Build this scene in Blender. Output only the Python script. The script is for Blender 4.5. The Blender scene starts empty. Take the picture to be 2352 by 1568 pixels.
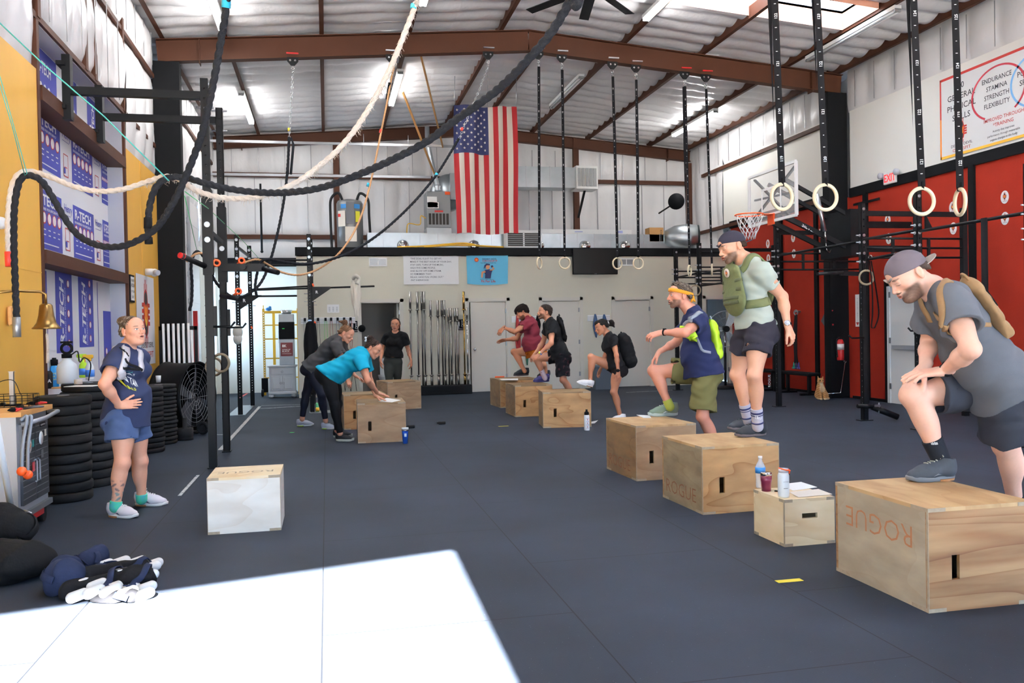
import bpy, bmesh, math, random
import numpy as np
from mathutils import Vector, Matrix, Euler
random.seed(7)
RNG = np.random.default_rng(5)
C = bpy.context.scene.collection
PI = math.pi
V = Vector
# ------------------------------------------------------------------ camera geometry
FOC = 1940.; TH = math.atan(425/1940); EYE = 1.41; ROLL = .0185
PITCH = math.atan((784-(765-ROLL*425))/FOC)
_f = np.array([math.sin(TH)*math.cos(PITCH), math.cos(TH)*math.cos(PITCH), -math.sin(PITCH)])
_r = np.array([math.cos(TH), -math.sin(TH), 0.])
_u = np.cross(_r, _f)
CR = math.cos(ROLL)*_r-math.sin(ROLL)*_u
CU = math.sin(ROLL)*_r+math.cos(ROLL)*_u
CO = np.array([0, 0, EYE])
def ray(px, py): return _f+CR*((px-1176)/FOC)+CU*((784-py)/FOC)
def P(px, py, X=None, Y=None, Z=None, D=None):
    """a photograph pixel as a point on a known plane of the room"""
    d = ray(px, py)
    t = X/d[0] if X is not None else Y/d[1] if Y is not None else (Z-EYE)/d[2] if Z is not None else D
    return Vector(CO+d*t)
def reach(a, px, py, L, s=-1):
    """the point seen at a pixel that lies a limb length L away from joint a (s=-1 nearer the camera, +1 farther)"""
    d = ray(px, py); q = CO-np.array(a)
    A = d@d; B = 2*d@q; Cc = q@q-L*L
    dis = B*B-4*A*Cc
    if dis < 0: t = -B/2/A
    else: t = (-B+s*math.sqrt(dis))/2/A
    return Vector(CO+d*t)
# ------------------------------------------------------------------ materials
def lin(c):
    if isinstance(c, str): c = [int(c[i:i+2], 16)/255 for i in (0, 2, 4)]
    return tuple((x/12.92 if x <= .04045 else ((x+.055)/1.055)**2.4) for x in c)+(1,)
MATS = {}
def mat(name, col, rough=.6, metal=0., var=0., vs=8., bump=0., bs=40., stretch=(1, 1, 1), spec=.5, emit=0., col2=None, attr=None, alpha=1., trans=0., detail=3, sheen=0., thr=None, sss=0.):
    m = bpy.data.materials.new(name); m.use_nodes = True; MATS[name] = m
    nt = m.node_tree; N = nt.nodes; L = nt.links
    b = N['Principled BSDF']; c = lin(col)
    b.inputs['Base Color'].default_value = c; b.inputs['Roughness'].default_value = rough; b.inputs['Metallic'].default_value = metal
    b.inputs['Specular IOR Level'].default_value = spec; b.inputs['Alpha'].default_value = alpha
    b.inputs['Transmission Weight'].default_value = trans
    if sheen: b.inputs['Sheen Weight'].default_value = sheen
    if sss:
        b.inputs['Subsurface Weight'].default_value = sss; b.inputs['Subsurface Radius'].default_value = (.02, .008, .005); b.inputs['Subsurface Scale'].default_value = .5
    if emit:
        b.inputs['Emission Color'].default_value = c; b.inputs['Emission Strength'].default_value = emit
    tc = mp = None
    if var or bump or col2:
        tc = N.new('ShaderNodeTexCoord'); mp = N.new('ShaderNodeMapping'); mp.inputs['Scale'].default_value = stretch
        L.new(tc.outputs['Object'], mp.inputs['Vector'])
    base = None
    if attr:
        a = N.new('ShaderNodeAttribute'); a.attribute_name = attr; base = a.outputs['Color']
    if var or col2:
        n = N.new('ShaderNodeTexNoise'); n.inputs['Scale'].default_value = vs; n.inputs['Detail'].default_value = detail
        L.new(mp.outputs[0], n.inputs['Vector'])
        mx = N.new('ShaderNodeMix'); mx.data_type = 'RGBA'
        fac = n.outputs['Fac']
        if thr:
            r = N.new('ShaderNodeMapRange'); r.inputs['From Min'].default_value = thr[0]; r.inputs['From Max'].default_value = thr[1]
            L.new(fac, r.inputs['Value']); fac = r.outputs[0]
        L.new(fac, mx.inputs[0])
        if base is not None:
            mx.blend_type = 'MULTIPLY'; mx.inputs[0].default_value = 1; nt.links.remove(mx.inputs[0].links[0])
            r = N.new('ShaderNodeMapRange'); r.inputs['To Min'].default_value = 1-var; r.inputs['To Max'].default_value = 1+var
            L.new(fac, r.inputs['Value']); L.new(base, mx.inputs[6]); L.new(r.outputs[0], mx.inputs[7])
        else:
            lo = lin(col2) if col2 else tuple(x*(1-var) for x in c[:3])+(1,)
            hi = c if col2 else tuple(min(1, x*(1+var)) for x in c[:3])+(1,)
            mx.inputs[6].default_value = lo; mx.inputs[7].default_value = hi
        base = mx.outputs[2]
    if base is not None: L.new(base, b.inputs['Base Color'])
    if bump:
        n2 = N.new('ShaderNodeTexNoise'); n2.inputs['Scale'].default_value = bs; n2.inputs['Detail'].default_value = 3
        L.new(mp.outputs[0], n2.inputs['Vector'])
        bp = N.new('ShaderNodeBump'); bp.inputs['Strength'].default_value = bump; bp.inputs['Distance'].default_value = .02
        L.new(n2.outputs['Fac'], bp.inputs['Height']); L.new(bp.outputs[0], b.inputs['Normal'])
    return m
def M(k): return MATS[k] if isinstance(k, str) else k
# ------------------------------------------------------------------ object bookkeeping
LOC = {}
def tag(o, label=None, cat=None, group=None, kind=None):
    if label: o['label'] = label
    if cat: o['category'] = cat
    if group: o['group'] = group
    if kind: o['kind'] = kind
    return o
def thing(name, label, cat, loc=(0, 0, 0), rz=0., group=None):
    o = bpy.data.objects.new(name, None); C.objects.link(o); o.empty_display_size = .05
    o.location = loc; o.rotation_euler = (0, 0, rz); LOC[o] = Vector(loc)
    return tag(o, label, cat, group)
def origin_of(o): return LOC.get(o, Vector((0, 0, 0)))
class MB:
    """collects shapes into one mesh"""
    def __init__(s): s.v = []; s.f = []; s.mi = []; s.sm = []
    def add(s, vs, fs, mi=0, smooth=False):
        n = len(s.v); s.v += [tuple(p) for p in vs]; s.f += [tuple(i+n for i in f) for f in fs]
        s.mi += [mi]*len(fs); s.sm += [smooth]*len(fs); return s
    def box(s, c, d, R=None, mi=0, bev=0.):
        x, y, z = d[0]/2, d[1]/2, d[2]/2
        if bev > 0:
            b = min(bev, x*.9, y*.9, z*.9); vs = []; fs = []
            for sx in (-1, 1):
                for sy in (-1, 1):
                    for sz in (-1, 1):
                        vs += [(sx*x, sy*(y-b), sz*(z-b)), (sx*(x-b), sy*y, sz*(z-b)), (sx*(x-b), sy*(y-b), sz*z)]
            id = lambda a, b_, c_, k: ((a > 0)*4+(b_ > 0)*2+(c_ > 0))*3+k
            for q in (-1, 1):
                fs += [(id(q, -1, -1, 0), id(q, 1, -1, 0), id(q, 1, 1, 0), id(q, -1, 1, 0)), (id(-1, q, -1, 1), id(1, q, -1, 1), id(1, q, 1, 1), id(-1, q, 1, 1)), (id(-1, -1, q, 2), id(1, -1, q, 2), id(1, 1, q, 2), id(-1, 1, q, 2))]
                for w in (-1, 1):
                    fs += [(id(q, w, -1, 0), id(q, w, 1, 0), id(q, w, 1, 1), id(q, w, -1, 1)), (id(q, -1, w, 0), id(q, 1, w, 0), id(q, 1, w, 2), id(q, -1, w, 2)), (id(-1, q, w, 1), id(1, q, w, 1), id(1, q, w, 2), id(-1, q, w, 2))]
                    for t in (-1, 1): fs.append((id(q, w, t, 0), id(q, w, t, 1), id(q, w, t, 2)))
        else:
            vs = [(a*x, b*y, c_*z) for a in (-1, 1) for b in (-1, 1) for c_ in (-1, 1)]
            fs = [(0, 1, 3, 2), (4, 6, 7, 5), (0, 4, 5, 1), (2, 3, 7, 6), (0, 2, 6, 4), (1, 5, 7, 3)]
        c = Vector(c)
        return s.add([c+(R @ Vector(p) if R else Vector(p)) for p in vs], fs, mi)
    def b2(s, lo, hi, mi=0, bev=0.):
        lo, hi = Vector(lo), Vector(hi); return s.box((lo+hi)/2, [abs(t) for t in (hi-lo)], mi=mi, bev=bev)
    def bar(s, a, b, w, d=None, up=(0, 0, 1), mi=0, bev=0.):
        a, b = Vector(a), Vector(b); d = d or w; t = (b-a); L = t.length; t.normalize()
        up = Vector(up); sd = t.cross(up)
        if sd.length < 1e-3: sd = t.cross(Vector((1, 0, 0)))
        sd.normalize(); u = sd.cross(t)
        return s.box((a+b)/2, (w, L, d), Matrix((sd, t, u)).transposed(), mi, bev)
    def tube(s, pts, r, n=8, cap=True, mi=0, flat=None, twist=None):
        pts = [Vector(p) for p in pts]; m = len(pts); rs = r if hasattr(r, '__len__') else [r]*m
        vs = []; prev = None
        for i, p in enumerate(pts):
            t = (pts[min(i+1, m-1)]-pts[max(i-1, 0)]).normalized()
            if prev is None:
                a = Vector((0, 0, 1)) if abs(t.z) < .9 else Vector((1, 0, 0)); u = t.cross(a).normalized()
            else: u = (prev-t*prev.dot(t)).normalized()
            prev = u; w = t.cross(u)
            for k in range(n):
                an = 2*PI*k/n
                ra = rs[i]*(twist(i, an) if twist else 1)
                vs.append(p+u*math.cos(an)*ra+w*math.sin(an)*ra*(flat or 1))
        fs = [(i*n+k, i*n+(k+1) % n, (i+1)*n+(k+1) % n, (i+1)*n+k) for i in range(m-1) for k in range(n)]
        s.add(vs, fs, mi, True)
        if cap: 
            b = len(s.v)-len(vs); s.f += [tuple(b+k for k in range(n))[::-1], tuple(b+(m-1)*n+k for k in range(n))]; s.mi += [mi]*2; s.sm += [False]*2
        return s
    def cyl(s, a, b, r, r2=None, n=16, mi=0): return s.tube([a, b], [r, r if r2 is None else r2], n, True, mi)
    def lathe(s, prof, c=(0, 0, 0), ax=(0, 0, 1), n=24, mi=0, smooth=True):
        ax = Vector(ax).normalized(); a = Vector((1, 0, 0)) if abs(ax.x) < .9 else Vector((0, 1, 0))
        u = ax.cross(a).normalized(); w = ax.cross(u); c = Vector(c); vs = []; m = len(prof)
        for r, h in prof:
            for k in range(n):
                an = 2*PI*k/n; vs.append(c+ax*h+(u*math.cos(an)+w*math.sin(an))*max(r, 1e-5))
        fs = [(i*n+k, i*n+(k+1) % n, (i+1)*n+(k+1) % n, (i+1)*n+k) for i in range(m-1) for k in range(n)]
        s.add(vs, fs, mi, smooth)
        b = len(s.v)-len(vs); s.f += [tuple(b+k for k in range(n))[::-1], tuple(b+(m-1)*n+k for k in range(n))]; s.mi += [mi]*2; s.sm += [False]*2
        return s
    def sph(s, c, r, n=14, mi=0, R=None):
        rr = r if hasattr(r, '__len__') else (r, r, r); vs = []; c = Vector(c); m = max(4, n//2)
        for i in range(m+1):
            th = PI*i/m
            for k in range(n):
                an = 2*PI*k/n; p = Vector((rr[0]*math.sin(th)*math.cos(an), rr[1]*math.sin(th)*math.sin(an), rr[2]*math.cos(th)))
                vs.append(c+(R @ p if R else p))
        fs = [(i*n+k, (i+1)*n+k, (i+1)*n+(k+1) % n, i*n+(k+1) % n) for i in range(m) for k in range(n)]
        return s.add(vs, fs, mi, True)
    def torus(s, c, R, r, ax=(0, 0, 1), n=36, k=10, mi=0):
        ax = Vector(ax).normalized(); a = Vector((0, 0, 1)) if abs(ax.z) < .9 else Vector((1, 0, 0))
        u = ax.cross(a).normalized(); w = ax.cross(u); c = Vector(c); vs = []
        for i in range(n):
            t = 2*PI*i/n; d = u*math.cos(t)+w*math.sin(t)
            for j in range(k):
                q = 2*PI*j/k; vs.append(c+d*(R+r*math.cos(q))+ax*r*math.sin(q))
        fs = [(i*k+j, i*k+(j+1) % k, ((i+1) % n)*k+(j+1) % k, ((i+1) % n)*k+j) for i in range(n) for j in range(k)]
        return s.add(vs, fs, mi, True)
    def poly(s, pts, th, n=None, mi=0):
        """flat outline given a thickness th along its normal"""
        pts = [Vector(p) for p in pts]; m = len(pts)
        if n is None: n = (pts[1]-pts[0]).cross(pts[2]-pts[1])
        n = Vector(n).normalized()*th
        vs = pts+[p+n for p in pts]
        fs = [tuple(range(m))[::-1], tuple(range(m, 2*m))]+[(i, (i+1) % m, m+(i+1) % m, m+i) for i in range(m)]
        return s.add(vs, fs, mi)
    def grid(s, fn, nu, nv, mi=0, smooth=True):
        vs = [fn(i/nu, j/nv) for i in range(nu+1) for j in range(nv+1)]
        fs = [(i*(nv+1)+j, (i+1)*(nv+1)+j, (i+1)*(nv+1)+j+1, i*(nv+1)+j+1) for i in range(nu) for j in range(nv)]
        return s.add(vs, fs, mi, smooth)
    def text(s, body, o, rt, up, size, mi=0, th=.001, align='LEFT', shear=0., sx=1., bold=0.):
        """lettering lying in the plane of rt and up, its baseline starting at o"""
        o, rt, up = Vector(o), Vector(rt).normalized(), Vector(up).normalized(); nn = rt.cross(up)
        vs, fs = glyphs(body, align, shear, bold)
        return s.add([o+rt*p[0]*size*sx+up*p[1]*size+nn*th for p in vs], fs, mi)
    def build(s, name, m, parent=None, world=True, auto=True):
        me = bpy.data.meshes.new(name)
        og = origin_of(parent) if (parent and world) else Vector((0, 0, 0))
        vs = np.array([tuple(p) for p in s.v], float)
        loc = None
        if parent is None and world and len(vs):
            lo, hi = vs.min(0), vs.max(0); loc = Vector(((lo[0]+hi[0])/2, (lo[1]+hi[1])/2, lo[2])); og = loc
        if len(vs): vs = vs-np.array(og)
        me.from_pydata(vs.tolist(), [], s.f); 
        for q in (m if isinstance(m, (list, tuple)) else [m]): me.materials.append(M(q))
        me.polygons.foreach_set('material_index', s.mi); me.polygons.foreach_set('use_smooth', s.sm)
        me.update(); me.validate()
        o = bpy.data.objects.new(name, me); C.objects.link(o)
        if parent: o.parent = parent; LOC[o] = origin_of(parent)
        elif loc is not None: o.location = loc; LOC[o] = loc
        return o
GL = {}
def glyphs(body, align='LEFT', shear=0., bold=0.):
    k = (body, align, shear, bold)
    if k not in GL:
        cu = bpy.data.curves.new('t', 'FONT'); cu.body = body; cu.size = 1; cu.align_x = align; cu.shear = shear; cu.offset = bold; cu.resolution_u = 2
        ob = bpy.data.objects.new('t', cu); me = bpy.data.meshes.new_from_object(ob)
        GL[k] = ([tuple(v.co) for v in me.vertices], [tuple(p.vertices) for p in me.polygons])
        bpy.data.objects.remove(ob); bpy.data.curves.remove(cu); bpy.data.meshes.remove(me)
    return GL[k]
def copy_tree(o, parent=None, loc=None, rz=None, label=None, group=None):
    c = o.copy(); C.objects.link(c); c.parent = parent
    if loc is not None: c.location = loc
    if rz is not None: c.rotation_euler = (0, 0, rz)
    if label: c['label'] = label
    if group: c['group'] = group
    LOC[c] = Vector(c.location) if parent is None else LOC.get(parent, Vector())
    for ch in [x for x in C.objects if x.parent == o]: copy_tree(ch, c)
    return c
def struct(mb, name, m, parent=None):
    o = mb.build(name, m, parent)
    if parent is None: o['kind'] = 'structure'
    return o
def single(mb, name, m, label, cat, group=None, kind=None): return tag(mb.build(name, m), label, cat, group, kind)
def spline(pts, n=12):
    """Catmull-Rom curve through points"""
    pts = [Vector(p) for p in pts]; q = [pts[0]*2-pts[1]]+pts+[pts[-1]*2-pts[-2]]; out = []
    for i in range(1, len(q)-2):
        for k in range(n):
            t = k/n; a, b, c, d = q[i-1], q[i], q[i+1], q[i+2]
            out.append(.5*((2*b)+(c-a)*t+(2*a-5*b+4*c-d)*t*t+(3*b-a-3*c+d)*t**3))
    return out+[pts[-1]]
# ------------------------------------------------------------------ colours
mat('brown steel', '47291c', .6, spec=.2, var=.15, vs=3, bump=.05)
mat('black steel', '121316', .5, var=.2, vs=6, spec=.16)
mat('black paint', '101114', .65, var=.15, vs=3, spec=.1)
mat('black rubber', '191a1d', .75, var=.25, vs=30, spec=.25)
mat('black fabric', '141417', .95, var=.15, vs=30, spec=.15)
mat('yellow plywood', 'dba744', .55, var=.12, vs=2.5, stretch=(1, 1, .25), bump=.03)
mat('red wall', '94281a', .8, var=.1, vs=3, bump=.12, bs=60, spec=.15)
mat('white panel', 'eeece4', .6, var=.02, vs=2)
mat('mezzanine wall', 'd2cebc', .8, var=.02, vs=3, bump=.02)
mat('bright wall', 'efeee6', .8, var=.02)
mat('door paint', 'd0cbbe', .5)
mat('white paint', 'e8e8e6', .5)
mat('grey metal', '8a8c8e', .4, .6, var=.1)
mat('zinc', 'b9bcc0', .3, .9, var=.12, vs=6)
mat('duct metal', 'b4bbbf', .35, .85, var=.2, vs=4, bump=.05, bs=5)
mat('chrome', 'c8c8c8', .15, 1.)
mat('bar steel', '9c9a95', .28, .95, var=.35, vs=9)
mat('dark bar steel', '7c7a78', .3, .9, var=.4, vs=9)
mat('brass', 'b08a4a', .25, .95, var=.15, vs=12)
mat('bronze', '7d6238', .3, .9, var=.2, vs=9)
mat('orange', 'f0591e', .45)
mat('red plastic', 'b51a1c', .4)
mat('cyan tape', '37b4d6', .5)
mat('red tape', 'd83a30', .5)
mat('yellow tape', 'e2cf3a', .6)
mat('green tape', '3fd05a', .6)
mat('white tape', 'b9bab8', .7, col2='6f7173', vs=18, thr=(.35, .5))
mat('label white', 'f0efec', .6)
mat('label black', '26262a', .6)
mat('label red', 'b3261f', .6)
mat('label blue', '2f7cbc', .6)
mat('label yellow', 'dcd83a', .6)
mat('logo orange', 'e2842c', .6)
mat('logo yellow', 'f0b83c', .6)
mat('foam board white', 'e6e6ea', .6)
mat('foam board blue', '3a3f9a', .6, var=.05)
mat('ring wood', 'd8c8a6', .45, var=.1, vs=6, stretch=(1, 1, 1))
mat('old ring wood', '8f8068', .5, var=.1)
mat('cream rope', 'dccfc2', .95, var=.08, vs=60, bump=.5, bs=150)
mat('black rope', '1c1e24', .85, spec=.2, var=.25, vs=50, bump=.4, bs=120)
mat('tan rope', 'b98f68', .9, var=.15, vs=60)
mat('teal cord', '3f9a94', .7)
mat('green cord', '6cc48a', .7)
mat('cardboard', 'b98d58', .8, var=.05)
mat('paper', 'e9e9e6', .8)
mat('glass', 'ffffff', .03, alpha=.18, spec=.6)
mat('tv black', '050506', .3, spec=.2)
mat('pale grey furniture', 'c6c9cb', .55, var=.03)
mat('scaffold yellow', 'e0ad2c', .5)
mat('wood top', 'c99558', .5, var=.15, vs=3, stretch=(1, 12, 12))
mat('silver paint', 'b4b8c0', .35, .5)
mat('dark grey metal', '4a4c52', .4, .5, var=.1)
mat('insulation', 'dedcdc', .32, var=.03, vs=1.5, bump=.5, bs=7, stretch=(1, 1, .6))
mat('seam tape', '9c9c9e', .35, .4)
mat('flag red', '9c141e', .8)
mat('flag white', 'd8d0c4', .8)
mat('flag blue', '262c58', .8)
mat('banner cyan', '62b8dc', .7)
mat('skylight', 'f6f8fa', .5)
mat('tube light', 'ffffff', .4, emit=75)
mat('exit red', 'd8262a', .5, emit=1.2)
mat('blue bottle', '1f86c4', .35)
mat('blue tumbler', '2158c0', .3)
mat('maroon tumbler', '6d1f3c', .3)
mat('clear plastic', 'eef4f8', .08, alpha=.35)
mat('frosted plastic', 'e8eef0', .35, alpha=.85)
mat('lime', 'b7e02c', .5)
mat('grey plastic', '7d8590', .5)
mat('bin blue', '48535e', .6)
mat('resistance red', '9a1f24', .6)
mat('resistance blue', '20456e', .6)
mat('resistance green', '1d5a44', .6)
mat('white vinyl', 'e9e9e7', .5)
mat('dark interior', '3a3734', .9)
def wood(name, a, b, dark=.5, ring=9., ax='X'):
    """plywood: long wandering grain lines over a mottled ground"""
    m = bpy.data.materials.new(name); m.use_nodes = True; MATS[name] = m
    nt = m.node_tree; N = nt.nodes; L = nt.links; p = N['Principled BSDF']; p.inputs['Roughness'].default_value = .6
    tc = N.new('ShaderNodeTexCoord'); mp = N.new('ShaderNodeMapping'); mp.inputs['Scale'].default_value = (.55, .55, 1.6) if ax == 'X' else (.22, .5, 1.9) if ax == 'N' else (1.6, .55, .5)
    L.new(tc.outputs['Object'], mp.inputs['Vector'])
    oi = N.new('ShaderNodeObjectInfo'); ad = N.new('ShaderNodeVectorMath'); ad.operation = 'ADD'; sc = N.new('ShaderNodeVectorMath'); sc.operation = 'SCALE'; sc.inputs['Scale'].default_value = 1
    cb = N.new('ShaderNodeCombineXYZ'); ml = N.new('ShaderNodeMath'); ml.operation = 'MULTIPLY'; ml.inputs[1].default_value = 37
    L.new(oi.outputs['Random'], ml.inputs[0]); L.new(ml.outputs[0], cb.inputs[0]); L.new(ml.outputs[0], cb.inputs[2]); L.new(mp.outputs[0], ad.inputs[0]); L.new(cb.outputs[0], ad.inputs[1])
    n = N.new('ShaderNodeTexNoise'); n.inputs['Scale'].default_value = 2.2; n.inputs['Detail'].default_value = 1.5; n.inputs['Distortion'].default_value = .4
    L.new(ad.outputs[0], n.inputs['Vector'])
    mu = N.new('ShaderNodeMath'); mu.operation = 'MULTIPLY'; mu.inputs[1].default_value = ring; L.new(n.outputs['Fac'], mu.inputs[0])
    fr = N.new('ShaderNodeMath'); fr.operation = 'FRACT'; L.new(mu.outputs[0], fr.inputs[0])
    pw = N.new('ShaderNodeMath'); pw.operation = 'POWER'; pw.inputs[1].default_value = 5; L.new(fr.outputs[0], pw.inputs[0])
    n2 = N.new('ShaderNodeTexNoise'); n2.inputs['Scale'].default_value = 5; n2.inputs['Detail'].default_value = 5; L.new(ad.outputs[0], n2.inputs['Vector'])
    n3 = N.new('ShaderNodeTexNoise'); n3.inputs['Scale'].default_value = 60; n3.inputs['Detail'].default_value = 2; L.new(ad.outputs[0], n3.inputs['Vector'])
    r2 = N.new('ShaderNodeMapRange'); r2.inputs['From Min'].default_value = .35; r2.inputs['From Max'].default_value = .7; L.new(n2.outputs['Fac'], r2.inputs[0])
    m1 = N.new('ShaderNodeMix'); m1.data_type = 'RGBA'; m1.inputs[6].default_value = lin(a); m1.inputs[7].default_value = lin(b); L.new(r2.outputs[0], m1.inputs[0])
    m2 = N.new('ShaderNodeMix'); m2.data_type = 'RGBA'; m2.blend_type = 'MULTIPLY'; m2.inputs[7].default_value = (.62, .42, .26, 1)
    mm = N.new('ShaderNodeMath'); mm.operation = 'MULTIPLY'; mm.inputs[1].default_value = dark; L.new(pw.outputs[0], mm.inputs[0]); L.new(mm.outputs[0], m2.inputs[0]); L.new(m1.outputs[2], m2.inputs[6])
    m3 = N.new('ShaderNodeMix'); m3.data_type = 'RGBA'; m3.blend_type = 'MULTIPLY'; m3.inputs[0].default_value = .35; L.new(m2.outputs[2], m3.inputs[6]); L.new(n3.outputs['Color'], m3.inputs[7])
    L.new(m2.outputs[2], p.inputs['Base Color'])
    bp = N.new('ShaderNodeBump'); bp.inputs['Strength'].default_value = .08; L.new(n3.outputs['Fac'], bp.inputs['Height']); L.new(bp.outputs[0], p.inputs['Normal'])
    return m
wood('ply near side', '978b78', 'b0a48e', .15, 5)
wood('ply near front', '85603c', 'ad8960', .85, 9, 'N')
wood('ply top', 'a5845a', 'bb9c70', .3, 6, 'Y')
wood('ply light', 'd6bf96', 'e2d2b2', .35, 5)
wood('ply side worn', '776a52', '9c8d70', .3, 7)
wood('ply front', '9a754a', 'b88f5e', .75, 8)
wood('ply front grey', '8a7054', 'a68a6a', .4, 6)
wood('ply dark', '6f5a40', '92744c', .6, 7)
wood('ply white', 'cbc5bb', 'dcd8d0', .18, 6)
mat('ply edge', '9a8c78', .8, var=.3, vs=40)
mat('slot dark', '0c0a09', .9)
mat('stencil brown', '7c5238', .8, var=.2, vs=30)
mat('stencil orange', 'a8704c', .8, var=.2, vs=30)
# rubber floor: flecked mats with butt joints
def floor_mat():
    m = bpy.data.materials.new('rubber mats'); m.use_nodes = True; MATS['rubber mats'] = m
    nt = m.node_tree; N = nt.nodes; L = nt.links; p = N['Principled BSDF']
    p.inputs['Roughness'].default_value = .62; p.inputs['Specular IOR Level'].default_value = .14
    g = N.new('ShaderNodeNewGeometry'); sp = N.new('ShaderNodeSeparateXYZ'); L.new(g.outputs['Position'], sp.inputs[0])
    def mth(op, a, b=None):
        n = N.new('ShaderNodeMath'); n.operation = op
        for i, q in enumerate((a, b)):
            if q is None: continue
            if isinstance(q, (int, float)): n.inputs[i].default_value = q
            else: L.new(q, n.inputs[i])
        return n.outputs[0]
    def line(co, off, per, w):
        a = mth('ADD', co, off); b = mth('FRACT', mth('DIVIDE', a, per)); c = mth('ABSOLUTE', mth('SUBTRACT', b, .5)); return mth('GREATER_THAN', c, .5-w/per)
    sx = line(sp.outputs[0], 1.27+.0, 1.22, .0035)
    row = mth('FLOOR', mth('DIVIDE', mth('ADD', sp.outputs[0], 1.27), 1.22))
    yy = mth('ADD', sp.outputs[1], mth('MULTIPLY', row, .915))
    sy = line(yy, .55, 1.83, .003)
    seam = mth('MAXIMUM', sx, sy)
    n = N.new('ShaderNodeTexNoise'); n.inputs['Scale'].default_value = .8; n.inputs['Detail'].default_value = 5; L.new(g.outputs['Position'], n.inputs['Vector'])
    v = N.new('ShaderNodeTexVoronoi'); v.inputs['Scale'].default_value = 26; L.new(g.outputs['Position'], v.inputs['Vector'])
    fl = mth('LESS_THAN', v.outputs['Distance'], .045)
    n4 = N.new('ShaderNodeTexNoise'); n4.inputs['Scale'].default_value = 180; L.new(g.outputs['Position'], n4.inputs['Vector'])
    m1 = N.new('ShaderNodeMix'); m1.data_type = 'RGBA'; m1.inputs[6].default_value = lin('20262f'); m1.inputs[7].default_value = lin('2d3543')
    r = N.new('ShaderNodeMapRange'); r.inputs['From Min'].default_value = .3; r.inputs['From Max'].default_value = .75; L.new(n.outputs['Fac'], r.inputs[0]); L.new(r.outputs[0], m1.inputs[0])
    m2 = N.new('ShaderNodeMix'); m2.data_type = 'RGBA'; m2.inputs[7].default_value = lin('6c6f74'); L.new(mth('MULTIPLY', fl, .6), m2.inputs[0]); L.new(m1.outputs[2], m2.inputs[6])
    m3 = N.new('ShaderNodeMix'); m3.data_type = 'RGBA'; m3.inputs[7].default_value = lin('0b0c0f'); L.new(mth('MULTIPLY', seam, .85), m3.inputs[0]); L.new(m2.outputs[2], m3.inputs[6])
    L.new(m3.outputs[2], p.inputs['Base Color'])
    bp = N.new('ShaderNodeBump'); bp.inputs['Strength'].default_value = .15; bp.inputs['Distance'].default_value = .004
    L.new(n4.outputs['Fac'], bp.inputs['Height']); L.new(bp.outputs[0], p.inputs['Normal'])
floor_mat()
# ------------------------------------------------------------------ the hall
XL, XR, YB, YF, XM = -2.6, 9.7, 21.4, -1.3, 3.55
def zrt(x): return 6.12+.5*(1-abs(x-XM)/6.15)      # top of rafters / underside of purlins
fl = MB(); fl.b2((XL-.4, YF-.2, -.12), (XR+.2, YB+.5, 0)); o = struct(fl, 'floor', 'rubber mats')
def wob(a, b): return math.sin(a*3.1+1.3*math.sin(b*1.7))*.5+math.sin(b*5.3+2*math.sin(a*2.3))*.3+math.sin(a*11+b*7)*.2
SKY = [(5.2, 8.45, 11.6, 12.55), (-1.3, 2.2, 8.4, 9.6), (5.2, 8.45, 7.8, 9.0), (-1.3, 2.2, 4.2, 5.4), (5.2, 8.45, 3.6, 4.8)]  # first one is real; the rest are added out of view for more daylight
def cells(y0, y1):
    """the roof area left over round the skylights"""
    for a, b in ((XL-.4, -1.3), (2.2, XM), (XM, 5.2), (8.45, XR+.4)): yield a, b, y0, y1
    for a, b in ((-1.3, 2.2), (5.2, 8.45)):
        ys = sorted([s[2:] for s in SKY if s[0] == a]); y = y0
        for p, q in ys: yield a, b, y, p; y = q
        yield a, b, y, y1
def roofgrid(x0, x1, y0, y1):
    nx = max(2, int((x1-x0)/.11)); ny = max(2, int((y1-y0)/.055))
    def fn(i, j):
        x = x0+(x1-x0)*i; y = y0+(y1-y0)*j
        ph = y/.43; r = abs(math.sin(PI*ph))**.6
        return (x, y, zrt(x)+.16-.085*r+.022*wob(x*1.3+math.floor(ph)*7.7, y)+.006*math.sin(x*23+math.floor(ph)*3))
    return fn, nx, ny
ce = MB(); rf = MB()
for a, b, c, d in cells(YF-.1, YB+.1):
    fn, nx, ny = roofgrid(a, b, c, d); ce.grid(fn, nx, ny); z = lambda x: zrt(x)+.32
    rf.poly([(a, c, z(a)), (b, c, z(b)), (b, d, z(b)), (a, d, z(a))], .05, (0, 0, 1))
struct(ce, 'ceiling', 'insulation'); struct(rf, 'ceiling_roof_sheet', 'white paint'); mat('salmon foam', 'd6a088', .8, var=.1)
nt = MATS['skylight'].node_tree; tl = nt.nodes.new('ShaderNodeBsdfTranslucent'); tl.inputs[0].default_value = (.5, .52, .55, 1)
nt.links.new(tl.outputs[0], nt.nodes['Material Output'].inputs['Surface'])
for i, (x0, x1, y0, y1) in enumerate(SKY):  # windows after the first are added, unseen skylights that brighten the hall
    sk = MB(); zz = lambda x: zrt(x)+.37; sk.poly([(x0, y0, zz(x0)), (x1, y0, zz(x1)), (x1, y1, zz(x1)), (x0, y1, zz(x0))], .01, (0, 0, 1)); o = struct(sk, f'window_{11+i}', 'skylight')
    wl = MB()
    for (p, q) in (((x0, y0), (x1, y0)), ((x1, y0), (x1, y1)), ((x1, y1), (x0, y1)), ((x0, y1), (x0, y0))): wl.add([(p[0], p[1], zrt(p[0])+.05), (q[0], q[1], zrt(q[0])+.05), (q[0], q[1], zrt(q[0])+.36), (p[0], p[1], zrt(p[0])+.36)], [(0, 1, 2, 3)])
    wl.build('window_reveal', 'salmon foam', o)
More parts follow.
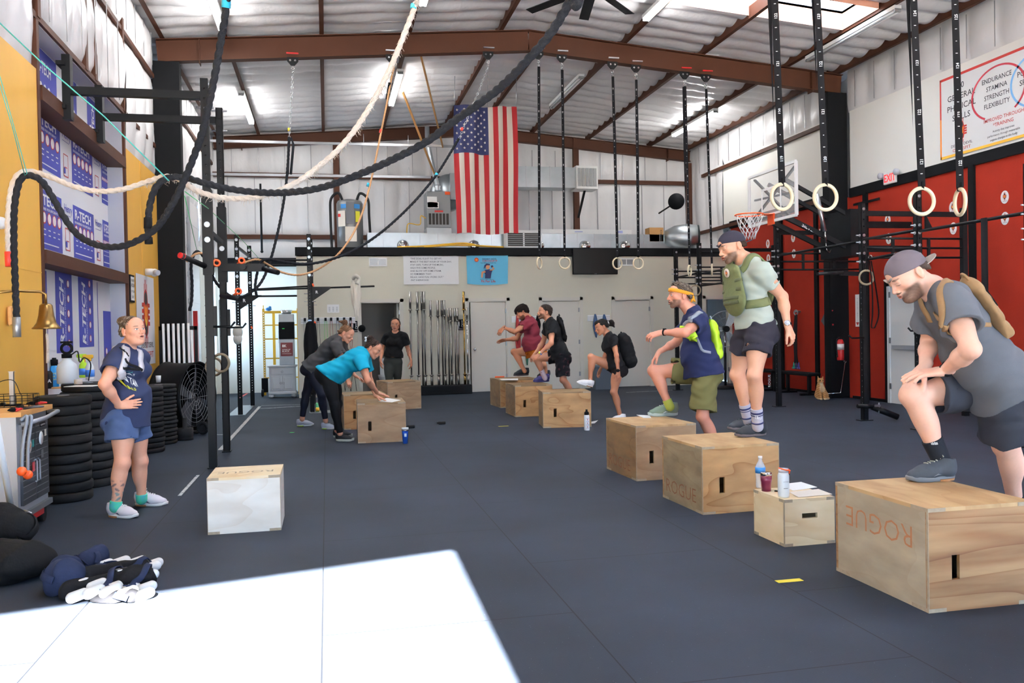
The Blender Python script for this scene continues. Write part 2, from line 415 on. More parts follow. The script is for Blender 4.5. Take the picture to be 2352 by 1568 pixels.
# purlins, rafters, girts, columns
pu = MB(); PX = (-2.45, -1.5, .02, 1.47, 3.05, 3.95, 5.3, 6.8, 8.5, 9.55)
for x in PX:
    z = zrt(x); pu.b2((x-.035, YF, z), (x+.035, YB, z+.008)); pu.b2((x-.035, YF, z), (x-.028, YB, z+.2))
struct(pu, 'trim_1', 'brown steel')
def ibeam(mb, a, b, d, w=.16, t=.012):
    a, b = Vector(a), Vector(b); up = Vector((0, 0, 1))
    mb.bar(a, b, t, d); mb.bar(a-up*(d/2-t/2), b-up*(d/2-t/2), w, t); mb.bar(a+up*(d/2-t/2), b+up*(d/2-t/2), w, t)
for i, (y, dd) in enumerate(((6.1, .38), (14.4, .36), (YB-.15, .28))):
    r = MB(); lowL = 5.74
    for sx in (-1, 1):
        xe = XM+sx*6.1
        ibeam(r, (xe, y, zrt(xe)-dd/2), (XM, y, zrt(XM)-dd/2), dd)
        for x in PX[1:-1]:
            if (x-XM)*sx > 0 and i < 2: r.bar((x, y+.25, zrt(x)+.02), (x, y+.02, zrt(x)-dd+.04), .05, .008, up=(1, 0, 0))
        r.b2((XM+sx*5.45-.006, y-.08, zrt(xe)-dd), (XM+sx*5.45+.006, y+.08, zrt(xe)+.03))
    struct(r, f'trim_{i+2}', 'brown steel')
for i, (x, y, m) in enumerate(((XL+.19, 14.42, 'black paint'), (XR-.19, 14.42, 'black paint'), (XR-.19, 6.1, 'black paint'))):
    c = MB(); h = zrt(x)-.36
    c.b2((x-.2, y-.01, 0), (x+.2, y+.01, h)); c.b2((x-.2, y-.1, 0), (x-.185, y+.1, h)); c.b2((x+.185, y-.1, 0), (x+.2, y+.1, h))
    c.b2((x-.2, y-.105, .02), (x+.2, y-.09, h))
    struct(c, f'trim_{i+5}', m)
gi = MB()
for z in (4.42, 5.52):
    for (a, b) in ((YF, 14.3), (14.55, YB)): gi.b2((XL-.1, a, z-.03), (XL+.02, b, z+.03))
gi.b2((XL-.4, 8.75, 3.66), (XL+.03, 12.15, 3.8)); gi.b2((XL-.4, 8.75, 2.12), (XL+.03, 12.15, 2.25))
for y in (8.7, 12.17): gi.b2((XL-.08, y-.05, 0), (XL+.02, y+.02, 4.4))
for y in (8.72, 10.35, 10.75, 12.17): gi.b2((XL-.02, y-.045, 4.42), (XL+.03, y+.045, 6.05))
struct(gi, 'trim_9', 'brown steel')
gb = MB()
for z in (5.28, 3.78): gb.b2((XL, YB-.12, z-.06), (XR, YB-.02, z+.04))
for x in (.31, 6.45): gb.b2((x-.07, YB-.2, 3.1), (x+.07, YB-.06, zrt(x)))
gb.b2((XR-.14, YB-.2, 3.2), (XR-.02, YB-.06, 5.8))
gb.b2((XR-.08, 14.6, 5.28), (XR-.02, 20.5, 5.36)); gb.b2((XR-.08, 14.6, 3.82), (XR-.02, YB, 3.9))
struct(gb, 'trim_10', 'brown steel')
# insulated wall skins
def vfold(fix, axis, u0, u1, z0, z1, s=1, amp=.05):
    m = MB(); nu = max(3, int((u1-u0)/.055)); nz = max(3, int((z1-z0)/.12))
    def fn(i, j):
        u = u0+(u1-u0)*i; z = z0+(z1-z0)*j; pin = math.sin(PI*j)**.35
        d = amp*(.25+abs(math.sin(PI*u/.62+.2*math.sin(z*2)))**.7)*pin+.014*wob(u*1.7, z*2.2)
        return (fix+s*d, u, z) if axis == 'x' else (u, fix-d, z)
    m.grid(fn, nu, nz); return m
w = MB()
for (a, b, c, d) in ((YF, 14.3, 5.55, 6.22), (YF, 8.65, 3.9, 5.5), (8.75, 12.15, 4.45, 5.5), (12.2, 14.3, 3.9, 5.5), (14.55, 18.9, 4.1, 5.5), (14.55, YB, 5.55, 6.22), (18.9, YB, 3.3, 5.5)):
    q = vfold(XL-.04, 'x', a, b, c, d, 1, .07); w.add(q.v, q.f, 0, True)
w.b2((XL-.5, YF, 0), (XL-.42, 19.85, 6.4)); w.b2((XL-.5, 21.25, 0), (XL-.42, YB, 6.4)); w.b2((XL-.5, 19.85, 2.95), (XL-.42, 21.25, 6.4)); w.b2((XL-.5, 19.85, 0), (XL-.42, 21.25, .85))
struct(w, 'wall_left', 'insulation')
lowl = MB(); lowl.b2((XL-.03, 18.9, 0), (XL, 19.9, 3.3)); lowl.b2((XL-.03, 21.2, 0), (XL, YB, 3.3)); lowl.b2((XL-.03, 19.9, 0), (XL, 21.2, .9)); lowl.b2((XL-.03, 19.9, 2.9), (XL, 21.2, 3.3))
struct(lowl, 'wall_left_lower', 'bright wall')
wb = MB()
for (a, b, c, d) in ((XL, .25, 5.32, 6.3), (.4, 6.4, 5.32, 6.45), (6.5, XR, 5.32, 6.35), (XL, .25, 3.84, 5.22), (.38, 6.38, 3.84, 5.22), (6.52, XR-.1, 3.84, 5.22), (XL, XR, 3.0, 3.72)):
    q = vfold(YB-.02, 'y', a, b, c, d, 1, .05); wb.add(q.v, q.f, 0, True)
wb.b2((XL-.4, YB+.04, 0), (XR+.3, YB+.12, 7))
struct(wb, 'wall_back', 'insulation')
lb = MB(); lb.b2((XL, YB-.1, 0), (-.5, YB-.06, 3.05)); struct(lb, 'wall_back_lower', 'bright wall')
# seam tapes of the insulation: one thin metal strip per joint
st = MB()
for k in range(20):
    x = XL+.35+k*.62
    if x < XR-.2: st.b2((x-.008, YB-.1, 3.86), (x+.008, YB-.085, 5.2)); st.b2((x+.1-.008, YB-.1, 5.33), (x+.1+.008, YB-.085, 6.05))
for k in range(38):
    y = 1.1+k*.56
    for (X, s, z0, z1) in ((XL, 1, 5.56, 6.1), (XR, -1, 5.43, 6.1)):
        st.b2((X+s*.045-.004, y-.007, z0), (X+s*.045+.004, y+.007, z1))
    if y > 8.8 and y < 12: st.b2((XL+.05, y-.006, 4.46), (XL+.058, y+.006, 5.5))
struct(st, 'trim_11', 'seam tape')
# right wall
wr = MB()
DY0, DY1, DZ = 12.2, 13.14, 2.12
wr.b2((XR, YF, 0), (XR+.05, DY0, 3.8)); wr.b2((XR, DY1, 0), (XR+.05, 19.05, 3.8)); wr.b2((XR, DY0, DZ), (XR+.05, DY1, 3.8))
struct(wr, 'wall_right', 'red wall')
wp = MB(); wp.b2((XR-.01, YF, 3.93), (XR+.05, 14.2, 5.4)); wp.b2((XR-.01, 14.62, 3.93), (XR+.05, 19.4, 5.4)); struct(wp, 'wall_right_upper', 'white panel')
wi = vfold(XR+.04, 'x', YF, 14.3, 5.4, 6.25, -1, .06); q = vfold(XR+.04, 'x', 14.55, 19.4, 5.4, 6.25, -1, .06); wi.add(q.v, q.f, 0, True)
q = vfold(XR+.04, 'x', 19.4, YB, 3.0, 6.25, -1, .06); wi.add(q.v, q.f, 0, True); wi.b2((XR+.3, YF, 0), (XR+.36, YB, 6.4))
struct(wi, 'wall_right_insulation', 'insulation')
bb = MB(); bb.b2((XR-.04, YF, 3.78), (XR, 14.2, 3.95)); bb.b2((XR-.04, 14.62, 3.78), (XR, 19.05, 3.95))
for y in (3.3, 5.9, 8.5, 11.13, 13.74, 15.35, 16.7): bb.b2((XR-.045, y-.055, 0), (XR, y+.055, 3.8))
for y in (DY1+.03,): bb.b2((XR-.04, y, 0), (XR, y+.05, DZ+.06))
bb.b2((XR-.04, DY0-.05, DZ+.0), (XR, DY1+.08, DZ+.06))
struct(bb, 'trim_12', 'black paint')
b0 = MB(); b0.b2((XR-.02, DY1+.05, 0), (XR, 14.2, .05)); b0.b2((XR-.02, 14.62, 0), (XR, 19.05, .05)); b0.b2((XR-.02, 8, 0), (XR, DY0-.05, .05)); struct(b0, 'baseboard_right', 'black paint')
dr = MB(); dr.b2((XR-.03, DY0, 0), (XR+.02, DY1, DZ)); dr.b2((XR-.05, DY1-.07, 0), (XR-.02, DY1, DZ)); dr.b2((XR-.05, DY0, DZ-.07), (XR-.02, DY1, DZ)); dr.b2((XR-.05, DY0, 0), (XR-.02, DY0+.06, DZ))
dd = struct(dr, 'door_1', 'white paint')
h = MB(); h.b2((XR-.1, DY0+.15, .95), (XR-.05, DY0+.75, 1.02)); h.build('panic_bar', 'silver paint', dd)
h = MB(); [h.b2((XR-.055, DY1-.1, z), (XR-.045, DY1-.06, z+.1)) for z in (.25, 1.05, 1.85)]; h.build('hinge', 'grey metal', dd)
# front wall behind the camera: one bay door rolled up, its header slanted to tilt the sun patch, one further along placed out of view for its light
fw_ = MB(); hl = 3.42; hr = 3.82
fw_.b2((XL-.3, YF-.12, 0), (-2.2, YF, 6.3)); fw_.b2((.6, YF-.12, 0), (5.3, YF, 6.3)); fw_.b2((9.2, YF-.12, 0), (XR+.3, YF, 6.3)); fw_.b2((5.3, YF-.12, 3.6), (9.2, YF, 6.6))
fw_.poly([(-2.2, YF, hl), (.6, YF, hr), (.6, YF, 6.4), (-2.2, YF, 6.3)], .12, (0, -1, 0)); fw_.b2((-2.6, YF-.12, 6.2), (9.8, YF, 6.9))
struct(fw_, 'wall_front', 'insulation')
ap = MB(); ap.b2((-30, -40, -.16), (40, YF-.15, -.06)); struct(ap, 'ground_outside', mat('concrete', 'b5b0a6', .9, var=.08))
# sectional door beyond the column
sd = MB(); sd.b2((XL-.04, 14.62, 0), (XL, 18.85, 4.08))
for k in range(1, 8): sd.b2((XL-.01, 14.62, k*.52-.006), (XL+.006, 18.85, k*.52+.006))
so = struct(sd, 'door_2', 'insulation')
tk = MB(); tk.b2((XL+.01, 17.3, 0), (XL+.06, 17.36, 4.1)); tk.b2((XL+.01, 15.3, 0), (XL+.05, 15.33, 4.1)); [tk.b2((XL, y-.05, k*.52-.05), (XL+.03, y+.05, k*.52+.05)) for k in range(1, 8) for y in (15.33, 16.4, 17.3)]; tk.build('track', 'zinc', so)
rd = MB(); rd.b2((XL+.02, 17.7, .6), (XL+.1, 17.8, 1.9)); rd.build('latch_rail', 'red plastic', so)
win = MB(); [win.b2((XL-.06, 19.9, z-.02), (XL+.03, 21.2, z+.02)) for z in (.9, 2.9)]; [win.b2((XL-.05, y-.02, .9), (XL+.03, y+.02, 2.9)) for y in (19.9, 20.55, 21.2)]
struct(win, 'window_2', 'white paint')  # window enlarged past its real size to let more light into the corner
cut = None
# yellow plywood facings
yp = MB(); yp.b2((XL-.02, YF, 0), (XL+.01, 8.66, 3.92)); yp.b2((XL-.02, 12.2, 0), (XL+.01, 14.3, 3.95)); yp.b2((XL-.4, 8.66, 0), (XL-.0, 12.2, .3)); yp.b2((XL+.01, 13.1, .0), (XL+.016, 13.12, 3.95))
yp.b2((XL+.01, 7.0, 2.02), (XL+.013, 8.66, 2.03))
struct(yp, 'wall_left_panels', 'yellow plywood')
# window bays filled with foam board
fb = MB(); zb = [(.3, 2.12), (2.25, 3.66), (3.8, 4.4)]
for z0, z1 in zb: fb.b2((XL-.24, 8.72, z0), (XL-.2, 12.16, z1))
fbd = struct(fb, 'window_3', 'foam board white')
rv = MB(); rv.b2((XL-.4, 12.1, .3), (XL-.01, 12.15, 4.4)); rv.b2((XL-.4, 8.7, .3), (XL, 8.74, 4.4)); rv.b2((XL-.4, 8.7, 4.38), (XL-.01, 12.15, 4.42)); struct(rv, 'window_3_reveal', mat('reveal grey', 'b9bac4', .7))
# mezzanine room
YM = 19.05; XA, XB2, ZT = -.62, XR, 3.3
doors = [(.74, 1.62, 'open dark'), (3.17, 4.06, 'ajar'), (4.9, 5.82, 'shut'), (6.67, 7.58, 'shut'), (9.0, 9.62, 'open dark')]
wm = MB(); xs = [XA]
for a, b, k in doors: wm.b2((xs[-1], YM, 0), (a, YM+.12, 3.12)); wm.b2((a, YM, 2.08), (b, YM+.12, 3.12)); xs.append(b)
wm.b2((xs[-1], YM, 0), (XB2, YM+.12, 3.12)); wm.b2((XA, YM+.12, 0), (XA+.1, YB-.1, 3.12))
struct(wm, 'wall_mezzanine', 'mezzanine wall')
bm_ = MB(); bm_.b2((XA-.02, YM-.03, 3.12), (XB2, YM+.1, 3.3)); bm_.b2((XL, YB-.25, 3.05), (XA, YB-.12, 3.25)); struct(bm_, 'trim_13', 'black paint')
mf = MB(); mf.b2((XA, YM, 3.1), (XB2, YB-.1, 3.2)); struct(mf, 'ceiling_mezzanine', 'white paint')
bw = MB(); bw.b2((.3, 20.4, 0), (9.7, 20.45, 3.1)); bw.b2((2.2, YM+.12, 0), (2.25, 20.4, 3.1)); bw.b2((8.6, YM+.12, 0), (8.65, 20.4, 3.1)); struct(bw, 'wall_restroom', mat('restroom wall', '8d857c', .8))
for i, (a, b, k) in enumerate(doors):
    n = i+3
    c = MB()
    for (x0, x1, z0, z1) in ((a-.07, a, 0, 2.15), (b, b+.07, 0, 2.15), (a-.07, b+.07, 2.08, 2.15)): c.b2((x0, YM-.02, z0), (x1, YM, z1))
    for (x0, x1, z0, z1) in ((a, a+.02, 0, 2.08), (b-.02, b, 0, 2.08), (a, b, 2.06, 2.08)): c.b2((x0, YM-.0, z0), (x1, YM+.12, z1))
    dz = struct(c, f'door_{n}', 'door paint')
    leaf = MB(); kn = MB()
    if k == 'shut':
        leaf.b2((a+.02, YM+.02, .01), (b-.02, YM+.06, 2.05)); kn.sph((a+.1, YM-.03, .98), .03)
    elif k == 'ajar':
        R = Matrix.Rotation(math.radians(7), 3, 'Z'); piv = Vector((b-.03, YM+.04, 0))
        W = b-a-.06; leaf.box(piv+R @ Vector((-W/2, 0, 1.03)), (W, .04, 2.04), R); kn.sph(piv+R @ Vector((-W+.07, -.06, .98)), .032); kn.cyl(piv+R @ Vector((-W+.07, 0, .98)), piv+R @ Vector((-W+.07, -.06, .98)), .012)
    else:
        xx = b-.05 if i == 0 else a+.05
        leaf.b2((xx-.02, YM+.12, .01), (xx+.02, YM+.9, 2.05)); kn.sph((xx-.05, YM+.82, .98), .03)
    leaf.build('door_leaf', 'door paint', dz); kn.build('door_knob', 'chrome', dz)
    hg = MB(); [hg.b2((b-.035, YM-.012, z), (b-.01, YM+.02, z+.1)) for z in (.3, 1.05, 1.8)]; hg.build('hinge', 'grey metal', dz)
# ------------------------------------------------------------------ plyometric boxes
def plyo(label, N, a, w, d, h, mf, ms, mt, slot='v', text=None, tcol='stencil brown', rot=False, edges=True, ttop=False):
    u = Vector((math.cos(a), math.sin(a), 0)); v = Vector((-math.sin(a), math.cos(a), 0)); N = Vector((N[0], N[1], 0))
    t = thing('plyometric_box', label, 'box', N+u*w/2+v*d/2, a, 'plywood jump boxes')
    def fin(mb, n, m, par=t): return mb.build(n, m, par, world=False)
    k = .019; X, Y = w/2, d/2
    f = MB()
    if slot is None: sx, sz, sw, sh = 0, .1, 0, 0
    elif slot == 'v': sx, sz, sw, sh = -X+.15*w/.6, h*.42, .022, .06
    else: sx, sz, sw, sh = .0, h*.63, .055, .016
    for (x0, x1, z0, z1) in ((-X, sx-sw, 0, h-k), (sx+sw, X, 0, h-k), (sx-sw, sx+sw, 0, sz-sh), (sx-sw, sx+sw, sz+sh, h-k)): f.b2((x0, -Y, z0), (x1, -Y+k, z1))
    fin(f, 'front_panel', mf)
    b = MB(); b.b2((-X, Y-k, 0), (X, Y, h-k)); fin(b, 'back_panel', mf)
    for s in (-1, 1):
        b = MB(); b.b2((s*X if s < 0 else X-k, -Y+k, 0), (-X+k if s < 0 else X, Y-k, h-k)); sp = fin(b, 'side_panel', ms)
        if s < 0 and text:
            q = MB()
            if rot: q.text('ROGUE', (-X-.0012, -Y+.1, h*.78), (0, 1, 0), (0, 0, -1), .16, th=0, bold=-.01, sx=1.05)
            else: q.text('ROGUE', (-X-.0012, Y-.06, h*.13), (0, -1, 0), (0, 0, 1), .155, th=0, bold=-.012, sx=1.06)
            q.build('stencil', tcol, sp, world=False)
    b = MB(); b.b2((-X, -Y, h-k), (X, Y, h)); tp = fin(b, 'top_panel', mt)
    if ttop:
        q = MB(); q.text('ROGUE', (X*.8, 0, h+.0008), (-1, 0, 0), (0, -1, 0), .12, th=0); q.build('stencil', 'ply edge', tp, world=False)
    e = MB()
    for i in range(3):
        x0 = -X+w*(.0+i*.42)
        if i != 1: e.b2((x0, -Y-.0015, h-k), (x0+w*.16, -Y+.002, h)); e.b2((x0, -Y-.0015, 0), (x0+w*.16, -Y+.002, k))
        y0 = -Y+d*(.0+i*.42)
        if i != 1: e.b2((-X-.0015, y0, h-k), (-X+.002, y0+d*.16, h)); e.b2((-X-.0015, y0, 0), (-X+.002, y0+d*.16, k))
    for (x, y) in ((-X, -Y), (X, -Y)): e.b2((x-.0016, y-.0016, 0), (x+.0016, y+.012, h))
    fin(e, 'joint_edges', 'ply edge')
    return t
plyo('largest plywood jump box, with upside-down orange stencil, under the grey training shoe', (2.82, 3.55), 0.0, .61, .76, .508, 'ply near front', 'ply near side', 'ply top', text=1, tcol='stencil orange', rot=True)
plyo('plywood jump box with dark stencil under the man in the olive vest', (2.72, 5.85), .03, .64, .72, .508, 'ply front', 'ply side worn', 'ply top', text=1)
plyo('mottled grey-brown plywood jump box under the man with the yellow headband', (2.75, 7.31), .04, .6, .76, .508, 'ply front grey', 'ply dark', 'ply top', text=1)
plyo('low pale plywood box with an oval hand slot, holding bottles and papers', (2.81, 4.85), .02, .36, .38, .3, 'ply light', 'ply light', 'ply light', slot='h')
plyo('whitewashed square wooden box standing alone near the rack post', (-.85, 6.28), .0, .5, .5, .4, 'ply white', 'ply white', 'ply light', slot=None, ttop=True)
plyo('plywood jump box with swirling grain that the woman in teal leans on', (.36, 10.91), -.02, .61, .74, .508, 'ply front grey', 'ply dark', 'ply dark')
plyo('plywood jump box behind the teal woman, mostly hidden by the front one', (.22, 12.5), .08, .61, .6, .508, 'ply front', 'ply dark', 'ply dark')
plyo('turned plywood jump box in front of the woman in the plain black shirt', (1.05, 15.35), .22, .63, .72, .508, 'ply front grey', 'ply front', 'ply dark')
plyo('plywood jump box beside the black and white bottle, woman stepping onto it', (2.99, 11.66), -.14, .69, .6, .508, 'ply front', 'ply dark', 'ply dark')
plyo('plywood jump box under the man in black with the purple shoe', (2.95, 13.3), .0, .62, .76, .508, 'ply front', 'ply dark', 'ply dark')
plyo('plywood jump box under the man in the maroon shirt, orange tube on top', (3.04, 14.95), .05, .74, .76, .508, 'ply front', 'ply dark', 'ply dark')
# ------------------------------------------------------------------ steel uprights with real holes
def upright(mb, x, y, h, w=.075, z0=0., holes=True, sp=.05, hz0=.25, ax='y', hw=.018):
    q = w/2
    if not holes: mb.b2((x-q, y-q, z0), (x+q, y+q, h)); return
    t = .006
    if ax == 'y':
        for s in (-1, 1): mb.b2((x+s*q-(t if s > 0 else 0), y-q, z0), (x+s*q+(0 if s > 0 else t), y+q, h))
        for s in (-1, 1):
            yy = y+s*(q-t/2)
            for e in (-1, 1): mb.b2((x+e*(hw/2), yy-t/2, z0), (x+e*q, yy+t/2, h))
            z = hz0; mb.b2((x-hw/2, yy-t/2, z0), (x+hw/2, yy+t/2, z))
            while z < h-.06:
                mb.b2((x-hw/2, yy-t/2, z+hw), (x+hw/2, yy+t/2, min(h, z+sp))); z += sp
            mb.b2((x-hw/2, yy-t/2, z), (x+hw/2, yy+t/2, h))
def bolt(mb, c, ax, r=.022, L=.02):
    c, ax = Vector(c), Vector(ax); mb.cyl(c, c+ax*L*.3, r, n=12); mb.cyl(c+ax*L*.3, c+ax*L, r*.55, n=6)
# tall wall-mounted rack at the near side
t = thing('squat_rack', 'tall black wall-mounted rack with two posts tied back to the window wall', 'rack', (-1.2, 9.45, 0))
for (y, h) in ((9.45, 4.12), (10.72, 4.14)):
    m = MB(); upright(m, -1.21, y, h, .078, holes=True, hz0=3.0 if y < 10 else 3.0, sp=.1); m.b2((-1.26, y-.07, 0), (-1.16, y+.09, .012))
    m.b2((-1.262, y-.05, 2.05), (-1.158, y+.05, 2.95))
    for k in range(14): m.b2((-1.252, y-.043, .4+k*.11), (-1.249, y-.041, .412+k*.11))
    m.build('upright', 'black steel', t)
    m = MB(); zb = 3.94 if y < 10 else 3.99
    m.bar((-2.5, y, zb), (-1.25, y, zb), .08, .08); m.build('tie_beam', 'black steel', t)
    m = MB(); m.b2((-2.58, y-.05, zb-.3), (-2.5, y+.05, zb+.36)); m.b2((-2.62, y-.1, zb+.24), (-2.54, y+.1, zb+.28)); m.b2((-2.62, y-.1, zb-.2), (-2.54, y+.1, zb-.16)); m.build('wall_plate', 'black steel', t)
    m = MB()
    for z in (zb+.12, zb-.12): m.cyl((-1.3, y, z), (-1.12, y, z), .012, n=8); bolt(m, (-1.17, y, z), (1, 0, 0)); bolt(m, (-1.25, y, z), (-1, 0, 0))
    for z in (2.58, 2.42) if y < 10 else (2.45,): m.cyl((-1.21, y-.045, z), (-1.21, y-.052, z), .03, n=16); bolt(m, (-1.21, y-.05, z), (0, -1, 0), .018)
    m.build('bolts', 'zinc', t)
m = MB(); m.bar((-1.21, 9.49, 2.52), (-1.21, 10.68, 2.52), .05, .05); m.build('cross_bar', 'black steel', t)
m = MB(); m.bar((-1.21, 10.66, 2.22), (-.72, 10.66, 2.22), .09, .09); m.cyl((-.95, 10.58, 2.22), (-.95, 10.4, 2.21), .035); m.cyl((-.73, 10.62, 2.2), (-.55, 10.4, 2.14), .03); arm = m.build('lever_arm', 'black steel', t)
m = MB(); m.cyl((-1.24, 9.38, 2.14), (-1.42, 9.05, 2.22), .028); hm = m.build('dip_handle', 'black steel', t)
m = MB(); m.cyl((-1.42, 9.05, 2.22), (-1.43, 9.035, 2.223), .03); m.torus((-1.405, 9.08, 2.215), .028, .004, (-.18, -.33, .08)); m.build('end_cap', 'red plastic', hm)
m = MB(); m.cyl((-1.22, 10.6, 1.88), (-.98, 10.35, 1.83), .03); m.build('dip_handle', 'black steel', t)
for (x, y, z) in ((-1.13, 9.52, 2.18), (-.98, 10.66, 2.3), (-1.02, 10.6, 1.93)):
    m = MB(); m.torus((x, y-.05, z), .032, .012, (.3, -1, .2), n=20, k=6); m.bar((x-.02, y-.03, z-.02), (x-.06, y-.0, z-.05), .025); m.build('clip', 'orange', t)
for (y, x0) in ((9.45, -1.17), (10.72, -1.17)):
    m = MB(); m.b2((x0-.0, y-.04, 1.4), (x0+.03, y+.04, 1.72)); m.tube([(x0, y-.05, 1.5), (x0+.18, y-.05, 1.5), (x0+.22, y-.05, 1.55)], .012); m.build('safety_hook', 'black steel', t)
# ---- far rack, four posts
t = thing('squat_rack', 'far black rack with four perforated posts, cap hanging on one post', 'rack', (-.9, 16.4, 0))
FR = ((-1.51, 15.5, 3.16), (-1.46, 17.4, 3.16), (-.28, 15.5, 3.18), (-.28, 17.4, 3.3))
for x, y, h in FR:
    m = MB(); upright(m, x, y, h, .075, sp=.05, hz0=.3); m.build('upright', 'black steel', t)
    m = MB()
    for k in (0, 1, 2, 4): bolt(m, (x, y-.04, h-.09-k*.16), (0, -1, 0), .026, .02)
    for z in (2.12, 1.98): m.cyl((x-.1, y, z), (x+.1, y, z), .008, n=6)
    m.build('bolts', 'zinc', t)
def cb(a, b, r=.017, n='pull_up_bar', p=t, m='black steel'): q = MB(); q.cyl(a, b, r, n=10); return q.build(n, m, p)
cb((-1.46, 17.4, 2.78), (-.28, 17.4, 2.78)); cb((-1.46, 17.4, 2.3), (-.28, 17.4, 2.36)); cb((-1.5, 15.5, 2.72), (-.28, 15.5, 2.72))
cb((-1.46, 17.3, 2.28), (.85, 15.4, 2.24)); cb((-1.51, 15.45, 2.08), (-.5, 15.4, 2.08))
m = MB(); m.poly([(-1.47, 15.42, 2.1), (-1.1, 15.42, 2.1), (-1.47, 15.42, 1.85)], .006); m.poly([(-.24, 15.42, 2.24), (.08, 15.42, 2.24), (.08, 15.42, 2.2), (-.24, 15.42, 1.98)], .006); g = m.build('gusset', 'black steel', t)
m = MB(); m.text('R', (-1.42, 15.405, 1.98), (1, 0, 0), (0, 0, 1), .08, bold=.02); m.text('R', (-.18, 15.405, 2.12), (1, 0, 0), (0, 0, 1), .07, bold=.02); m.build('lettering', 'label white', g)
m = MB(); m.bar((-1.5, 15.55, 2.95), (-1.46, 17.35, 2.95), .03, .05); m.bar((-.28, 15.55, 2.95), (-.28, 17.35, 2.95), .03, .05); m.build('side_beam', 'black steel', t)
m = MB(); m.b2((-1.72, 15.38, 0), (-1.42, 17.5, .012)); m.b2((-.33, 15.3, 0), (.12, 15.7, .012)); m.build('base_plate', 'grey metal', t)
for (x, y, z) in ((-1.44, 17.36, 1.55), (-.22, 15.46, 2.27), (-.2, 15.46, 1.6)):
    m = MB(); m.torus((x, y-.04, z), .022, .01, (1, -.4, .4), n=14, k=6); m.build('clip', 'orange', t)
# ---- rack against the red wall
t = thing('rig_rack', 'long black pull-up rig standing off the red wall', 'rack', (7.6, 12.2, 0))
RY = (17.55, 16.35, 13.25, 10.87, 9.7, 7.9)
for i, y in enumerate(RY):
    m = MB(); upright(m, 7.6, y, 3.14 if i != 4 else 3.16, .075, sp=.1, hz0=2.4); m.b2((7.5, y-.06, 0), (7.7, y+.06, .01)); m.build('upright', 'black steel', t)
    m = MB()
    for z in (3.06, 2.68, 2.58, 2.42, 2.3):
        bolt(m, (7.6, y-.04, z), (0, -1, 0), .022, .016)
        if z < 2.7: m.cyl((7.5, y, z), (7.56, y, z), .009, n=8); bolt(m, (7.56, y, z), (-1, 0, 0), .02, .03)
    for k in range(24): m.b2((7.5615, y-.012, .25+k*.08), (7.5618, y-.006, .262+k*.08))
    m.build('bolts', 'zinc', t)
    if i in (0, 1, 2, 3, 5):
        m = MB(); upright(m, 9.3, y, 3.1 if i != 5 else 2.6, .075, holes=False); m.build('upright', 'black steel', t)
        m = MB(); m.bar((7.64, y, 3.0), (9.3, y, 3.0), .05, .07); 
        for z in (2.64, 2.5, 2.36): m.cyl((7.64, y, z), (9.26, y, z), .016, n=10)
        for x in (8.1, 8.7): m.b2((x-.02, y-.015, 2.36), (x+.02, y+.015, 2.64))
        m.build('cross_ladder', 'black steel', t)
for (a, b, z0, z1) in ((13.25, 10.87, 2.6, 2.6), (10.87, 9.7, 2.62, 2.62), (9.7, 7.9, 2.6, 2.6), (10.87, 9.7, 2.32, 2.36), (17.55, 16.35, 2.5, 2.52), (16.35, 13.25, 2.5, 2.52), (16.35, 13.25, 2.25, 2.25)):
    cb((7.6, a, z0), (7.6, b, z1), .02, p=t)
m = MB()
for y in (9.62,): m.poly([(7.64, y, 2.85), (7.64, y-.14, 2.62), (7.64, y, 2.6)], .006, (1, 0, 0))
m.bar((7.56, 13.2, 2.03), (6.95, 12.9, 2.05), .05, .1); m.cyl((7.0, 12.9, 2.06), (6.7, 12.75, 2.08), .025); m.bar((7.56, 10.82, 2.12), (7.15, 10.75, 2.13), .04, .06); m.cyl((7.2, 10.75, 2.14), (6.7, 10.6, 2.11), .022)
m.build('lever_arm', 'black steel', t)
m = MB(); m.b2((7.54, 10.8, 1.18), (7.58, 10.88, 1.42)); m.tube([(7.56, 10.8, 1.2), (7.35, 10.78, 1.2), (7.3, 10.78, 1.24)], .012); m.b2((7.54, 9.64, 1.25), (7.58, 9.72, 1.5)); m.tube([(7.56, 9.64, 1.3), (7.42, 9.62, 1.3), (7.38, 9.62, 1.34)], .012); m.build('safety_hook', 'black steel', t)
m = MB(); m.cyl((7.68, 10.8, .2), (8.02, 10.7, .05), .045); m.cyl((7.45, 10.82, .22), (7.75, 10.78, .2), .03); lm = m.build('bar_pivot', 'black steel', t)
m = MB(); m.cyl((7.74, 10.74, .1), (7.76, 10.76, .26), .009); m.box((7.72, 10.74, .22), (.08, .03, .03)); m.build('pivot_pin', 'zinc', lm)
m = MB(); m.torus((7.62, 10.72, 2.35), .03, .006, (1, .3, 0), n=16, k=6); m.build('carabiner', 'chrome', t)
m = MB()
for s in (-1, 1): m.tube(spline([(7.62+s*.012, 10.72, 2.3), (7.66+s*.03, 10.7, 1.9), (7.68+s*.05, 10.7, 1.55), (7.64+s*.03, 10.7, 1.36), (7.64, 10.7, 1.34)], 6), .016, n=6, flat=.3)
single(m, 'suspension_strap', 'black fabric', 'black looped strap with a metal carabiner hanging on the rig post beside the exit door', 'strap')
m = MB()
for s in (0, .05): m.tube(spline([(7.45+s, 9.58, 2.67), (7.46+s, 9.57, 2.2), (7.45+s, 9.56, 1.7)], 5), .022, n=6, flat=.35)
# straps looped over the near pull-up bar
q = P(2222, 545, X=7.6); m = MB()
for s in (-1, 1): m.tube([(7.6+s*.03, 8.55+s*.03, 2.62), (7.6+s*.03, 8.55+s*.03, .5)], .05, n=8, flat=.3)
single(m, 'resistance_band', 'black fabric', 'wide black band looped over the pull-up bar, hanging above the tan backpack', 'band')
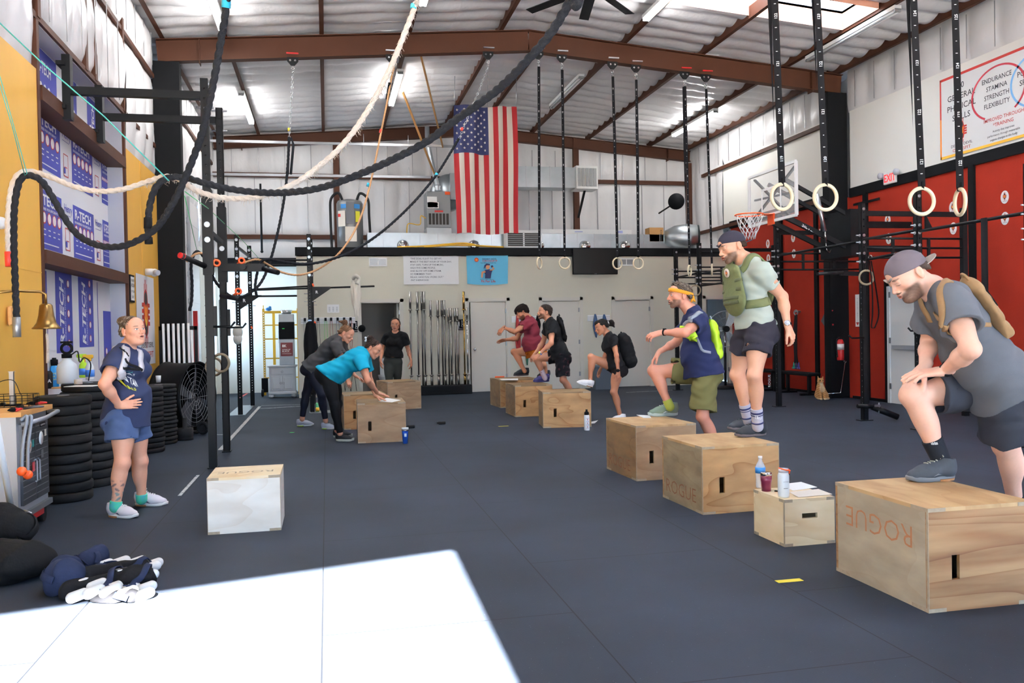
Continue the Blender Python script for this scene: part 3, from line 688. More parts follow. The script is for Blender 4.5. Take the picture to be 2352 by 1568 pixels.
# ------------------------------------------------------------------ ring sets and ropes
def sling(top, ring, label, grp, rdir, wd=.038, num=127, d0=.0, tail=None, tickf=1, step=.1, rm='ring wood', R=.0975, tailside=-1, old=False):
    """a gymnastics ring on its own numbered strap"""
    top, ring = Vector(top), Vector(ring); t = thing('gymnastic_ring', label, 'ring', ring, 0, grp)
    rd = Vector((math.cos(rdir), math.sin(rdir), 0))
    m = MB(); m.torus(ring, R, .0145, Vector((-rd.y, rd.x, 0)), n=36, k=10); m.build('hoop', rm, t)
    a = ring+Vector((0, 0, R+.015)); fwd = Vector((-_f[0], -_f[1], 0)).normalized(); sd = Vector((_r[0], _r[1], 0))
    m = MB(); tw = lambda s: math.sin(s*5+num)*.25
    def ribbon(p, q, w, off, ph=0, n=24, tp=0):
        def fn(i, j):
            c = p.lerp(q, i); an = .12*math.sin(i*7+ph)+ph*.1; dd = sd*math.cos(an)+fwd*math.sin(an)
            return c+dd*(j-.5)*w*(1-tp*max(0, i*1.6-.6))+fwd*off
        m.grid(fn, n, 1)
        b = [Vector(fn(k/n, j)) for k in (0,) for j in (0, 1)]
    ribbon(top, a, wd, .006, num % 3); ribbon(top+sd*.012, a+sd*.004, wd, -.008, 1+num % 2)
    if tail: ribbon(top+sd*tail[1]*.4, ring+sd*tail[1]*1.0+Vector((0, 0, tail[0])), wd, -.02, 2, tp=1)
    m.tube([a+Vector((0, 0, .03)), a+fwd*.012, a-Vector((0, 0, .03)), a-fwd*.012, a+Vector((0, 0, .03))], wd*.42, n=6, flat=.2)
    st = m.build('strap', 'black fabric', t)
    m = MB(); L = (top-a).length; n = int(L/step)
    for k in range(1, n):
        p = a+(top-a)*(k*step/L); an = .12*math.sin((1-k*step/L)*7+num % 3)+(num % 3)*.1; dd = sd*math.cos(an)+fwd*math.sin(an)
        pr = p+fwd*.009+(-sd*math.sin(an)+fwd*math.cos(an))*.0
        if k % 4 == 2: m.text(str(num), pr+dd*wd*.28-Vector((0, 0, .028)), (0, 0, 1), -dd, wd*.62, bold=.02)
        else:
            w_ = wd*(.3 if k % 2 else .18); m.box(pr+fwd*.001, (w_, .001, .005), Matrix((dd, dd.cross(V((0, 0, 1))), V((0, 0, 1)))).transposed())
        if k % 4 == 3: num += 1 
    m.build('markings', 'label white', st)
    return t
def trolley(mb, x, y, z):
    mb.poly([(x-.09, y-.02, z-.02), (x+.09, y-.02, z-.02), (x+.09, y-.02, z-.08), (x+.03, y-.02, z-.15), (x-.03, y-.02, z-.15), (x-.09, y-.02, z-.08)][::-1], .03, (0, 1, 0))
YR = 14.28
def zb(x): return zrt(x)-.36
TX = [(-.45, 'chain'), (1.15, 'chain'), (2.8, 'chain'), (3.69, 'a'), (4.11, 'b'), (5.04, 'c'), (5.48, 'd'), (6.41, 'e'), (6.82, 'f')]
tl = []
for i, (x, k) in enumerate(TX):
    z = zb(x); red = i in (0, 7, 8)
    t = thing('beam_trolley', ['black beam clamp holding the chain nearest the tall rack', 'black beam clamp above the tan climbing rope', 'black beam clamp whose chain crosses the flag', 'beam clamp above the first ring right of the flag', 'beam clamp above the ring beside the television', 'beam clamp above the ring overlapping the television edge', 'beam clamp above the ring in front of the wall vent', 'red-plated beam clamp over the ring beside the headband man', 'red-plated beam clamp nearest the basketball hoop'][i], 'beam clamp', (x, YR, z-.15), 0, 'clamps on the roof beam')
    m = MB(); trolley(m, x, YR, z); m.build('bracket', 'black steel', t)
    m = MB(); m.b2((x-.095, YR-.1, z+.015), (x+.095, YR-.07, z+.035)); m.build('clamp_plate', 'red plastic' if red else 'zinc', t)
    m = MB(); [bolt(m, (x+s*.04, YR-.02, z-.07), (0, -1, 0), .016, .02) for s in (-1, 1)]; m.torus((x, YR, z-.19), .022, .005, (0, 1, 0), n=14, k=6); m.torus((x, YR, z-.25), .03, .005, (1, .3, 0), n=14, k=6); m.build('hardware', 'chrome', t)
RL = ['first pale ring from the flag, hanging edge-turned on a numbered strap', 'pale ring hanging just in front of the television edge, nearer the flag', 'pale ring overlapping the television edge in front of the wall vent', 'pale ring with a loose strap tail through it, in front of the wall vent', 'ring with chalky lower rim above the headband man', 'ring with chalky rim beside the capped man\'s face']
for i, (x, px, py, rd) in enumerate(((3.69, 1239, 604, .9), (4.11, 1297, 604, .0), (5.04, 1418, 605, .3), (5.48, 1466, 605, .1), (6.41, 1584, 622, .85), (6.82, 1635, 619, 1.15))):
    r = P(px, py, Y=YR); sling((x, YR, zb(x)-.28), r, RL[i], 'rings on the roof beam', rd, num=117, tail=(-.1, .03) if i in (2, 3) else ((.6, -.05) if i == 4 else None), step=.115)
NR = ['pale wooden ring in front of the basketball backboard', 'pale wooden ring on a broad strap in front of the black column', 'pale wooden ring hanging above the capped man\'s head, full circle', 'pale ring turned edge-on with a pointed strap tail, nearest the red wall']
for i, (px, py, tp, rd, D) in enumerate(((1796, 452, 1778, .15, 6.75), (1896, 453, 1876, .0, 6.75), (2117, 462, 2097, -.1, 6.5), (2205, 464, 2192, 1.25, 6.6))):
    r = P(px, py, D=D); tpz = P(tp, 0, D=D); tp_ = r+(tpz-r)*((5.72-r.z)/(tpz.z-r.z))
    sling(tp_, r, NR[i], 'near rings on long straps', rd+.0, wd=.052, num=119+i, step=.095, tail=(.55+.3*(i % 2), -.05) if i != 3 else (-.1, .03), R=.1)
def rope(pts, r, name, m, label, cat='rope', n=14, seg=None, twist=True, lobes=3, pitch=.058, group=None, par=None):
    c = spline(pts, 40); L = [0.]
    for a, b in zip(c, c[1:]): L.append(L[-1]+(b-a).length)
    tot = L[-1]; N = int(tot/(pitch/9)) if seg is None else seg; out = []; j = 0
    for k in range(N+1):
        s = tot*k/N
        while j < len(c)-2 and L[j+1] < s: j += 1
        out.append(c[j].lerp(c[j+1], min(1, max(0, (s-L[j])/max(1e-6, L[j+1]-L[j])))))
    ds = tot/N; mb = MB()
    mb.tube(out, r, n=n, twist=(lambda i, an: .74+.34*abs(math.cos(lobes/2*(an-2*PI*i*ds/(pitch*lobes)))) ) if twist else None)
    if par is not None: return mb.build(name, m, par), out
    o = mb.build(name, m); tag(o, label, cat, group); return o, out
def PD(l): return [P(x, y, D=d) for x, y, d in l]
def UP(l): l = PD(l); p, q = l[0], l[1]; e = p+(p-q)*((6.3-p.z)/max(.2, p.z-q.z)); e = p.lerp(e, min(1, 1.6/max(.1, (e-p).length))); e.z = zrt(e.x)+.05; return [e, p.lerp(e, .5)]+l
def band(par, p, q, r, m, n='tape_wrap'):
    b = MB(); b.cyl(p, q, r, n=14); b.build(n, m, par)
r1, c1 = rope(UP([(530, -90, 5.0), (520, 10, 5.1), (508, 90, 5.2), (490, 190, 5.3), (468, 290, 5.4), (445, 360, 5.5), (418, 425, 5.55), (395, 470, 5.6), (362, 520, 5.7), (320, 550, 5.75), (275, 566, 5.8), (225, 563, 5.85), (180, 540, 5.9), (148, 500, 5.9), (122, 455, 5.9), (98, 418, 5.9), (75, 404, 5.9), (55, 405, 5.9), (42, 425, 5.9), (33, 480, 5.9), (32, 560, 5.95), (35, 650, 6.0), (38, 725, 6.0), (39, 768, 6.0)]), .0225, 'climbing_rope', 'black rope', 'black climbing rope looping under the other ropes, its grey end hanging beside the bell')
band(r1, c1[10], P(519, 18, D=5.1), .027, 'cyan tape'); band(r1, P(38, 728, D=6.0), P(39, 774, D=6.0), .027, 'grey metal', 'end_sleeve')
r2, c2 = rope(UP([(1345, -80, 4.0), (1310, 0, 4.15), (1262, 80, 4.3), (1200, 150, 4.45), (1150, 200, 4.6), (1100, 238, 4.75), (1040, 280, 4.9), (980, 325, 5.05), (900, 367, 5.2), (820, 402, 5.35), (740, 430, 5.5), (670, 441, 5.6), (600, 442, 5.7), (530, 434, 5.75), (470, 420, 5.8), (425, 408, 5.85), (388, 408, 5.85), (362, 425, 5.85), (348, 455, 5.85), (341, 495, 5.85), (340, 530, 5.85), (342, 556, 5.85)]), .0225, 'climbing_rope', 'black rope', 'black climbing rope rising across the flag to the top of the picture')
band(r2, P(340, 500, D=5.85), P(340, 525, D=5.85), .028, 'black paint', 'end_sleeve'); band(r2, P(341, 545, D=5.85), P(342, 560, D=5.85), .027, 'black paint', 'end_sleeve')
r3, c3 = rope(UP([(966, -60, 5.9), (952, 16, 6.0), (930, 75, 6.0), (908, 130, 6.0), (880, 190, 6.0), (850, 245, 6.0), (815, 298, 6.0), (775, 345, 6.0), (735, 380, 6.0), (690, 413, 6.0), (640, 438, 6.0), (590, 452, 6.0), (540, 456, 6.0), (490, 450, 6.0), (445, 434, 6.0), (410, 410, 6.0), (375, 406, 6.05), (330, 420, 6.1), (280, 435, 6.1), (225, 439, 6.1), (170, 428, 6.1), (120, 408, 6.1), (75, 394, 6.1), (45, 398, 6.05), (28, 425, 6.05), (20, 475, 6.05), (18, 530, 6.05), (20, 600, 6.05)]), .0195, 'climbing_rope', 'cream rope', 'cream cotton climbing rope with frayed middle, red-taped end at the yellow wall')
band(r3, P(951, 10, D=6.0), P(949, 20, D=6.0), .023, 'cyan tape'); band(r3, P(19, 578, D=6.05), P(21, 612, D=6.05), .025, 'red tape')
fz = MB()
for k in range(900):
    i = int(RNG.uniform(.38, .78)*len(c3)) if k % 4 else int(RNG.uniform(.16, .4)*len(c3)); p = c3[i]; d = Vector(RNG.normal(0, 1, 3)).normalized(); d.z -= .5
    L_ = RNG.uniform(.015, .045); a = p+d*.014; b = a+d*L_*.5+Vector((0, 0, -.004)); c_ = b+Vector(RNG.normal(0, .5, 3))*L_*.5-Vector((0, 0, L_*.2))
    fz.tube([a, b, c_], [.0022, .0016, .0006], n=3, cap=False)
fz.build('frayed_fibres', 'cream rope', r3)
# teal cords tying the ropes back
def cord(pts, r, m, label, name='cord'): mb = MB(); mb.tube(pts, r, n=5); return single(mb, name, m, label, 'cord')
cord(PD([(-40, 15, 5.6), (100, 148, 5.6), (240, 268, 5.7), (388, 415, 5.8)]), .005, 'teal cord', 'long teal cord running down to the crossing of the ropes')
cord(PD([(-20, 130, 5.4), (28, 290, 5.6), (57, 403, 5.85)])+PD([(62, 398, 5.85), (32, 290, 5.6), (-10, 140, 5.4)]), .003, 'teal cord', 'thin doubled cord holding the rope loop beside the yellow wall')
cord(PD([(425, 440, 6.0), (480, 480, 9.0), (560, 555, 12), (597, 596, 13.5)]), .004, 'green cord', 'pale green cord sloping down between the rack posts')
cord(PD([(424, 450, 6.0), (440, 520, 9.), (452, 575, 12.3)]), .004, 'green cord', 'pale green cord hanging before the sectional door')
# chains and far ropes
def chain(parent, a, b, n, name='chain'):
    a, b = Vector(a), Vector(b); m = MB(); d = (b-a)/n
    for k in range(n):
        c = a+d*(k+.5); ax = Vector((0, 1, 0)) if k % 2 else Vector((1, 0, 0)); u = d.normalized(); s = ax.cross(u).normalized(); L_ = d.length*.62; w = .016
        m.tube([c+u*L_*math.cos(q)+s*w*math.sin(q) for q in [2*PI*i/8 for i in range(9)]], .0045, n=5, cap=False)
    return m.build(name, 'zinc', parent)
def PY(l): return [P(x, y, Y=d) for x, y, d in l]
t1 = thing('climbing_rope', 'black rope on a chain, looping down behind the rack posts', 'rope', P(664, 320, Y=14.28))
a = P(664, 318, Y=14.28); chain(t1, (-.45, YR, zb(-.45)-.28), a, 26); rope(PY([(664, 315, 14.28), (661, 380, 14.2), (655, 440, 14.1), (645, 500, 14), (634, 550, 13.9), (622, 595, 13.8), (607, 635, 13.7), (590, 660, 13.6), (565, 678, 13.5), (543, 684, 13.4), (525, 677, 13.3), (508, 662, 13.2), (492, 642, 13.1), (482, 615, 13), (470, 592, 12.9), (455, 578, 12.8), (445, 585, 12.7), (439, 610, 12.7), (441, 650, 12.7), (440, 690, 12.7), (435, 714, 12.7)]), .022, 'strand', 'black rope', '', par=t1, n=9, pitch=.07)
band(t1, a+Vector((0, 0, .12)), a+Vector((0, 0, .17)), .02, 'yellow tape')
m = MB(); m.tube(PY([(661, 400, 14.2), (663, 330, 14.25), (669, 316, 14.28), (674, 332, 14.25), (668, 400, 14.2)]), .02, n=8); m.build('spliced_eye', 'black rope', t1)
t2 = thing('climbing_rope', 'tan manila climbing rope curving down to the tall rack', 'rope', P(905, 160, Y=14.28))
a = P(906, 150, Y=14.28); rope(PY([(905, 152, 14.28), (897, 190, 14.28), (888, 240, 14.2), (876, 300, 14.2), (862, 370, 14.1), (846, 440, 14.0), (828, 500, 13.9), (803, 550, 13.8), (770, 590, 13.7), (730, 618, 13.6), (690, 631, 13.5), (650, 626, 13.4), (620, 610, 13.3), (593, 596, 13.2), (570, 600, 13.1), (546, 609, 13), (520, 608, 12.9), (500, 600, 12.8), (483, 590, 12.7), (465, 582, 12.6), (450, 583, 12.5), (437, 592, 12.5), (428, 601, 12.5)]), .0165, 'strand', 'tan rope', '', par=t2, n=10, pitch=.05)
band(t2, P(895, 190, Y=14.28), P(889, 228, Y=14.28), .026, 'black paint'); band(t2, P(875, 297, Y=14.2), P(873, 305, Y=14.2), .021, 'red tape'); band(t2, P(846, 420, Y=14.0), P(844, 428, Y=14.0), .022, 'cyan tape'); chain(t2, (1.15, YR, zb(1.15)-.28), a, 3)
t3 = thing('climbing_rope', 'black rope on the chain that crosses the flag, sagging to the far rack', 'rope', P(1052, 322, Y=14.0))
a = P(1055, 318, Y=14.0); chain(t3, (2.8, YR, zb(2.8)-.28), a, 30); rope(PY([(1054, 318, 14), (1035, 350, 14), (1005, 398, 13.9), (965, 448, 13.8), (925, 490, 13.7), (880, 530, 13.6), (835, 562, 13.5), (790, 585, 13.4), (740, 601, 13.3), (695, 606, 13.2), (650, 601, 13.2), (615, 595, 13.2), (597, 604, 13.2), (590, 630, 13.2), (586, 660, 13.2), (590, 680, 13.2)]), .021, 'strand', 'black rope', '', par=t3, n=9, pitch=.07)
band(t3, P(1060, 300, Y=14), P(1062, 293, Y=14), .022, 'red tape'); band(t3, P(1004, 398, Y=13.9), P(1000, 404, Y=13.9), .026, 'cyan tape')
# ------------------------------------------------------------------ strip lights, fan, struts
SL = [(-1.48, 11.8, 13.75, 1, 'lit strip light nearest the upper window wall'), (1.53, 10.9, 12.9, 1, 'lit strip light beside the cream rope top'), (5.17, 11.0, 13.0, 1, 'lit strip light beside the skylight'), (8.53, 11.26, 13.7, 0, 'unlit strip light beneath the skylight end, near the red wall'), (-1.54, 17.36, 19.7, 1, 'lit strip light above the far rack'), (1.48, 16.3, 18.66, 1, 'lit strip light left of the flag beyond the beam'), (5.07, 16.2, 18.5, 0, 'unlit strip light right of the flag'), (8.48, 17.27, 19.6, 1, 'lit strip light above the basketball hoop, beyond the beam')]
mat('tube off', 'd8dadb', .4)
for x, y0, y1, on, lb_ in SL:
    z = zrt(x)-.06; t = thing('strip_light', lb_, 'ceiling light', (x, (y0+y1)/2, z), 0, 'fluorescent strip lights')
    m = MB(); m.b2((x-.06, y0, z-.01), (x+.06, y1, z+.05)); m.build('housing', 'white paint', t)
    for s in (-1, 1):
        m = MB(); m.cyl((x+s*.035, y0+.03, z-.035), (x+s*.035, y1-.03, z-.035), .018, n=10); m.build('tube', 'tube light' if on else 'tube off', t)
    m = MB(); m.b2((x-.055, y0, z-.05), (x+.055, y0+.03, z)); m.b2((x-.055, y1-.03, z-.05), (x+.055, y1, z)); m.build('end_cap', 'grey metal', t)
fc = P(1362, -28, Z=5.55); t = thing('ceiling_fan', 'large dark ceiling fan with long blades at the top edge', 'fan', fc)
m = MB(); m.cyl(fc+V((0, 0, -.08)), fc+V((0, 0, .15)), .11); m.cyl(fc+V((0, 0, .1)), (fc.x, fc.y, zrt(fc.x)), .025, n=8); m.build('hub', 'black steel', t)
for tgt in ((1340, 48), (1462, 43), (1188, 36), (1300, -90), (1440, -100), (1600, -30)):
    e = P(*tgt, Z=5.55); d = (e-fc).normalized()*1.05; m = MB(); m.bar(fc+d*.08, fc+d, .13, .008, up=(.15*d.y, -.15*d.x, 1)); m.build('blade', 'black steel', t)
for i, (z, Y, x0, x1, y0_) in enumerate(((5.62, 19.3, XL+.1, 3.15, 0), (4.9, 19.3, XL+.1, 2.4, 0))):
    t = thing('strut_channel', ['upper galvanised strut channel crossing behind the ropes', 'lower galvanised strut channel above the water heater'][i], 'pipe', (0, Y, z), 0, 'galvanised struts')
    m = MB(); m.bar((x0, Y, z), (x1, Y, z+.03), .05, .05); m.build('channel', 'zinc', t)
    m = MB(); [m.cyl((x, Y, z), (x, Y, z+.25), .008, n=6) for x in (.9, 1.9)]; m.build('hanger_rod', 'zinc', t)
m = MB(); m.tube([(-1.43, 20.4, 4.9), (-1.43, 20.4, 3.35)], .025); m.sph((-1.43, 20.4, 3.33), .035); single(m, 'hanging_pipe', 'black steel', 'black pipe hanging in front of the far insulation above the scaffold', 'pipe')
for i, (a, b) in enumerate((((925, 210), (1000, 405)), ((967, 128), (1017, 337)))):
    m = MB(); m.bar(P(*a, Y=17.5 if i == 0 else 15.6), P(*b, Y=19.6 if i == 0 else 19.3), .03, .05); single(m, 'brace', 'wood top', ['brown timber brace reaching down to the lower strut, beside the strip light', 'brown timber brace reaching the end of the upper strut'][i], 'brace')
# ------------------------------------------------------------------ printed foam boards in the window bays
def emblem(mb, o, r, u, s, mi=(0, 1, 2, 3), n=None):
    """the club's mask-and-sun mark: red rays and ribs, dark mask, flame centre; mi = red, dark, orange, yellow"""
    o, r, u = Vector(o), Vector(r), Vector(u); nn = r.cross(u)
    def q(pts, k, h): mb.poly([o+r*(x*s)+u*(y*s)+nn*h*.0006 for x, y in pts], .0004, nn, mi=k)
    def rc(x0, y0, x1, y1, k, h): q([(x0, y0), (x1, y0), (x1, y1), (x0, y1)], k, h)
    for x in (-.09, -.03, .03, .09):
        ex = .06 if abs(x) < .05 else 0; rc(x-.014, .33, x+.014, .44+ex, 0, 0); rc(x-.014, -.44-ex, x+.014, -.33, 0, 0)
    for y in (.13, .04, -.05, -.14): rc(-.27, y-.03, .27, y+.03, 0, 0)
    q([(0, .36), (.1, .32), (.13, .2), (.17, .08), (.16, -.12), (.12, -.28), (0, -.36), (-.12, -.28), (-.16, -.12), (-.17, .08), (-.13, .2), (-.1, .32)], 0, 1)
    q([(0, .33), (.09, .28), (.1, .18), (0, .1), (-.1, .18), (-.09, .28)], 1, 2)
    q([(0, -.06), (.1, -.14), (.09, -.26), (0, -.33), (-.09, -.26), (-.1, -.14)], 1, 2)
    q([(-.15, .14), (-.05, .09), (0, .15), (.05, .09), (.15, .14), (.06, -.1), (0, -.16), (-.06, -.1)], 2, 3)
    q([(-.12, -.03), (0, -.1), (.12, -.03), (.05, -.15), (0, -.19), (-.05, -.15)], 3, 4)
bp = MB(); xw = XL-.198
def brd(y0, z1, w, h):
    bp.b2((xw-.001, y0, z1-h), (xw+.001, y0+w, z1), mi=0); X = xw+.0015; Y_ = (0, 1, 0); Z_ = (0, 0, 1)
    bp.text('R-TECH', (X, y0+.05, z1-h*.25), Y_, Z_, h*.25, mi=1, sx=.86*w/(h*.25*3.75), bold=.03); bp.text('ENGINEERED FOR EFFICIENCY', (X, y0+.05, z1-h*.34), Y_, Z_, h*.06, mi=1, sx=.86*w/(h*.06*14.8), bold=.02)
    for k in range(5): c = (X, y0+w*(.12+.19*k), z1-h*.47); bp.lathe([(0, 0), (w*.075, 0), (w*.075, .001)], c, (1, 0, 0), 18, 2, False); bp.lathe([(0, 0), (w*.06, 0), (w*.06, .002)], c, (1, 0, 0), 18, 1, False)
    for j in range(2):
        for k in range(5): bp.b2((X, y0+w*(.1+.18*k), z1-h*(.68+.09*j)), (X+.001, y0+w*(.18+.18*k), z1-h*(.66+.09*j)), mi=1)
    bp.b2((X, y0+w*.06, z1-h*.92), (X+.001, y0+w*.85, z1-h*.9), mi=1)
    y2 = y0+w+.08
    if y2+.3 < 12.05:
        bp.text('Henry', (X, y2, z1-.12), Y_, Z_, .12, mi=0, bold=.01); bp.b2((X, y2, z1-.16), (X+.001, y2+.25, z1-.155), mi=0)
        for (a, b, c, d) in ((y2+.03, -.55, y2+.2, -.54), (y2+.03, -.55, y2+.04, -.3), (y2+.19, -.55, y2+.2, -.3), (y2+.03, -.31, y2+.2, -.3), (y2+.07, -.45, y2+.16, -.44)): bp.b2((X, a, z1+b), (X+.001, c, z1+d), mi=2)
        bp.b2((X, y2+.03, z1-h*.86), (X+.001, y2+.1, z1-h*.75), mi=0)
for y0 in (9.2, 10.5, 11.8): brd(y0, 3.75, .87 if y0 < 11 else .35, .6); brd(y0, 2.93, .87 if y0 < 11 else .35, .6)
for y0, w_, z0_, z1_, sp in ((9.3, .2, 1.2, 2.1, 0), (9.78, .59, 1.25, 2.12, 1), (10.63, .62, 1.3, 2.12, 1), (11.45, .02, 1.0, 2.1, 0), (11.72, .4, .8, 1.75, 0)):
    bp.b2((xw-.001, y0, z0_), (xw+.001, y0+w_, z1_), mi=0)
    if sp: bp.text('R-TECH', (xw+.0015, y0+.27, 1.32), (0, 0, 1), (0, -1, 0), .2, mi=1, bold=.03, shear=.2, sx=1.05); bp.text('ENGINEERED FOR EFFICIENCY', (xw+.0015, y0+.34, 1.32), (0, 0, 1), (0, -1, 0), .05, mi=1, sx=.95)
    if w_ > .3:
        for k in range(5 if sp else 3): c = (xw+.0015, y0+w_*(.75 if sp else .3), z0_+.1+.165*k); bp.lathe([(0, 0), (.045, 0), (.045, .001)], c, (1, 0, 0), 16, 2, False); bp.lathe([(0, 0), (.036, 0), (.036, .002)], c, (1, 0, 0), 16, 1, False)
for y0, w_ in ((9.35, .65), (10.25, .5), (11.2, .45)):
    bp.b2((xw-.001, y0, 3.82), (xw+.001, y0+w_, 4.37), mi=0); bp.text('R-TECH', (xw+.0015, y0+.3, 3.87), (0, 0, 1), (0, -1, 0), .16, mi=1, bold=.03, sx=.8) if y0 > 11 else bp.text('R-TECH', (xw+.0015, y0+.04, 4.14), (0, 1, 0), (0, 0, 1), .17, mi=1, bold=.02, sx=w_*1.1)
    for k in range(3): bp.lathe([(0, 0), (.035, 0), (.035, .002)], (xw+.0015, y0+.12+.13*k, 4.0), (1, 0, 0), 14, 1, False)
ob = bp.build('board_print', ['foam board blue', 'label white', 'label red'], fbd)
# near yellow-wall signs
t = thing('framed_sign', 'small black framed word sign on the yellow panel', 'sign', (XL+.02, 12.32, 1.9)); x = XL+.015
m = MB(); m.b2((x, 12.2, 1.88), (x+.02, 12.45, 2.25)); m.build('frame', 'black paint', t); m = MB(); m.b2((x+.02, 12.225, 1.905), (x+.022, 12.425, 2.225)); pn = m.build('card', 'label white', t)
m = MB()
for i, s in enumerate(('EVERY', 'BEST HOUR', 'OF YOUR', 'DAY', 'THE DAY')): pass
for i, (s, sz) in enumerate((('THE BEST', .045), ('HOUR', .07), ('OF YOUR', .045), ('DAY', .05))): m.text(s, (x+.0225, 12.325, 2.16-.075*i), (0, 1, 0), (0, 0, 1), sz, align='CENTER', bold=.02)
m.build('lettering', 'label black', pn)
t = thing('logo_poster', 'tall pale poster with the red club emblem on the yellow wall', 'poster', (XL+.02, 13.2, 1.0))
m = MB(); m.b2((x+.0025, 12.62, 1.0), (x+.004, 13.86, 2.3)); m.build('sheet', 'foam board white', t)
m = MB(); emblem(m, (x+.005, 13.24, 1.74), (0, 1, 0), (0, 0, 1), 1.0, (0, 1, 2, 3)); m.text('DESERT DEVIL', (x+.0055, 13.28, 1.25), (0, 1, 0), (0, 0, 1), .11, mi=1, align='CENTER', sx=1.25, bold=.01); m.text('CROSSFIT', (x+.0055, 13.28, 1.1), (0, 1, 0), (0, 0, 1), .13, mi=0, align='CENTER', sx=1.5, bold=.01)
m.build('emblem', ['label red', 'label black', 'logo orange', 'logo yellow'], t)
t = thing('wall_camera', 'small white domed device above the poster', 'camera', (XL+.02, 13.3, 2.36)); m = MB(); m.cyl((x, 13.3, 2.36), (x+.1, 13.3, 2.36), .05); m.sph((x+.12, 13.32, 2.35), .06); m.build('housing', 'white paint', t); m = MB(); m.cyl((x+.14, 13.26, 2.35), (x+.19, 13.22, 2.34), .04); m.build('lens_hood', 'reveal grey', t)
# bell
b = P(107, 752, X=-2.3); t = thing('brass_bell', 'brass ship bell on a wall bracket with a white pull rope', 'bell', b)
m = MB(); m.lathe([(.001, .2), (.035, .2), (.05, .185), (.06, .1), (.075, .04), (.1, .005), (.112, -.005), (.108, -.012), (.09, 0), (.001, .02)], b, n=28); m.build('bell_body', 'bronze', t)
m = MB(); m.tube([(XL+.01, b.y-.3, b.z+.28), (XL+.12, b.y-.2, b.z+.3), (b.x-.04, b.y-.02, b.z+.3), (b.x, b.y, b.z+.28), (b.x, b.y, b.z+.2)], .011); m.cyl((XL+.008, b.y-.3, b.z+.28), (XL+.018, b.y-.3, b.z+.28), .04); m.build('bracket', 'bronze', t)
m = MB(); m.tube([(b.x, b.y, b.z), (b.x, b.y, b.z-.06)], .006); m.tube(spline([(b.x, b.y, b.z-.05), (b.x+.005, b.y, b.z-.15), (b.x, b.y, b.z-.3)], 6), [.008]+[.012]*12); m.build('pull_rope', 'cream rope', t)
g = P(24, 725, X=-2.56); m = MB(); m.box(g, (.03, .07, .16), bev=.01); single(m, 'wooden_block', 'wood top', 'small wooden block on the yellow wall behind the hanging black rope end', 'block')
g = P(2, 512, X=-2.5); m = MB(); m.sph(g, .05); m.cyl(g, g+V((-.1, 0, 0)), .03); single(m, 'round_fitting', 'white paint', 'white round wall fitting at the edge beside the red rope end', 'fitting')
# ------------------------------------------------------------------ stacks of bumper plates
pl0 = None; STK = [(-2.27, 8.05, 11, .083, .225), (-2.25, 8.75, 12, .082, .225), (-2.25, 9.5, 9, .082, .225), (-2.27, 10.3, 8, .085, .225), (-2.2, 11.05, 13, .062, .225), (-2.18, 11.85, 15, .052, .22)]
SN = ['nearest to the tool cabinet', 'second from the tool cabinet', 'behind the standing woman\'s back', 'behind the standing woman', 'just past the standing woman', 'beside the drum fan']
def plate(label, grp, R, h):
    t = thing('bumper_plate', label, 'weight plate', (0, 0, 0), 0, grp)
    m = MB(); m.lathe([(.026, 0), (R-.045, 0), (R-.03, .004), (R-.012, 0), (R, .012), (R, h-.014), (R-.012, h-.003), (R-.03, h-.006), (R-.045, h-.004), (.026, h-.004)], n=40); m.build('rubber_disc', 'black rubber', t, world=False)
    m = MB(); m.lathe([(.026, -.0), (.05, -.0), (.05, h-.002), (.026, h-.002)], n=16); m.build('hub_ring', 'grey metal', t, world=False); return t
for k, (x, y, n, h, R) in enumerate(STK):
    base = plate(f'black rubber plate, bottom of the stack {SN[k]}', 'stacked bumper plates', R, h); base.location = (x, y, .0)
    for j in range(1, n):
        pos = 'topmost' if j == n-1 else 'in the middle'
        copy_tree(base, loc=(x+RNG.normal(0, .006), y+RNG.normal(0, .006), j*h), rz=RNG.uniform(0, 6), label=f'black rubber plate, {pos} of the stack {SN[k]}', group='stacked bumper plates' if j == n-1 else f'middle plates of stack {SN[k]}')
# things on the stacks
def bottle(name, label, loc, prof, m, cap, mcap, cat='bottle', extra=None, n=24):
    t = thing(name, label, cat, loc); q = MB(); q.lathe(prof, loc, n=n); q.build('body', m, t); q = MB(); q.lathe(cap, loc, n=n); q.build('cap', mcap, t)
    if extra: extra(t)
    return t
def SP(px, py, st, dz=0): x, y, n, h, R = STK[st]; return P(px, py, Z=n*h-.004+dz)
mat('blue label', '3f79c8', .5)
p = SP(110, 892, 0); bottle('black_flask', 'short black flask with white mark on the front plate stack', p, [(0, 0), (.045, 0), (.047, .01), (.047, .15), (.035, .17), (0, .17)], 'black rubber', [(0, .165), (.03, .165), (.03, .175), (0, .175)], 'black paint', extra=lambda t: MB().text('FA', (p.x-.01, p.y-.0478, .06+p.z), (1, 0, 0), (0, 0, 1), .05, bold=.03).build('mark', 'label white', t))
p2 = SP(126, 888, 0); bottle('blue_bottle', 'tall bright blue insulated bottle with black loop lid', p2, [(0, 0), (.038, 0), (.04, .01), (.04, .2), (.03, .225), (0, .225)], 'blue bottle', [(0, .22), (.034, .22), (.036, .28), (.02, .285), (.02, .3), (0, .3)], 'black paint', extra=lambda t: [MB().text(s, (p2.x-.018, p2.y-.041, .13-.03*i+p2.z), (1, 0, 0), (0, 0, 1), .024).build('mark', 'label yellow', t) for i, s in enumerate(('LIVE', 'WE', 'CAN'))])
p3 = SP(155, 880, 1); t = thing('garden_sprayer', 'translucent pump sprayer with black handle and hose', 'sprayer', p3)
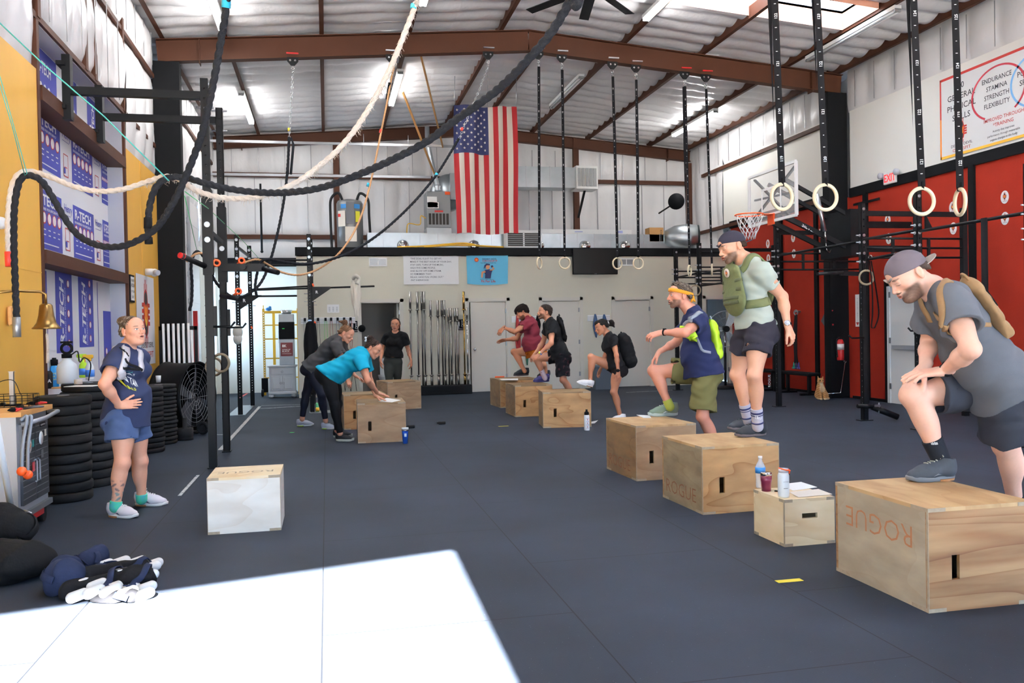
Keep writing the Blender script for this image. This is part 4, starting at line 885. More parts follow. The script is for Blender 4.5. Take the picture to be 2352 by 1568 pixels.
m = MB(); m.lathe([(0, 0), (.085, 0), (.09, .01), (.09, .14), (.08, .18), (.04, .22), (.035, .25), (0, .25)], p3); m.build('tank', 'frosted plastic', t)
m = MB(); m.lathe([(0, .002), (.086, .002), (.087, .13), (0, .13)], p3); m.build('liquid', mat('amber liquid', 'd8b088', .3, alpha=.8), t)
m = MB(); m.cyl(p3+V((0, 0, .24)), p3+V((0, 0, .28)), .045); m.torus(p3+V((0, 0, .33)), .045, .013, (0, 1, 0)); m.cyl(p3+V((0, 0, .36)), p3+V((0, 0, .4)), .02); m.box(p3+V((0, 0, .39)), (.1, .03, .02)); m.build('pump_handle', 'black paint', t)
m = MB(); m.tube(spline([p3+V((.04, 0, .27)), p3+V((.1, -.02, .3)), p3+V((.12, -.03, .2)), p3+V((.16, -.03, .24)), p3+V((.22, -.05, .18)), p3+V((.2, -.06, .02))], 8), .006, n=6); m.build('hose', 'black rubber', t)
def spray(label, loc, mb_, mt): 
    t = thing('spray_bottle', label, 'bottle', loc); m = MB(); m.lathe([(0, 0), (.04, 0), (.042, .01), (.042, .13), (.018, .18), (.015, .2), (0, .2)], loc); m.build('body', mb_, t)
    m = MB(); m.box(loc+V((-.015, 0, .235)), (.1, .03, .04), bev=.008); m.box(loc+V((-.045, 0, .205)), (.01, .015, .05)); m.cyl(loc+V((0, 0, .19)), loc+V((0, 0, .22)), .018); m.build('trigger', mt, t)
    m = MB(); m.lathe([(.0435, .03), (.0438, .03), (.0438, .1), (.0435, .1)], loc); m.build('label', 'blue label', t)
spray('lime spray bottle between the sprayer tank and the yellow-topped one', SP(186, 868, 1)+V((0, .1, 0)), 'lime', 'lime'); spray('white spray bottle with yellow and blue trigger head', SP(204, 872, 1)+V((0, .05, 0)), 'white vinyl', 'scaffold yellow')
p4 = SP(152, 891, 0)
for i, (dx, h, lb_) in enumerate(((-.01, .035, 'white tape roll beside the blue bottle'), (.02, .05, 'small white tub standing on the front plate stack'))): m = MB(); m.lathe([(0, 0), (.018, 0), (.018, h), (0, h)], p4+V((dx*2.2, -.02, .02))); single(m, 'small_tub', 'white vinyl', lb_, 'tub')
m = MB(); m.lathe([(0, 0), (.035, 0), (.035, .045), (0, .045)], SP(180, 882, 1)); single(m, 'tape_roll', 'cream rope', 'squat cream tape roll on the second plate stack', 'tape')
m = MB(); m.box(p4+V((.0, -.02, .008)), (.24, .14, .014), Matrix.Rotation(.2, 3, 'Z')); single(m, 'wooden_tray', 'wood top', 'thin wooden tray under the white tubs', 'tray')
m = MB(); m.box(SP(200, 886, 1)+V((.0, -.1, .006)), (.26, .18, .004), Matrix.Rotation(-.3, 3, 'Z')); single(m, 'clipboard', 'white vinyl', 'white sheet lying on the second plate stack', 'paper')
m = MB(); m.lathe([(0, 0), (.028, 0), (.033, .09), (0, .09)], SP(364, 878, 4)); single(m, 'paper_cup', 'white vinyl', 'white cup on the plates next to the standing woman', 'cup')
# black round bags beside the cabinet
for i, (px, py, s) in enumerate(((140, 1150, 1), (135, 1030, 2))): m = MB(); m.sph(P(px-2, 1120, Z=0)+V((.0, -.05, .2+.36*i)), (.17, .17, .19 if i == 0 else .2)); single(m, 'medicine_ball', 'black rubber', ['lower black slumped ball bag between the cabinet and plates', 'upper black slumped ball bag between the cabinet and plates'][i], 'ball')
# drum fan
c = V((-2.05, 12.95, .52)); ax = V((.93, -.36, 0)).normalized(); t = thing('drum_fan', 'big black barrel fan on wheels beside the plate stacks', 'fan', (c.x, c.y, 0))
m = MB(); m.lathe([(.5, -.24), (.52, -.24), (.505, -.2), (.495, 0), (.505, .2), (.52, .24), (.5, .24), (.485, .2), (.475, 0), (.485, -.2)], c, ax, 44); m.build('drum', 'black paint', t)
m = MB(); [m.torus(c+ax*.2, .48-.06*k, .003, ax, n=40, k=4) for k in range(8)]
for k in range(12): a = 2*PI*k/12; u = ax.cross(V((0, 0, 1))); d = u*math.cos(a)+V((0, 0, 1))*math.sin(a); m.cyl(c+ax*.2+d*.05, c+ax*.2+d*.48, .003, n=4)
m.build('grille', 'grey metal', t)
m = MB(); m.sph(c+ax*.1, .09)
for k in range(4):
    a = 2*PI*k/4+.5; u = ax.cross(V((0, 0, 1))); d = u*math.cos(a)+V((0, 0, 1))*math.sin(a); e = ax.cross(d); m.poly([c+ax*.1+d*.07-e*.05, c+ax*.04+d*.42-e*.13, c+ax*.16+d*.42+e*.13, c+ax*.14+d*.07+e*.05], .006)
m.build('blades', 'dark grey metal', t)
for s in (-1, 1): m = MB(); w = c+V((.12*s, .1*s, 0)); w.z = .1; m.torus(c+V((.3, -.3+.5*(s > 0), -.42)), .07, .025, (.36, .93, 0), n=24); m.cyl(c+V((.3, -.32+.5*(s > 0), -.42)), c+V((.3, -.28+.5*(s > 0), -.42)), .04); m.build('wheel', 'black rubber', t)
m = MB(); m.bar(c+V((-.1, .2, -.47)), c+V((.25, -.25, -.42)), .04); m.bar(c+V((-.2, .1, -.49)), c+V((.2, .1, -.49)), .04); m.build('base_frame', 'black steel', t)
m = MB(); m.lathe([(0, 0), (.11, 0), (.11, .03), (.105, .04), (.11, .05), (.11, .16), (.03, .16), (.03, .3), (0, .3)], P(425, 1010, Z=0)); single(m, 'small_plate_post', 'black rubber', 'short post stacked with small black plates by the fan wheel', 'weight plate')
# pvc pipes in a holder
t = thing('pipe_rack', 'black wall holder for white plastic pipes by the column', 'rack', (-2.3, 13.85, 0)); m = MB(); m.b2((-2.5, 13.72, 1.5), (-1.95, 13.8, 1.56)); m.b2((-2.5, 13.72, .25), (-1.95, 13.8, .3)); m.b2((-2.5, 13.72, 0), (-2.46, 13.8, 1.56)); m.b2((-1.99, 13.72, 0), (-1.95, 13.8, 1.56)); m.build('holder', 'black steel', t)
for i in range(7):
    m = MB(); x = -2.42+.072*i; m.cyl((x, 13.68, .0), (x-.01 if i < 6 else x-.04, 13.7, 1.6 if i < 6 else 1.5), .019, n=10)
    tag(m.build('plastic_pipe', 'white vinyl'), ['white plastic pipe in the black holder, among six upright ones' if i < 6 else 'white plastic pipe leaning at the end of the black holder'][0], 'pipe', 'white pipes in the holder' if i < 6 else None)
# ------------------------------------------------------------------ rolling tool cabinet, its clutter
cb0 = V((-2.35, 6.75, 0)); t = thing('tool_cabinet', 'rolling grey tool cabinet with wooden top and stickered doors', 'cabinet', cb0)
X0, X1, Y0, Y1 = -2.58, -2.13, 6.55, 7.2; 
def cbx(n, lo, hi, mm, par=t, bev=0.): m = MB(); m.b2(lo, hi, bev=bev); return m.build(n, mm, par)
cbx('body', (X0, Y0, .17), (X1-.02, Y1, .86), 'silver paint'); cbx('wood_top', (X0-.01, Y0-.02, .86), (X1+.02, Y1+.03, .895), 'wood top')
d1 = cbx('door', (X1-.02, Y0+.05, .22), (X1, Y0+.325, .8), 'dark grey metal'); d2 = cbx('door', (X1-.02, Y0+.335, .22), (X1, Y1-.03, .8), 'dark grey metal')
for i, d in enumerate((d1, d2)):
    m = MB(); yy = Y0+.3 if i == 0 else Y0+.36; m.b2((X1+.012, yy, .35), (X1+.02, yy+.012, .52)); m.b2((X1, yy, .35), (X1+.02, yy+.012, .36)); m.b2((X1, yy, .51), (X1+.02, yy+.012, .52)); m.build('handle', 'silver paint', d)
    m = MB(); [m.b2((X1, Y0+.05+i*.285, .26+k*.045), (X1+.003, Y0+.31+i*.285, .265+k*.045)) for k in range(12)]; m.build('ribs', 'grey metal', d)
ST = [(0, .12, .63, .05, 'round'), (1, .1, .66, .05, 'plain'), (1, .2, .69, .025, 'red'), (1, .12, .54, .03, 'grey'), (0, .2, .64, .025, 'teal'), (0, .2, .47, .035, 'redblob')]
for i, oy, z, r, k in ST:
    m = MB(); y = Y0+.06+i*.28+oy; c = V((X1+.005, y, z))
    if k in ('round', 'plain'): m.lathe([(0, 0), (r, 0), (r, .001), (0, .001)], c, (1, 0, 0), 24); 
    else: m.b2(c-V((0, r*.8, r)), c+V((.001, r*.8, r)))
    q = m.build('sticker', {'round': 'label white', 'plain': 'label white', 'red': 'flag white', 'grey': 'grey metal', 'teal': 'teal cord', 'redblob': 'red plastic'}[k], d1 if i == 0 else d2)
    if k == 'round': m = MB(); emblem(m, c+V((.002, 0, .005)), (0, 1, 0), (0, 0, 1), .085); m.build('emblem', ['label red', 'label black', 'logo orange', 'logo yellow'], d1)
m = MB(); m.b2((X1+.004, Y0+.42, .745), (X1+.007, Y0+.54, .775)); q = m.build('nameplate', 'black paint', d2); m = MB(); m.text('GLADIATOR', (X1+.0078, Y0+.425, .753), (0, 1, 0), (0, 0, 1), .018, bold=.02); m.build('nameplate_text', 'label white', d2)
m = MB(); m.tube([(X1, Y0+.04, .8), (X1+.06, Y0+.06, .815), (X1+.07, Y0+.35, .82), (X1+.06, Y1+.02, .84), (X1-.02, Y1+.05, .84)], .016); m.build('side_rail', 'silver paint', t)
cbx('base_frame', (X0, Y0, .13), (X1+.01, Y1+.01, .17), 'grey metal'); cbx('drawer', (X0, Y0+.1, .07), (X1-.02, Y1-.1, .13), 'red plastic')
for (x, y) in ((X0+.05, Y0+.06), (X1-.05, Y0+.06), (X0+.05, Y1-.06), (X1-.05, Y1-.06)): m = MB(); m.cyl((x-.02, y, .05), (x+.02, y, .05), .05, n=18); m.b2((x-.025, y-.03, .07), (x+.025, y+.03, .13)); m.build('caster', 'black rubber', t)
p = V((X1+.1, Y0+.0, .0)); t = thing('jump_rope', 'grey rope folded over the cabinet rail with two orange ball ends', 'rope', (X1+.05, Y0+.06, .8))
for s, (px, py) in ((0, (50, 1082)), (1, (64, 1090))):
    e = P(px, py, X=X1+.06); m = MB(); top = P(62+10*s, 958, X=X1+.06); m.tube(spline([top+V((-.04, 0, -.02)), top, V((e.x, (top.y+e.y)/2-.03, (top.z+e.z)/2)), e], 8), .0115, n=8); m.build('cord', 'grey plastic', t)
    m = MB(); m.sph(e, .033); m.build('ball', 'orange', t)
# clutter on the top
tz = .897
def wp_(px, py, dz=0): return P(px, py, Z=tz+dz)
def safe(p): return V((min(max(p.x, X0+.06), X1-.04), min(max(p.y, Y0+.03), Y1-.03), p.z))
p = safe(wp_(35, 930)); t = thing('steel_post_tool', 'upright zinc threaded post on a black foot standing on the cabinet', 'tool', p); m = MB(); m.bar(p, p+V((0, 0, .26)), .03); m.b2(p+V((-.02, -.02, .26)), p+V((.02, .02, .265))); m.build('post', 'zinc', t); m = MB(); m.b2(p+V((-.05, -.04, 0)), p+V((.05, .04, .012))); m.build('foot', 'black paint', t)
t = thing('wire_basket', 'black wire basket at the back corner of the cabinet top', 'basket', (X0+.2, Y1-.14, tz)); bx = [(X0+.06, Y1-.26), (X1-.06, Y1-.26), (X1-.06, Y1-.02), (X0+.06, Y1-.02)]
m = MB()
for z in (tz+.005, tz+.05, tz+.09): m.tube([(x, y, z) for x, y in bx+bx[:1]], .003, n=5)
for i in range(4):
    a, b = V((*bx[i], 0)), V((*bx[(i+1) % 4], 0))
    for k in range(8): q = a.lerp(b, k/8); m.cyl((q.x, q.y, tz+.005), (q.x, q.y, tz+.09), .002, n=4)
m.tube(spline([(X0+.1, Y1-.14, tz+.09), (X0+.14, Y1-.14, tz+.18), (X0+.25, Y1-.14, tz+.2), (X0+.3, Y1-.14, tz+.09)], 6), .003, n=5); m.build('wires', 'black steel', t)
TOOL = [((95, 925), 'red pliers with black jaws in front of the wire basket', 'red plastic', .08, .5), ((62, 938), 'black and grey hand tool lying flat on the cabinet top', 'dark grey metal', .13, .1), ((35, 945), 'red handled clippers near the cabinet edge', 'red plastic', .07, 1.2), ((10, 930), 'tangled dark tool beside the zinc post', 'dark grey metal', .09, 2.0)]
for (px, lb_, mm, L_, a) in TOOL:
    p = safe(wp_(*px, dz=.004)); d = V((math.cos(a), math.sin(a), 0)); e = V((-d.y, d.x, 0)); t = thing('hand_tool', lb_, 'tool', p, 0); m = MB()
    m.tube([p+e*.012, p+d*L_*.5+e*.018+V((0, 0, .012)), p+d*L_+e*.01+V((0, 0, .01))], [.008, .01, .006]); m.tube([p-e*.012, p+d*L_*.5-e*.02+V((0, 0, .012)), p+d*L_-e*.01+V((0, 0, .01))], [.008, .01, .006]); m.build('handles', mm, t)
    m = MB(); m.tube([p+V((0, 0, .01)), p-d*.03+V((0, 0, .012)), p-d*.06+V((0, 0, .01))], [.016, .014, .004]); m.build('jaws', 'black paint', t)
# leaning pole, floor bag
a, bq = P(38, 1234, Z=0), P(-25, 880, X=-1.95); m = MB(); m.cyl(a, bq, .021, n=14); single(m, 'white_pole', 'white vinyl', 'white plastic pole leaning beside the tool cabinet', 'pole')
# ------------------------------------------------------------------ mezzanine top
z0 = 3.2; t = thing('water_heater', 'grey cylindrical water heater on the mezzanine', 'water heater', (.58, 20.0, z0)); c = V((.58, 20.0, z0))
m = MB(); m.lathe([(0, 0), (.3, 0), (.3, 1.2), (.27, 1.26), (.1, 1.3), (0, 1.3)], c, n=32); m.build('tank', mat('heater grey', '6c6e70', .4, .3), t)
m = MB(); m.b2(c+V((-.09, -.33, .7)), c+V((.09, -.29, 1.2))); m.build('control_panel', 'dark grey metal', t)
for (x0, z_, w_, h_, mm) in ((-.22, 1.06, .16, .1, 'label blue'), (.08, 1.06, .16, .1, 'label blue'), (-.3, .65, .2, .36, 'flag white'), (.12, .75, .12, .25, 'label yellow'), (-.12, .3, .26, .34, 'flag white')):
    m = MB(); an = math.asin(max(-.95, min(.95, (x0+w_/2)/.32))); m.box(c+V((.305*math.sin(an), -.305*math.cos(an), z_+h_/2)), (w_, .004, h_), Matrix.Rotation(an, 3, 'Z')); m.build('label', mm, t)
m = MB(); m.box(c+V((-.245, -.25, .9)), (.07, .003, .07), Matrix.Rotation(-.65, 3, 'Z')); m.build('stop_mark', 'label red', t)
for s in (-1, 1): m = MB(); m.tube(spline([c+V((.15*s, 0, 1.25)), c+V((.25*s, 0, 1.45)), c+V((.42*s, -.05, 1.3)), c+V((.44*s, -.05, .9)), c+V((.42*s+.06*(s > 0), -.05, 0))], 8), .03); m.build('insulated_pipe', 'black rubber', t)
c = V((2.62, 20.0, z0+.3)); t = thing('furnace', 'grey furnace unit with louvred lower panel on the mezzanine', 'furnace', (c.x, c.y, z0))
m = MB(); m.b2(c+V((-.28, -.3, .33)), c+V((.28, .3, 1.18)), bev=.01); m.build('cabinet_body', mat('furnace grey', '84878a', .45, .3), t); m = MB(); m.b2(c+V((-.29, -.3, -.3)), c+V((.29, .3, .33))); m.build('plenum', 'duct metal', t)
m = MB(); m.b2(c+V((-.27, -.315, .34)), c+V((.27, -.3, .74))); gp = m.build('louvre_panel', 'furnace grey', t); m = MB(); [m.b2(c+V((-.24+.082*k, -.32, .4)), c+V((-.18+.082*k, -.31, .66))) for k in range(6)]; m.build('louvre_slots', 'dark interior', gp)
for lo, hi, mm in (((-.27, .8), (-.04, 1.05), 'label white'), ((.15, 1.1), (.27, 1.17), 'orange'), ((-.26, .78), (0, .92), 'label white'), ((-.12, .8), (-.02, .84), 'label red'), ((-.12, .86), (-.02, .9), 'label red'), ((-.1, .69), (.1, .73), 'label red')): m = MB(); m.b2(c+V((lo[0], -.322, lo[1])), c+V((hi[0], -.316, hi[1]))); m.build('label', mm, t)
m = MB(); m.tube([c+V((.02, -.1, 1.15)), c+V((0, -.1, 1.4)), c+V((-.06, -.1, 1.6)), c+V((-.2, 0, 2.4)), c+V((-.2, 0, 2.75))], .055, n=14); m.lathe([(.06, 1.2), (.08, 1.24), (.06, 1.28), (.08, 1.32), (.06, 1.36)], c+V((.01, -.1, 0))); m.build('flue_pipe', 'duct metal', t)
m = MB(); m.tube(spline([c+V((-.3, -.25, .55)), c+V((-.42, -.28, .6)), c+V((-.45, -.3, .4)), c+V((-.7, -.3, .42)), c+V((-.75, -.3, .3)), c+V((-.75, -.3, .1))], 8), .012, n=8); m.build('gas_hose', 'scaffold yellow', t)
# big duct
t = thing('air_duct', 'large sheet-metal duct with a white louvred outlet', 'duct', (4.6, 20.2, 4.8)); m = MB(); m.lathe([(.0, -.3), (.42, -.3), (.42, .3), (0, .3)], (2.95, 20.45, 4.75), (0, 1, 0), 28); m.b2((2.95, 20.05, 4.55), (3.5, 20.5, 5.18)); m.b2((3.4, 20.0, 4.87), (6.1, 20.5, 5.37)); m.build('trunk', 'duct metal', t)
m = MB(); [m.b2((3.6+.3*k, 19.99, 4.87), (3.62+.3*k, 20.51, 5.38)) for k in range(8)]; m.build('seams', 'zinc', t)
m = MB(); m.b2((6.05, 19.9, 4.84), (6.6, 20.4, 5.4)); ou = m.build('outlet', 'white paint', t); m = MB(); [m.b2((6.09+.1*k, 19.885, 4.9), (6.1+.1*k+.06, 19.9, 5.34)) for k in range(5)]; m.build('louvres', 'grey metal', ou)
m = MB(); m.bar((6.35, 20.2, 4.85), (6.45, 21.1, 4.3), .05); m.build('bracket', 'black steel', t)
t = thing('floor_duct', 'long low silver duct lying along the mezzanine with round outlets', 'duct', (4, 19.6, 3.3)); m = MB(); m.b2((.95, 19.5, 3.3), (8.9, 20.0, 3.68)); m.build('trunk', 'duct metal', t)
m = MB(); [m.b2((1.3+.42*k, 19.49, 3.3), (1.312+.42*k, 19.5, 3.69)) for k in range(18)]; m.build('seams', 'zinc', t)
for x in (1.75, 3.4, 4.95, 6.1, 7.1): m = MB(); m.lathe([(.11, 0), (.14, .02), (.12, .12), (.1, .14), (0, .14)], (x, 19.5, 3.38), (0, -1, 0), 20); m.build('outlet', 'chrome', t)
t = thing('ventilation_grille', 'white boxed double grille standing on the mezzanine edge', 'vent', (4.5, 19.25, 3.3)); m = MB(); m.b2((4.1, 19.15, 3.3), (4.95, 19.45, 3.72)); m.build('housing', 'white paint', t); m = MB(); m.b2((4.14, 19.14, 3.35), (4.5, 19.15, 3.66)); m.b2((4.54, 19.14, 3.35), (4.91, 19.15, 3.66)); gg = m.build('mesh_backing', 'dark interior', t); m = MB(); [m.b2((4.14, 19.13, 3.38+.045*k), (4.91, 19.14, 3.39+.045*k)) for k in range(7)]; m.build('slats', 'grey metal', t)
m = MB(); m.tube(spline([(1.6, 19.3, 3.33), (2.3, 19.28, 3.36), (3.1, 19.25, 3.42), (3.5, 19.25, 3.36), (4.05, 19.2, 3.33)], 8), .02); m.tube(spline([(2.2, 19.2, 3.32), (2.9, 19.2, 3.37), (3.7, 19.2, 3.35), (4.05, 19.18, 3.31)], 8), .016); single(m, 'yellow_pipe', 'scaffold yellow', 'yellow flexible gas pipes lying along the mezzanine edge', 'pipe')
m = MB(); m.box((6.2, 19.75, 3.74), (2.3, .25, .13)); t = thing('packing_carton', 'long white carton lying on the low duct', 'carton', (6.2, 19.75, 3.68)); m.build('sleeve', 'white paint', t); m = MB(); m.b2((7.0, 19.62, 3.72), (7.12, 19.624, 3.78)); m.b2((5.9, 19.62, 3.74), (6.1, 19.624, 3.76)); m.build('print', mat('lilac print', '9aa0d0', .6), t)
t = thing('cardboard_box', 'brown cardboard box with printed side on the mezzanine duct', 'box', (7.95, 19.65, 3.68)); m = MB(); m.box((7.95, 19.65, 3.68), (.36, .3, .34)); m.build('carton', 'cardboard', t); m = MB(); m.text('HYPERICE', (8.09, 19.499, 3.53), (0, 0, 1), (-1, 0, 0), .06, bold=.02); m.build('lettering', 'label black', t)
t = thing('reflector_drum', 'silver drum-shaped fixture with a dark round face on the mezzanine', 'fixture', (8.85, 19.4, 3.3)); m = MB(); m.lathe([(.0, .0), (.3, .0), (.34, .25), (.3, .55), (.18, .8), (0, .8)], (8.95, 19.35, 3.6), (-.9, .3, .0), 28); m.build('shell', 'duct metal', t); m = MB(); m.lathe([(0, 0), (.3, 0), (.3, .02), (0, .02)], (8.97, 19.34, 3.6), (.9, -.3, 0), 28); m.build('face', mat('dark green face', '20282a', .5), t)
m = MB(); m.lathe([(0, 0), (.2, 0), (.19, .03), (0, .05)], (8.35, 19.2, 4.45), (-.6, -1, 0), 24); m.tube([(8.38, 19.25, 4.45), (8.6, 20.9, 4.4)], .02); single(m, 'round_speaker', 'black paint', 'black round wall speaker behind the numbered straps', 'speaker')
# ------------------------------------------------------------------ on the mezzanine wall
YW = YM-.004
t = thing('television', 'black flat television mounted under the ceiling band', 'television', (6.16, YM-.12, 2.66)); m = MB(); m.b2((5.62, YM-.16, 2.67), (6.72, YM-.1, 3.28), bev=.01); m.build('casing', 'black paint', t); m = MB(); m.b2((5.64, YM-.162, 2.69), (6.7, YM-.16, 3.26)); m.build('screen', 'tv black', t); m = MB(); m.b2((6.0, YM-.12, 2.85), (6.3, YM, 3.1)); m.build('wall_mount', 'black steel', t); m = MB(); m.b2((6.14, YM-.164, 2.678), (6.2, YM-.161, 2.686)); m.build('badge', 'grey metal', t)
t = thing('quote_banner', 'white wall banner printed with a seven-line gym quotation', 'banner', (2.33, YW, 2.47)); m = MB(); m.grid(lambda i, j: (1.71+1.25*i, YM-.012-.008*math.sin(i*9+j*4), 2.47+.64*j), 20, 8); m.build('sheet', 'white vinyl', t)
m = MB()
for i, s in enumerate(('"THE GOAL IS JUST TO GET FIT,', 'MAKE IT THE BEST HOUR OF YOUR DAY,', 'STAY SAFE, TURN UP THE MUSIC,', 'HIGH FIVE SOME PEOPLE,', 'AND BLOW OFF SOME STEAM.', 'SO REMEMBER THAT.', 'RELAX. HAVE FUN. WORK OUT."', '-PAT SHERWOOD')): m.text(s, (1.86, YM-.024, 3.03-.069*i), (1, 0, 0), (0, 0, 1), .052, sx=.98, bold=.004)
m.build('lettering', 'dark grey metal', t)
t = thing('fitness_flag', 'light blue cloth flag with a flexing woman and red lettering', 'flag', (3.62, YW, 2.47)); m = MB(); m.grid(lambda i, j: (3.14+.97*i-.02*(1-j)*(i-.5), YM-.02-.02*math.sin(i*11+j*3)*(.3+abs(i-.5)), 2.475+.645*j-.03*math.sin(PI*i)*(1-j)), 30, 12); m.build('cloth', 'banner cyan', t)
m = MB(); ww = lambda x, z: V((3.14+x, YM-.046, 2.475+z))
def pl(pts, k, h=0): m.poly([ww(x, z)+V((0, -.001*h, 0)) for x, z in pts], .001, (0, -1, 0), mi=k)
m.text('DESERT DEVIL', ww(.36, .545), (1, 0, 0), (0, 0, 1), .052, mi=1, sx=1.05, bold=.01); m.text('CROSSFIT', ww(.36, .5), (1, 0, 0), (0, 0, 1), .055, mi=0, sx=1.5, bold=.01); m.text('Hatch Memorial Health Fair', ww(.32, .465), (1, 0, 0), (0, 0, 1), .032, mi=1, bold=.01)
m.text('We are 3 Years... We are...', ww(.3, .085), (1, 0, 0), (0, 0, 1), .03, mi=1); m.text('Fit For Life', ww(.33, .03), (1, 0, 0), (0, 0, 1), .075, mi=0, bold=.02)
pl([(.23+.05*math.cos(a), .545+.05*math.sin(a)) for a in [2*PI*k/12 for k in range(12)]], 0); pl([(.23+.03*math.cos(a), .545+.03*math.sin(a)) for a in [2*PI*k/12 for k in range(12)]], 2, 1)
pl([(.42, .12), (.55, .12), (.57, .24), (.6, .31), (.52, .33), (.42, .31), (.38, .27), (.43, .22)], 1); pl([(.52, .3), (.6, .3), (.65, .34), (.6, .39), (.58, .37), (.61, .33), (.55, .33)], 3, 1); pl([(.42, .3), (.34, .27), (.33, .15), (.36, .13), (.38, .24), (.44, .26)], 3, 1); pl([(.45, .33), (.51, .33), (.54, .38), (.52, .43), (.46, .43), (.44, .38)], 3, 1); pl([(.42, .36), (.46, .42), (.54, .42), (.54, .45), (.46, .46), (.41, .42), (.39, .34)], 1, 2); pl([(.57, .36), (.62, .39), (.6, .42), (.56, .41)], 1, 2)
m.build('print', ['label red', 'flag blue', 'logo orange', mat('print skin', 'c98a62', .7)], t)
def vent(x0, x1, z0_, z1_, lb_):
    t = thing('wall_vent', lb_, 'vent', ((x0+x1)/2, YW, z0_)); m = MB(); m.b2((x0, YM-.015, z0_), (x1, YM, z1_)); m.build('frame', 'white paint', t); xm = (x0+x1)/2; m = MB(); m.b2((x0+.03, YM-.017, z0_+.03), (xm-.01, YM-.015, z1_-.03)); m.b2((xm+.01, YM-.017, z0_+.03), (x1-.03, YM-.015, z1_-.03)); m.build('louvres', 'grey metal', t)
vent(.95, 1.35, 2.88, 3.07, 'white double vent left of the quotation banner'); vent(6.8, 7.18, 2.88, 3.06, 'white double vent right of the television, behind a hanging ring')
for (x, z, w_, h_, lb_, mm) in ((.02, 1.86, .26, .18, 'white printed chart above the band hooks', 'white vinyl'),): m = MB(); m.b2((x, YM-.004, z), (x+w_, YM, z+h_)); t = thing('paper_chart', lb_, 'paper', (x+w_/2, YW, z)); m.build('sheet', mm, t); m = MB(); [m.b2((x+.03+.08*k, YM-.005, z+.03+.018*j), (x+.07+.08*k, YM-.004, z+.036+.018*j)) for k in range(3) for j in range(6)]; m.build('print', 'grey metal', t)
def sign(x, z, lb_):
    t = thing('restroom_sign', lb_, 'sign', (x, YW, z)); m = MB(); m.b2((x-.09, YM-.008, z), (x+.09, YM, z+.25)); m.build('plate', 'black paint', t); m = MB(); m.sph((x-.045, YM-.009, z+.21), (.014, .001, .014)); m.b2((x-.065, YM-.01, z+.1), (x-.025, YM-.008, z+.19)); m.b2((x-.055, YM-.01, z+.04), (x-.035, YM-.008, z+.1)); m.sph((x+.035, YM-.009, z+.21), (.012, .001, .012)); m.b2((x+.03, YM-.01, z+.12), (x+.042, YM-.008, z+.19)); m.torus((x+.045, YM-.009, z+.1), .024, .004, (0, 1, 0), n=16, k=4); m.text('RESTROOM', (x, YM-.009, z+.02), (1, 0, 0), (0, 0, 1), .028, align='CENTER'); m.build('pictogram', 'label white', t)
sign(.6, 1.42, 'black restroom sign with white figures beside the dark doorway'); sign(2.98, 1.42, 'black restroom sign half hidden behind the gold barbell')
m = MB(); m.lathe([(0, 0), (.07, 0), (.08, .05), (.04, .1), (0, .1)], (.76, YM-.02, 1.5), (0, -1, 0)); single(m, 'wall_dispenser', 'black paint', 'black round object hanging just inside the dark doorway', 'dispenser')
m = MB(); m.lathe([(.0, 0), (.14, 0), (.13, .18), (.2, .36), (.21, .42), (0, .42)], (1.35, YM+.75, 0)); m.b2((1.2, YM+.85, .4), (1.5, YM+1.0, .8)); single(m, 'toilet', 'white paint', 'white toilet inside the dark doorway behind the woman in plain black', 'toilet')
# slat rails with hanging bands
def rail(x0, x1, z, lb_):
    t = thing('slat_rail', lb_, 'rail', ((x0+x1)/2, YW, z)); m = MB(); m.b2((x0, YM-.02, z), (x1, YM, z+.14)); m.build('board', 'white paint', t); m = MB(); [m.b2((x0, YM-.0215, z+.03+.035*k), (x1, YM-.02, z+.036+.035*k)) for k in range(3)]; m.build('grooves', 'grey metal', t)
rail(-.55, .62, 1.62, 'long white slat rail full of hooked bands behind the bending women'); rail(4.17, 4.83, 1.58, 'white slat rail behind the man in maroon'); rail(6.0, 6.55, 1.58, 'white slat rail with blue band bundles')
BC = [(-.46, 'grey metal', 1.1), (-.33, 'resistance red', 1.1), (-.18, 'black rubber', 1.0), (-.02, 'green tape', .8), (.1, 'resistance red', .5), (.24, 'resistance blue', .5), (.38, 'grey metal', .6), (.52, 'resistance red', .6)]
BL = ['grey loop band, first on the long slat rail by the corner', 'dull red loop band hanging near the corner of the slat rail', 'black loop band behind the far rack post', 'pale green loop band behind the rack post phone', 'reddish short loop band on the long slat rail', 'blue short loop band on the long slat rail', 'grey loop band next to the blue one on the slat rail', 'red band under the restroom sign']
for (x, mm, L_), lb_ in zip(BC, BL):
    t = thing('resistance_band', lb_, 'band', (x, YM-.05, 1.7-L_)); m = MB(); m.tube(spline([(x-.03, YM-.05, 1.7-L_*.5), (x-.02, YM-.05, 1.68), (x, YM-.05, 1.7), (x+.02, YM-.05, 1.68), (x+.035, YM-.05, 1.7-L_*.5), (x+.02, YM-.05, 1.7-L_), (x-.02, YM-.05, 1.7-L_), (x-.03, YM-.05, 1.7-L_*.5)], 5), .007, n=6, flat=.6); m.build('loop', mm, t); m = MB(); m.b2((x-.025, YM-.07, 1.68), (x+.025, YM-.02, 1.75)); m.build('hook', 'black paint', t)
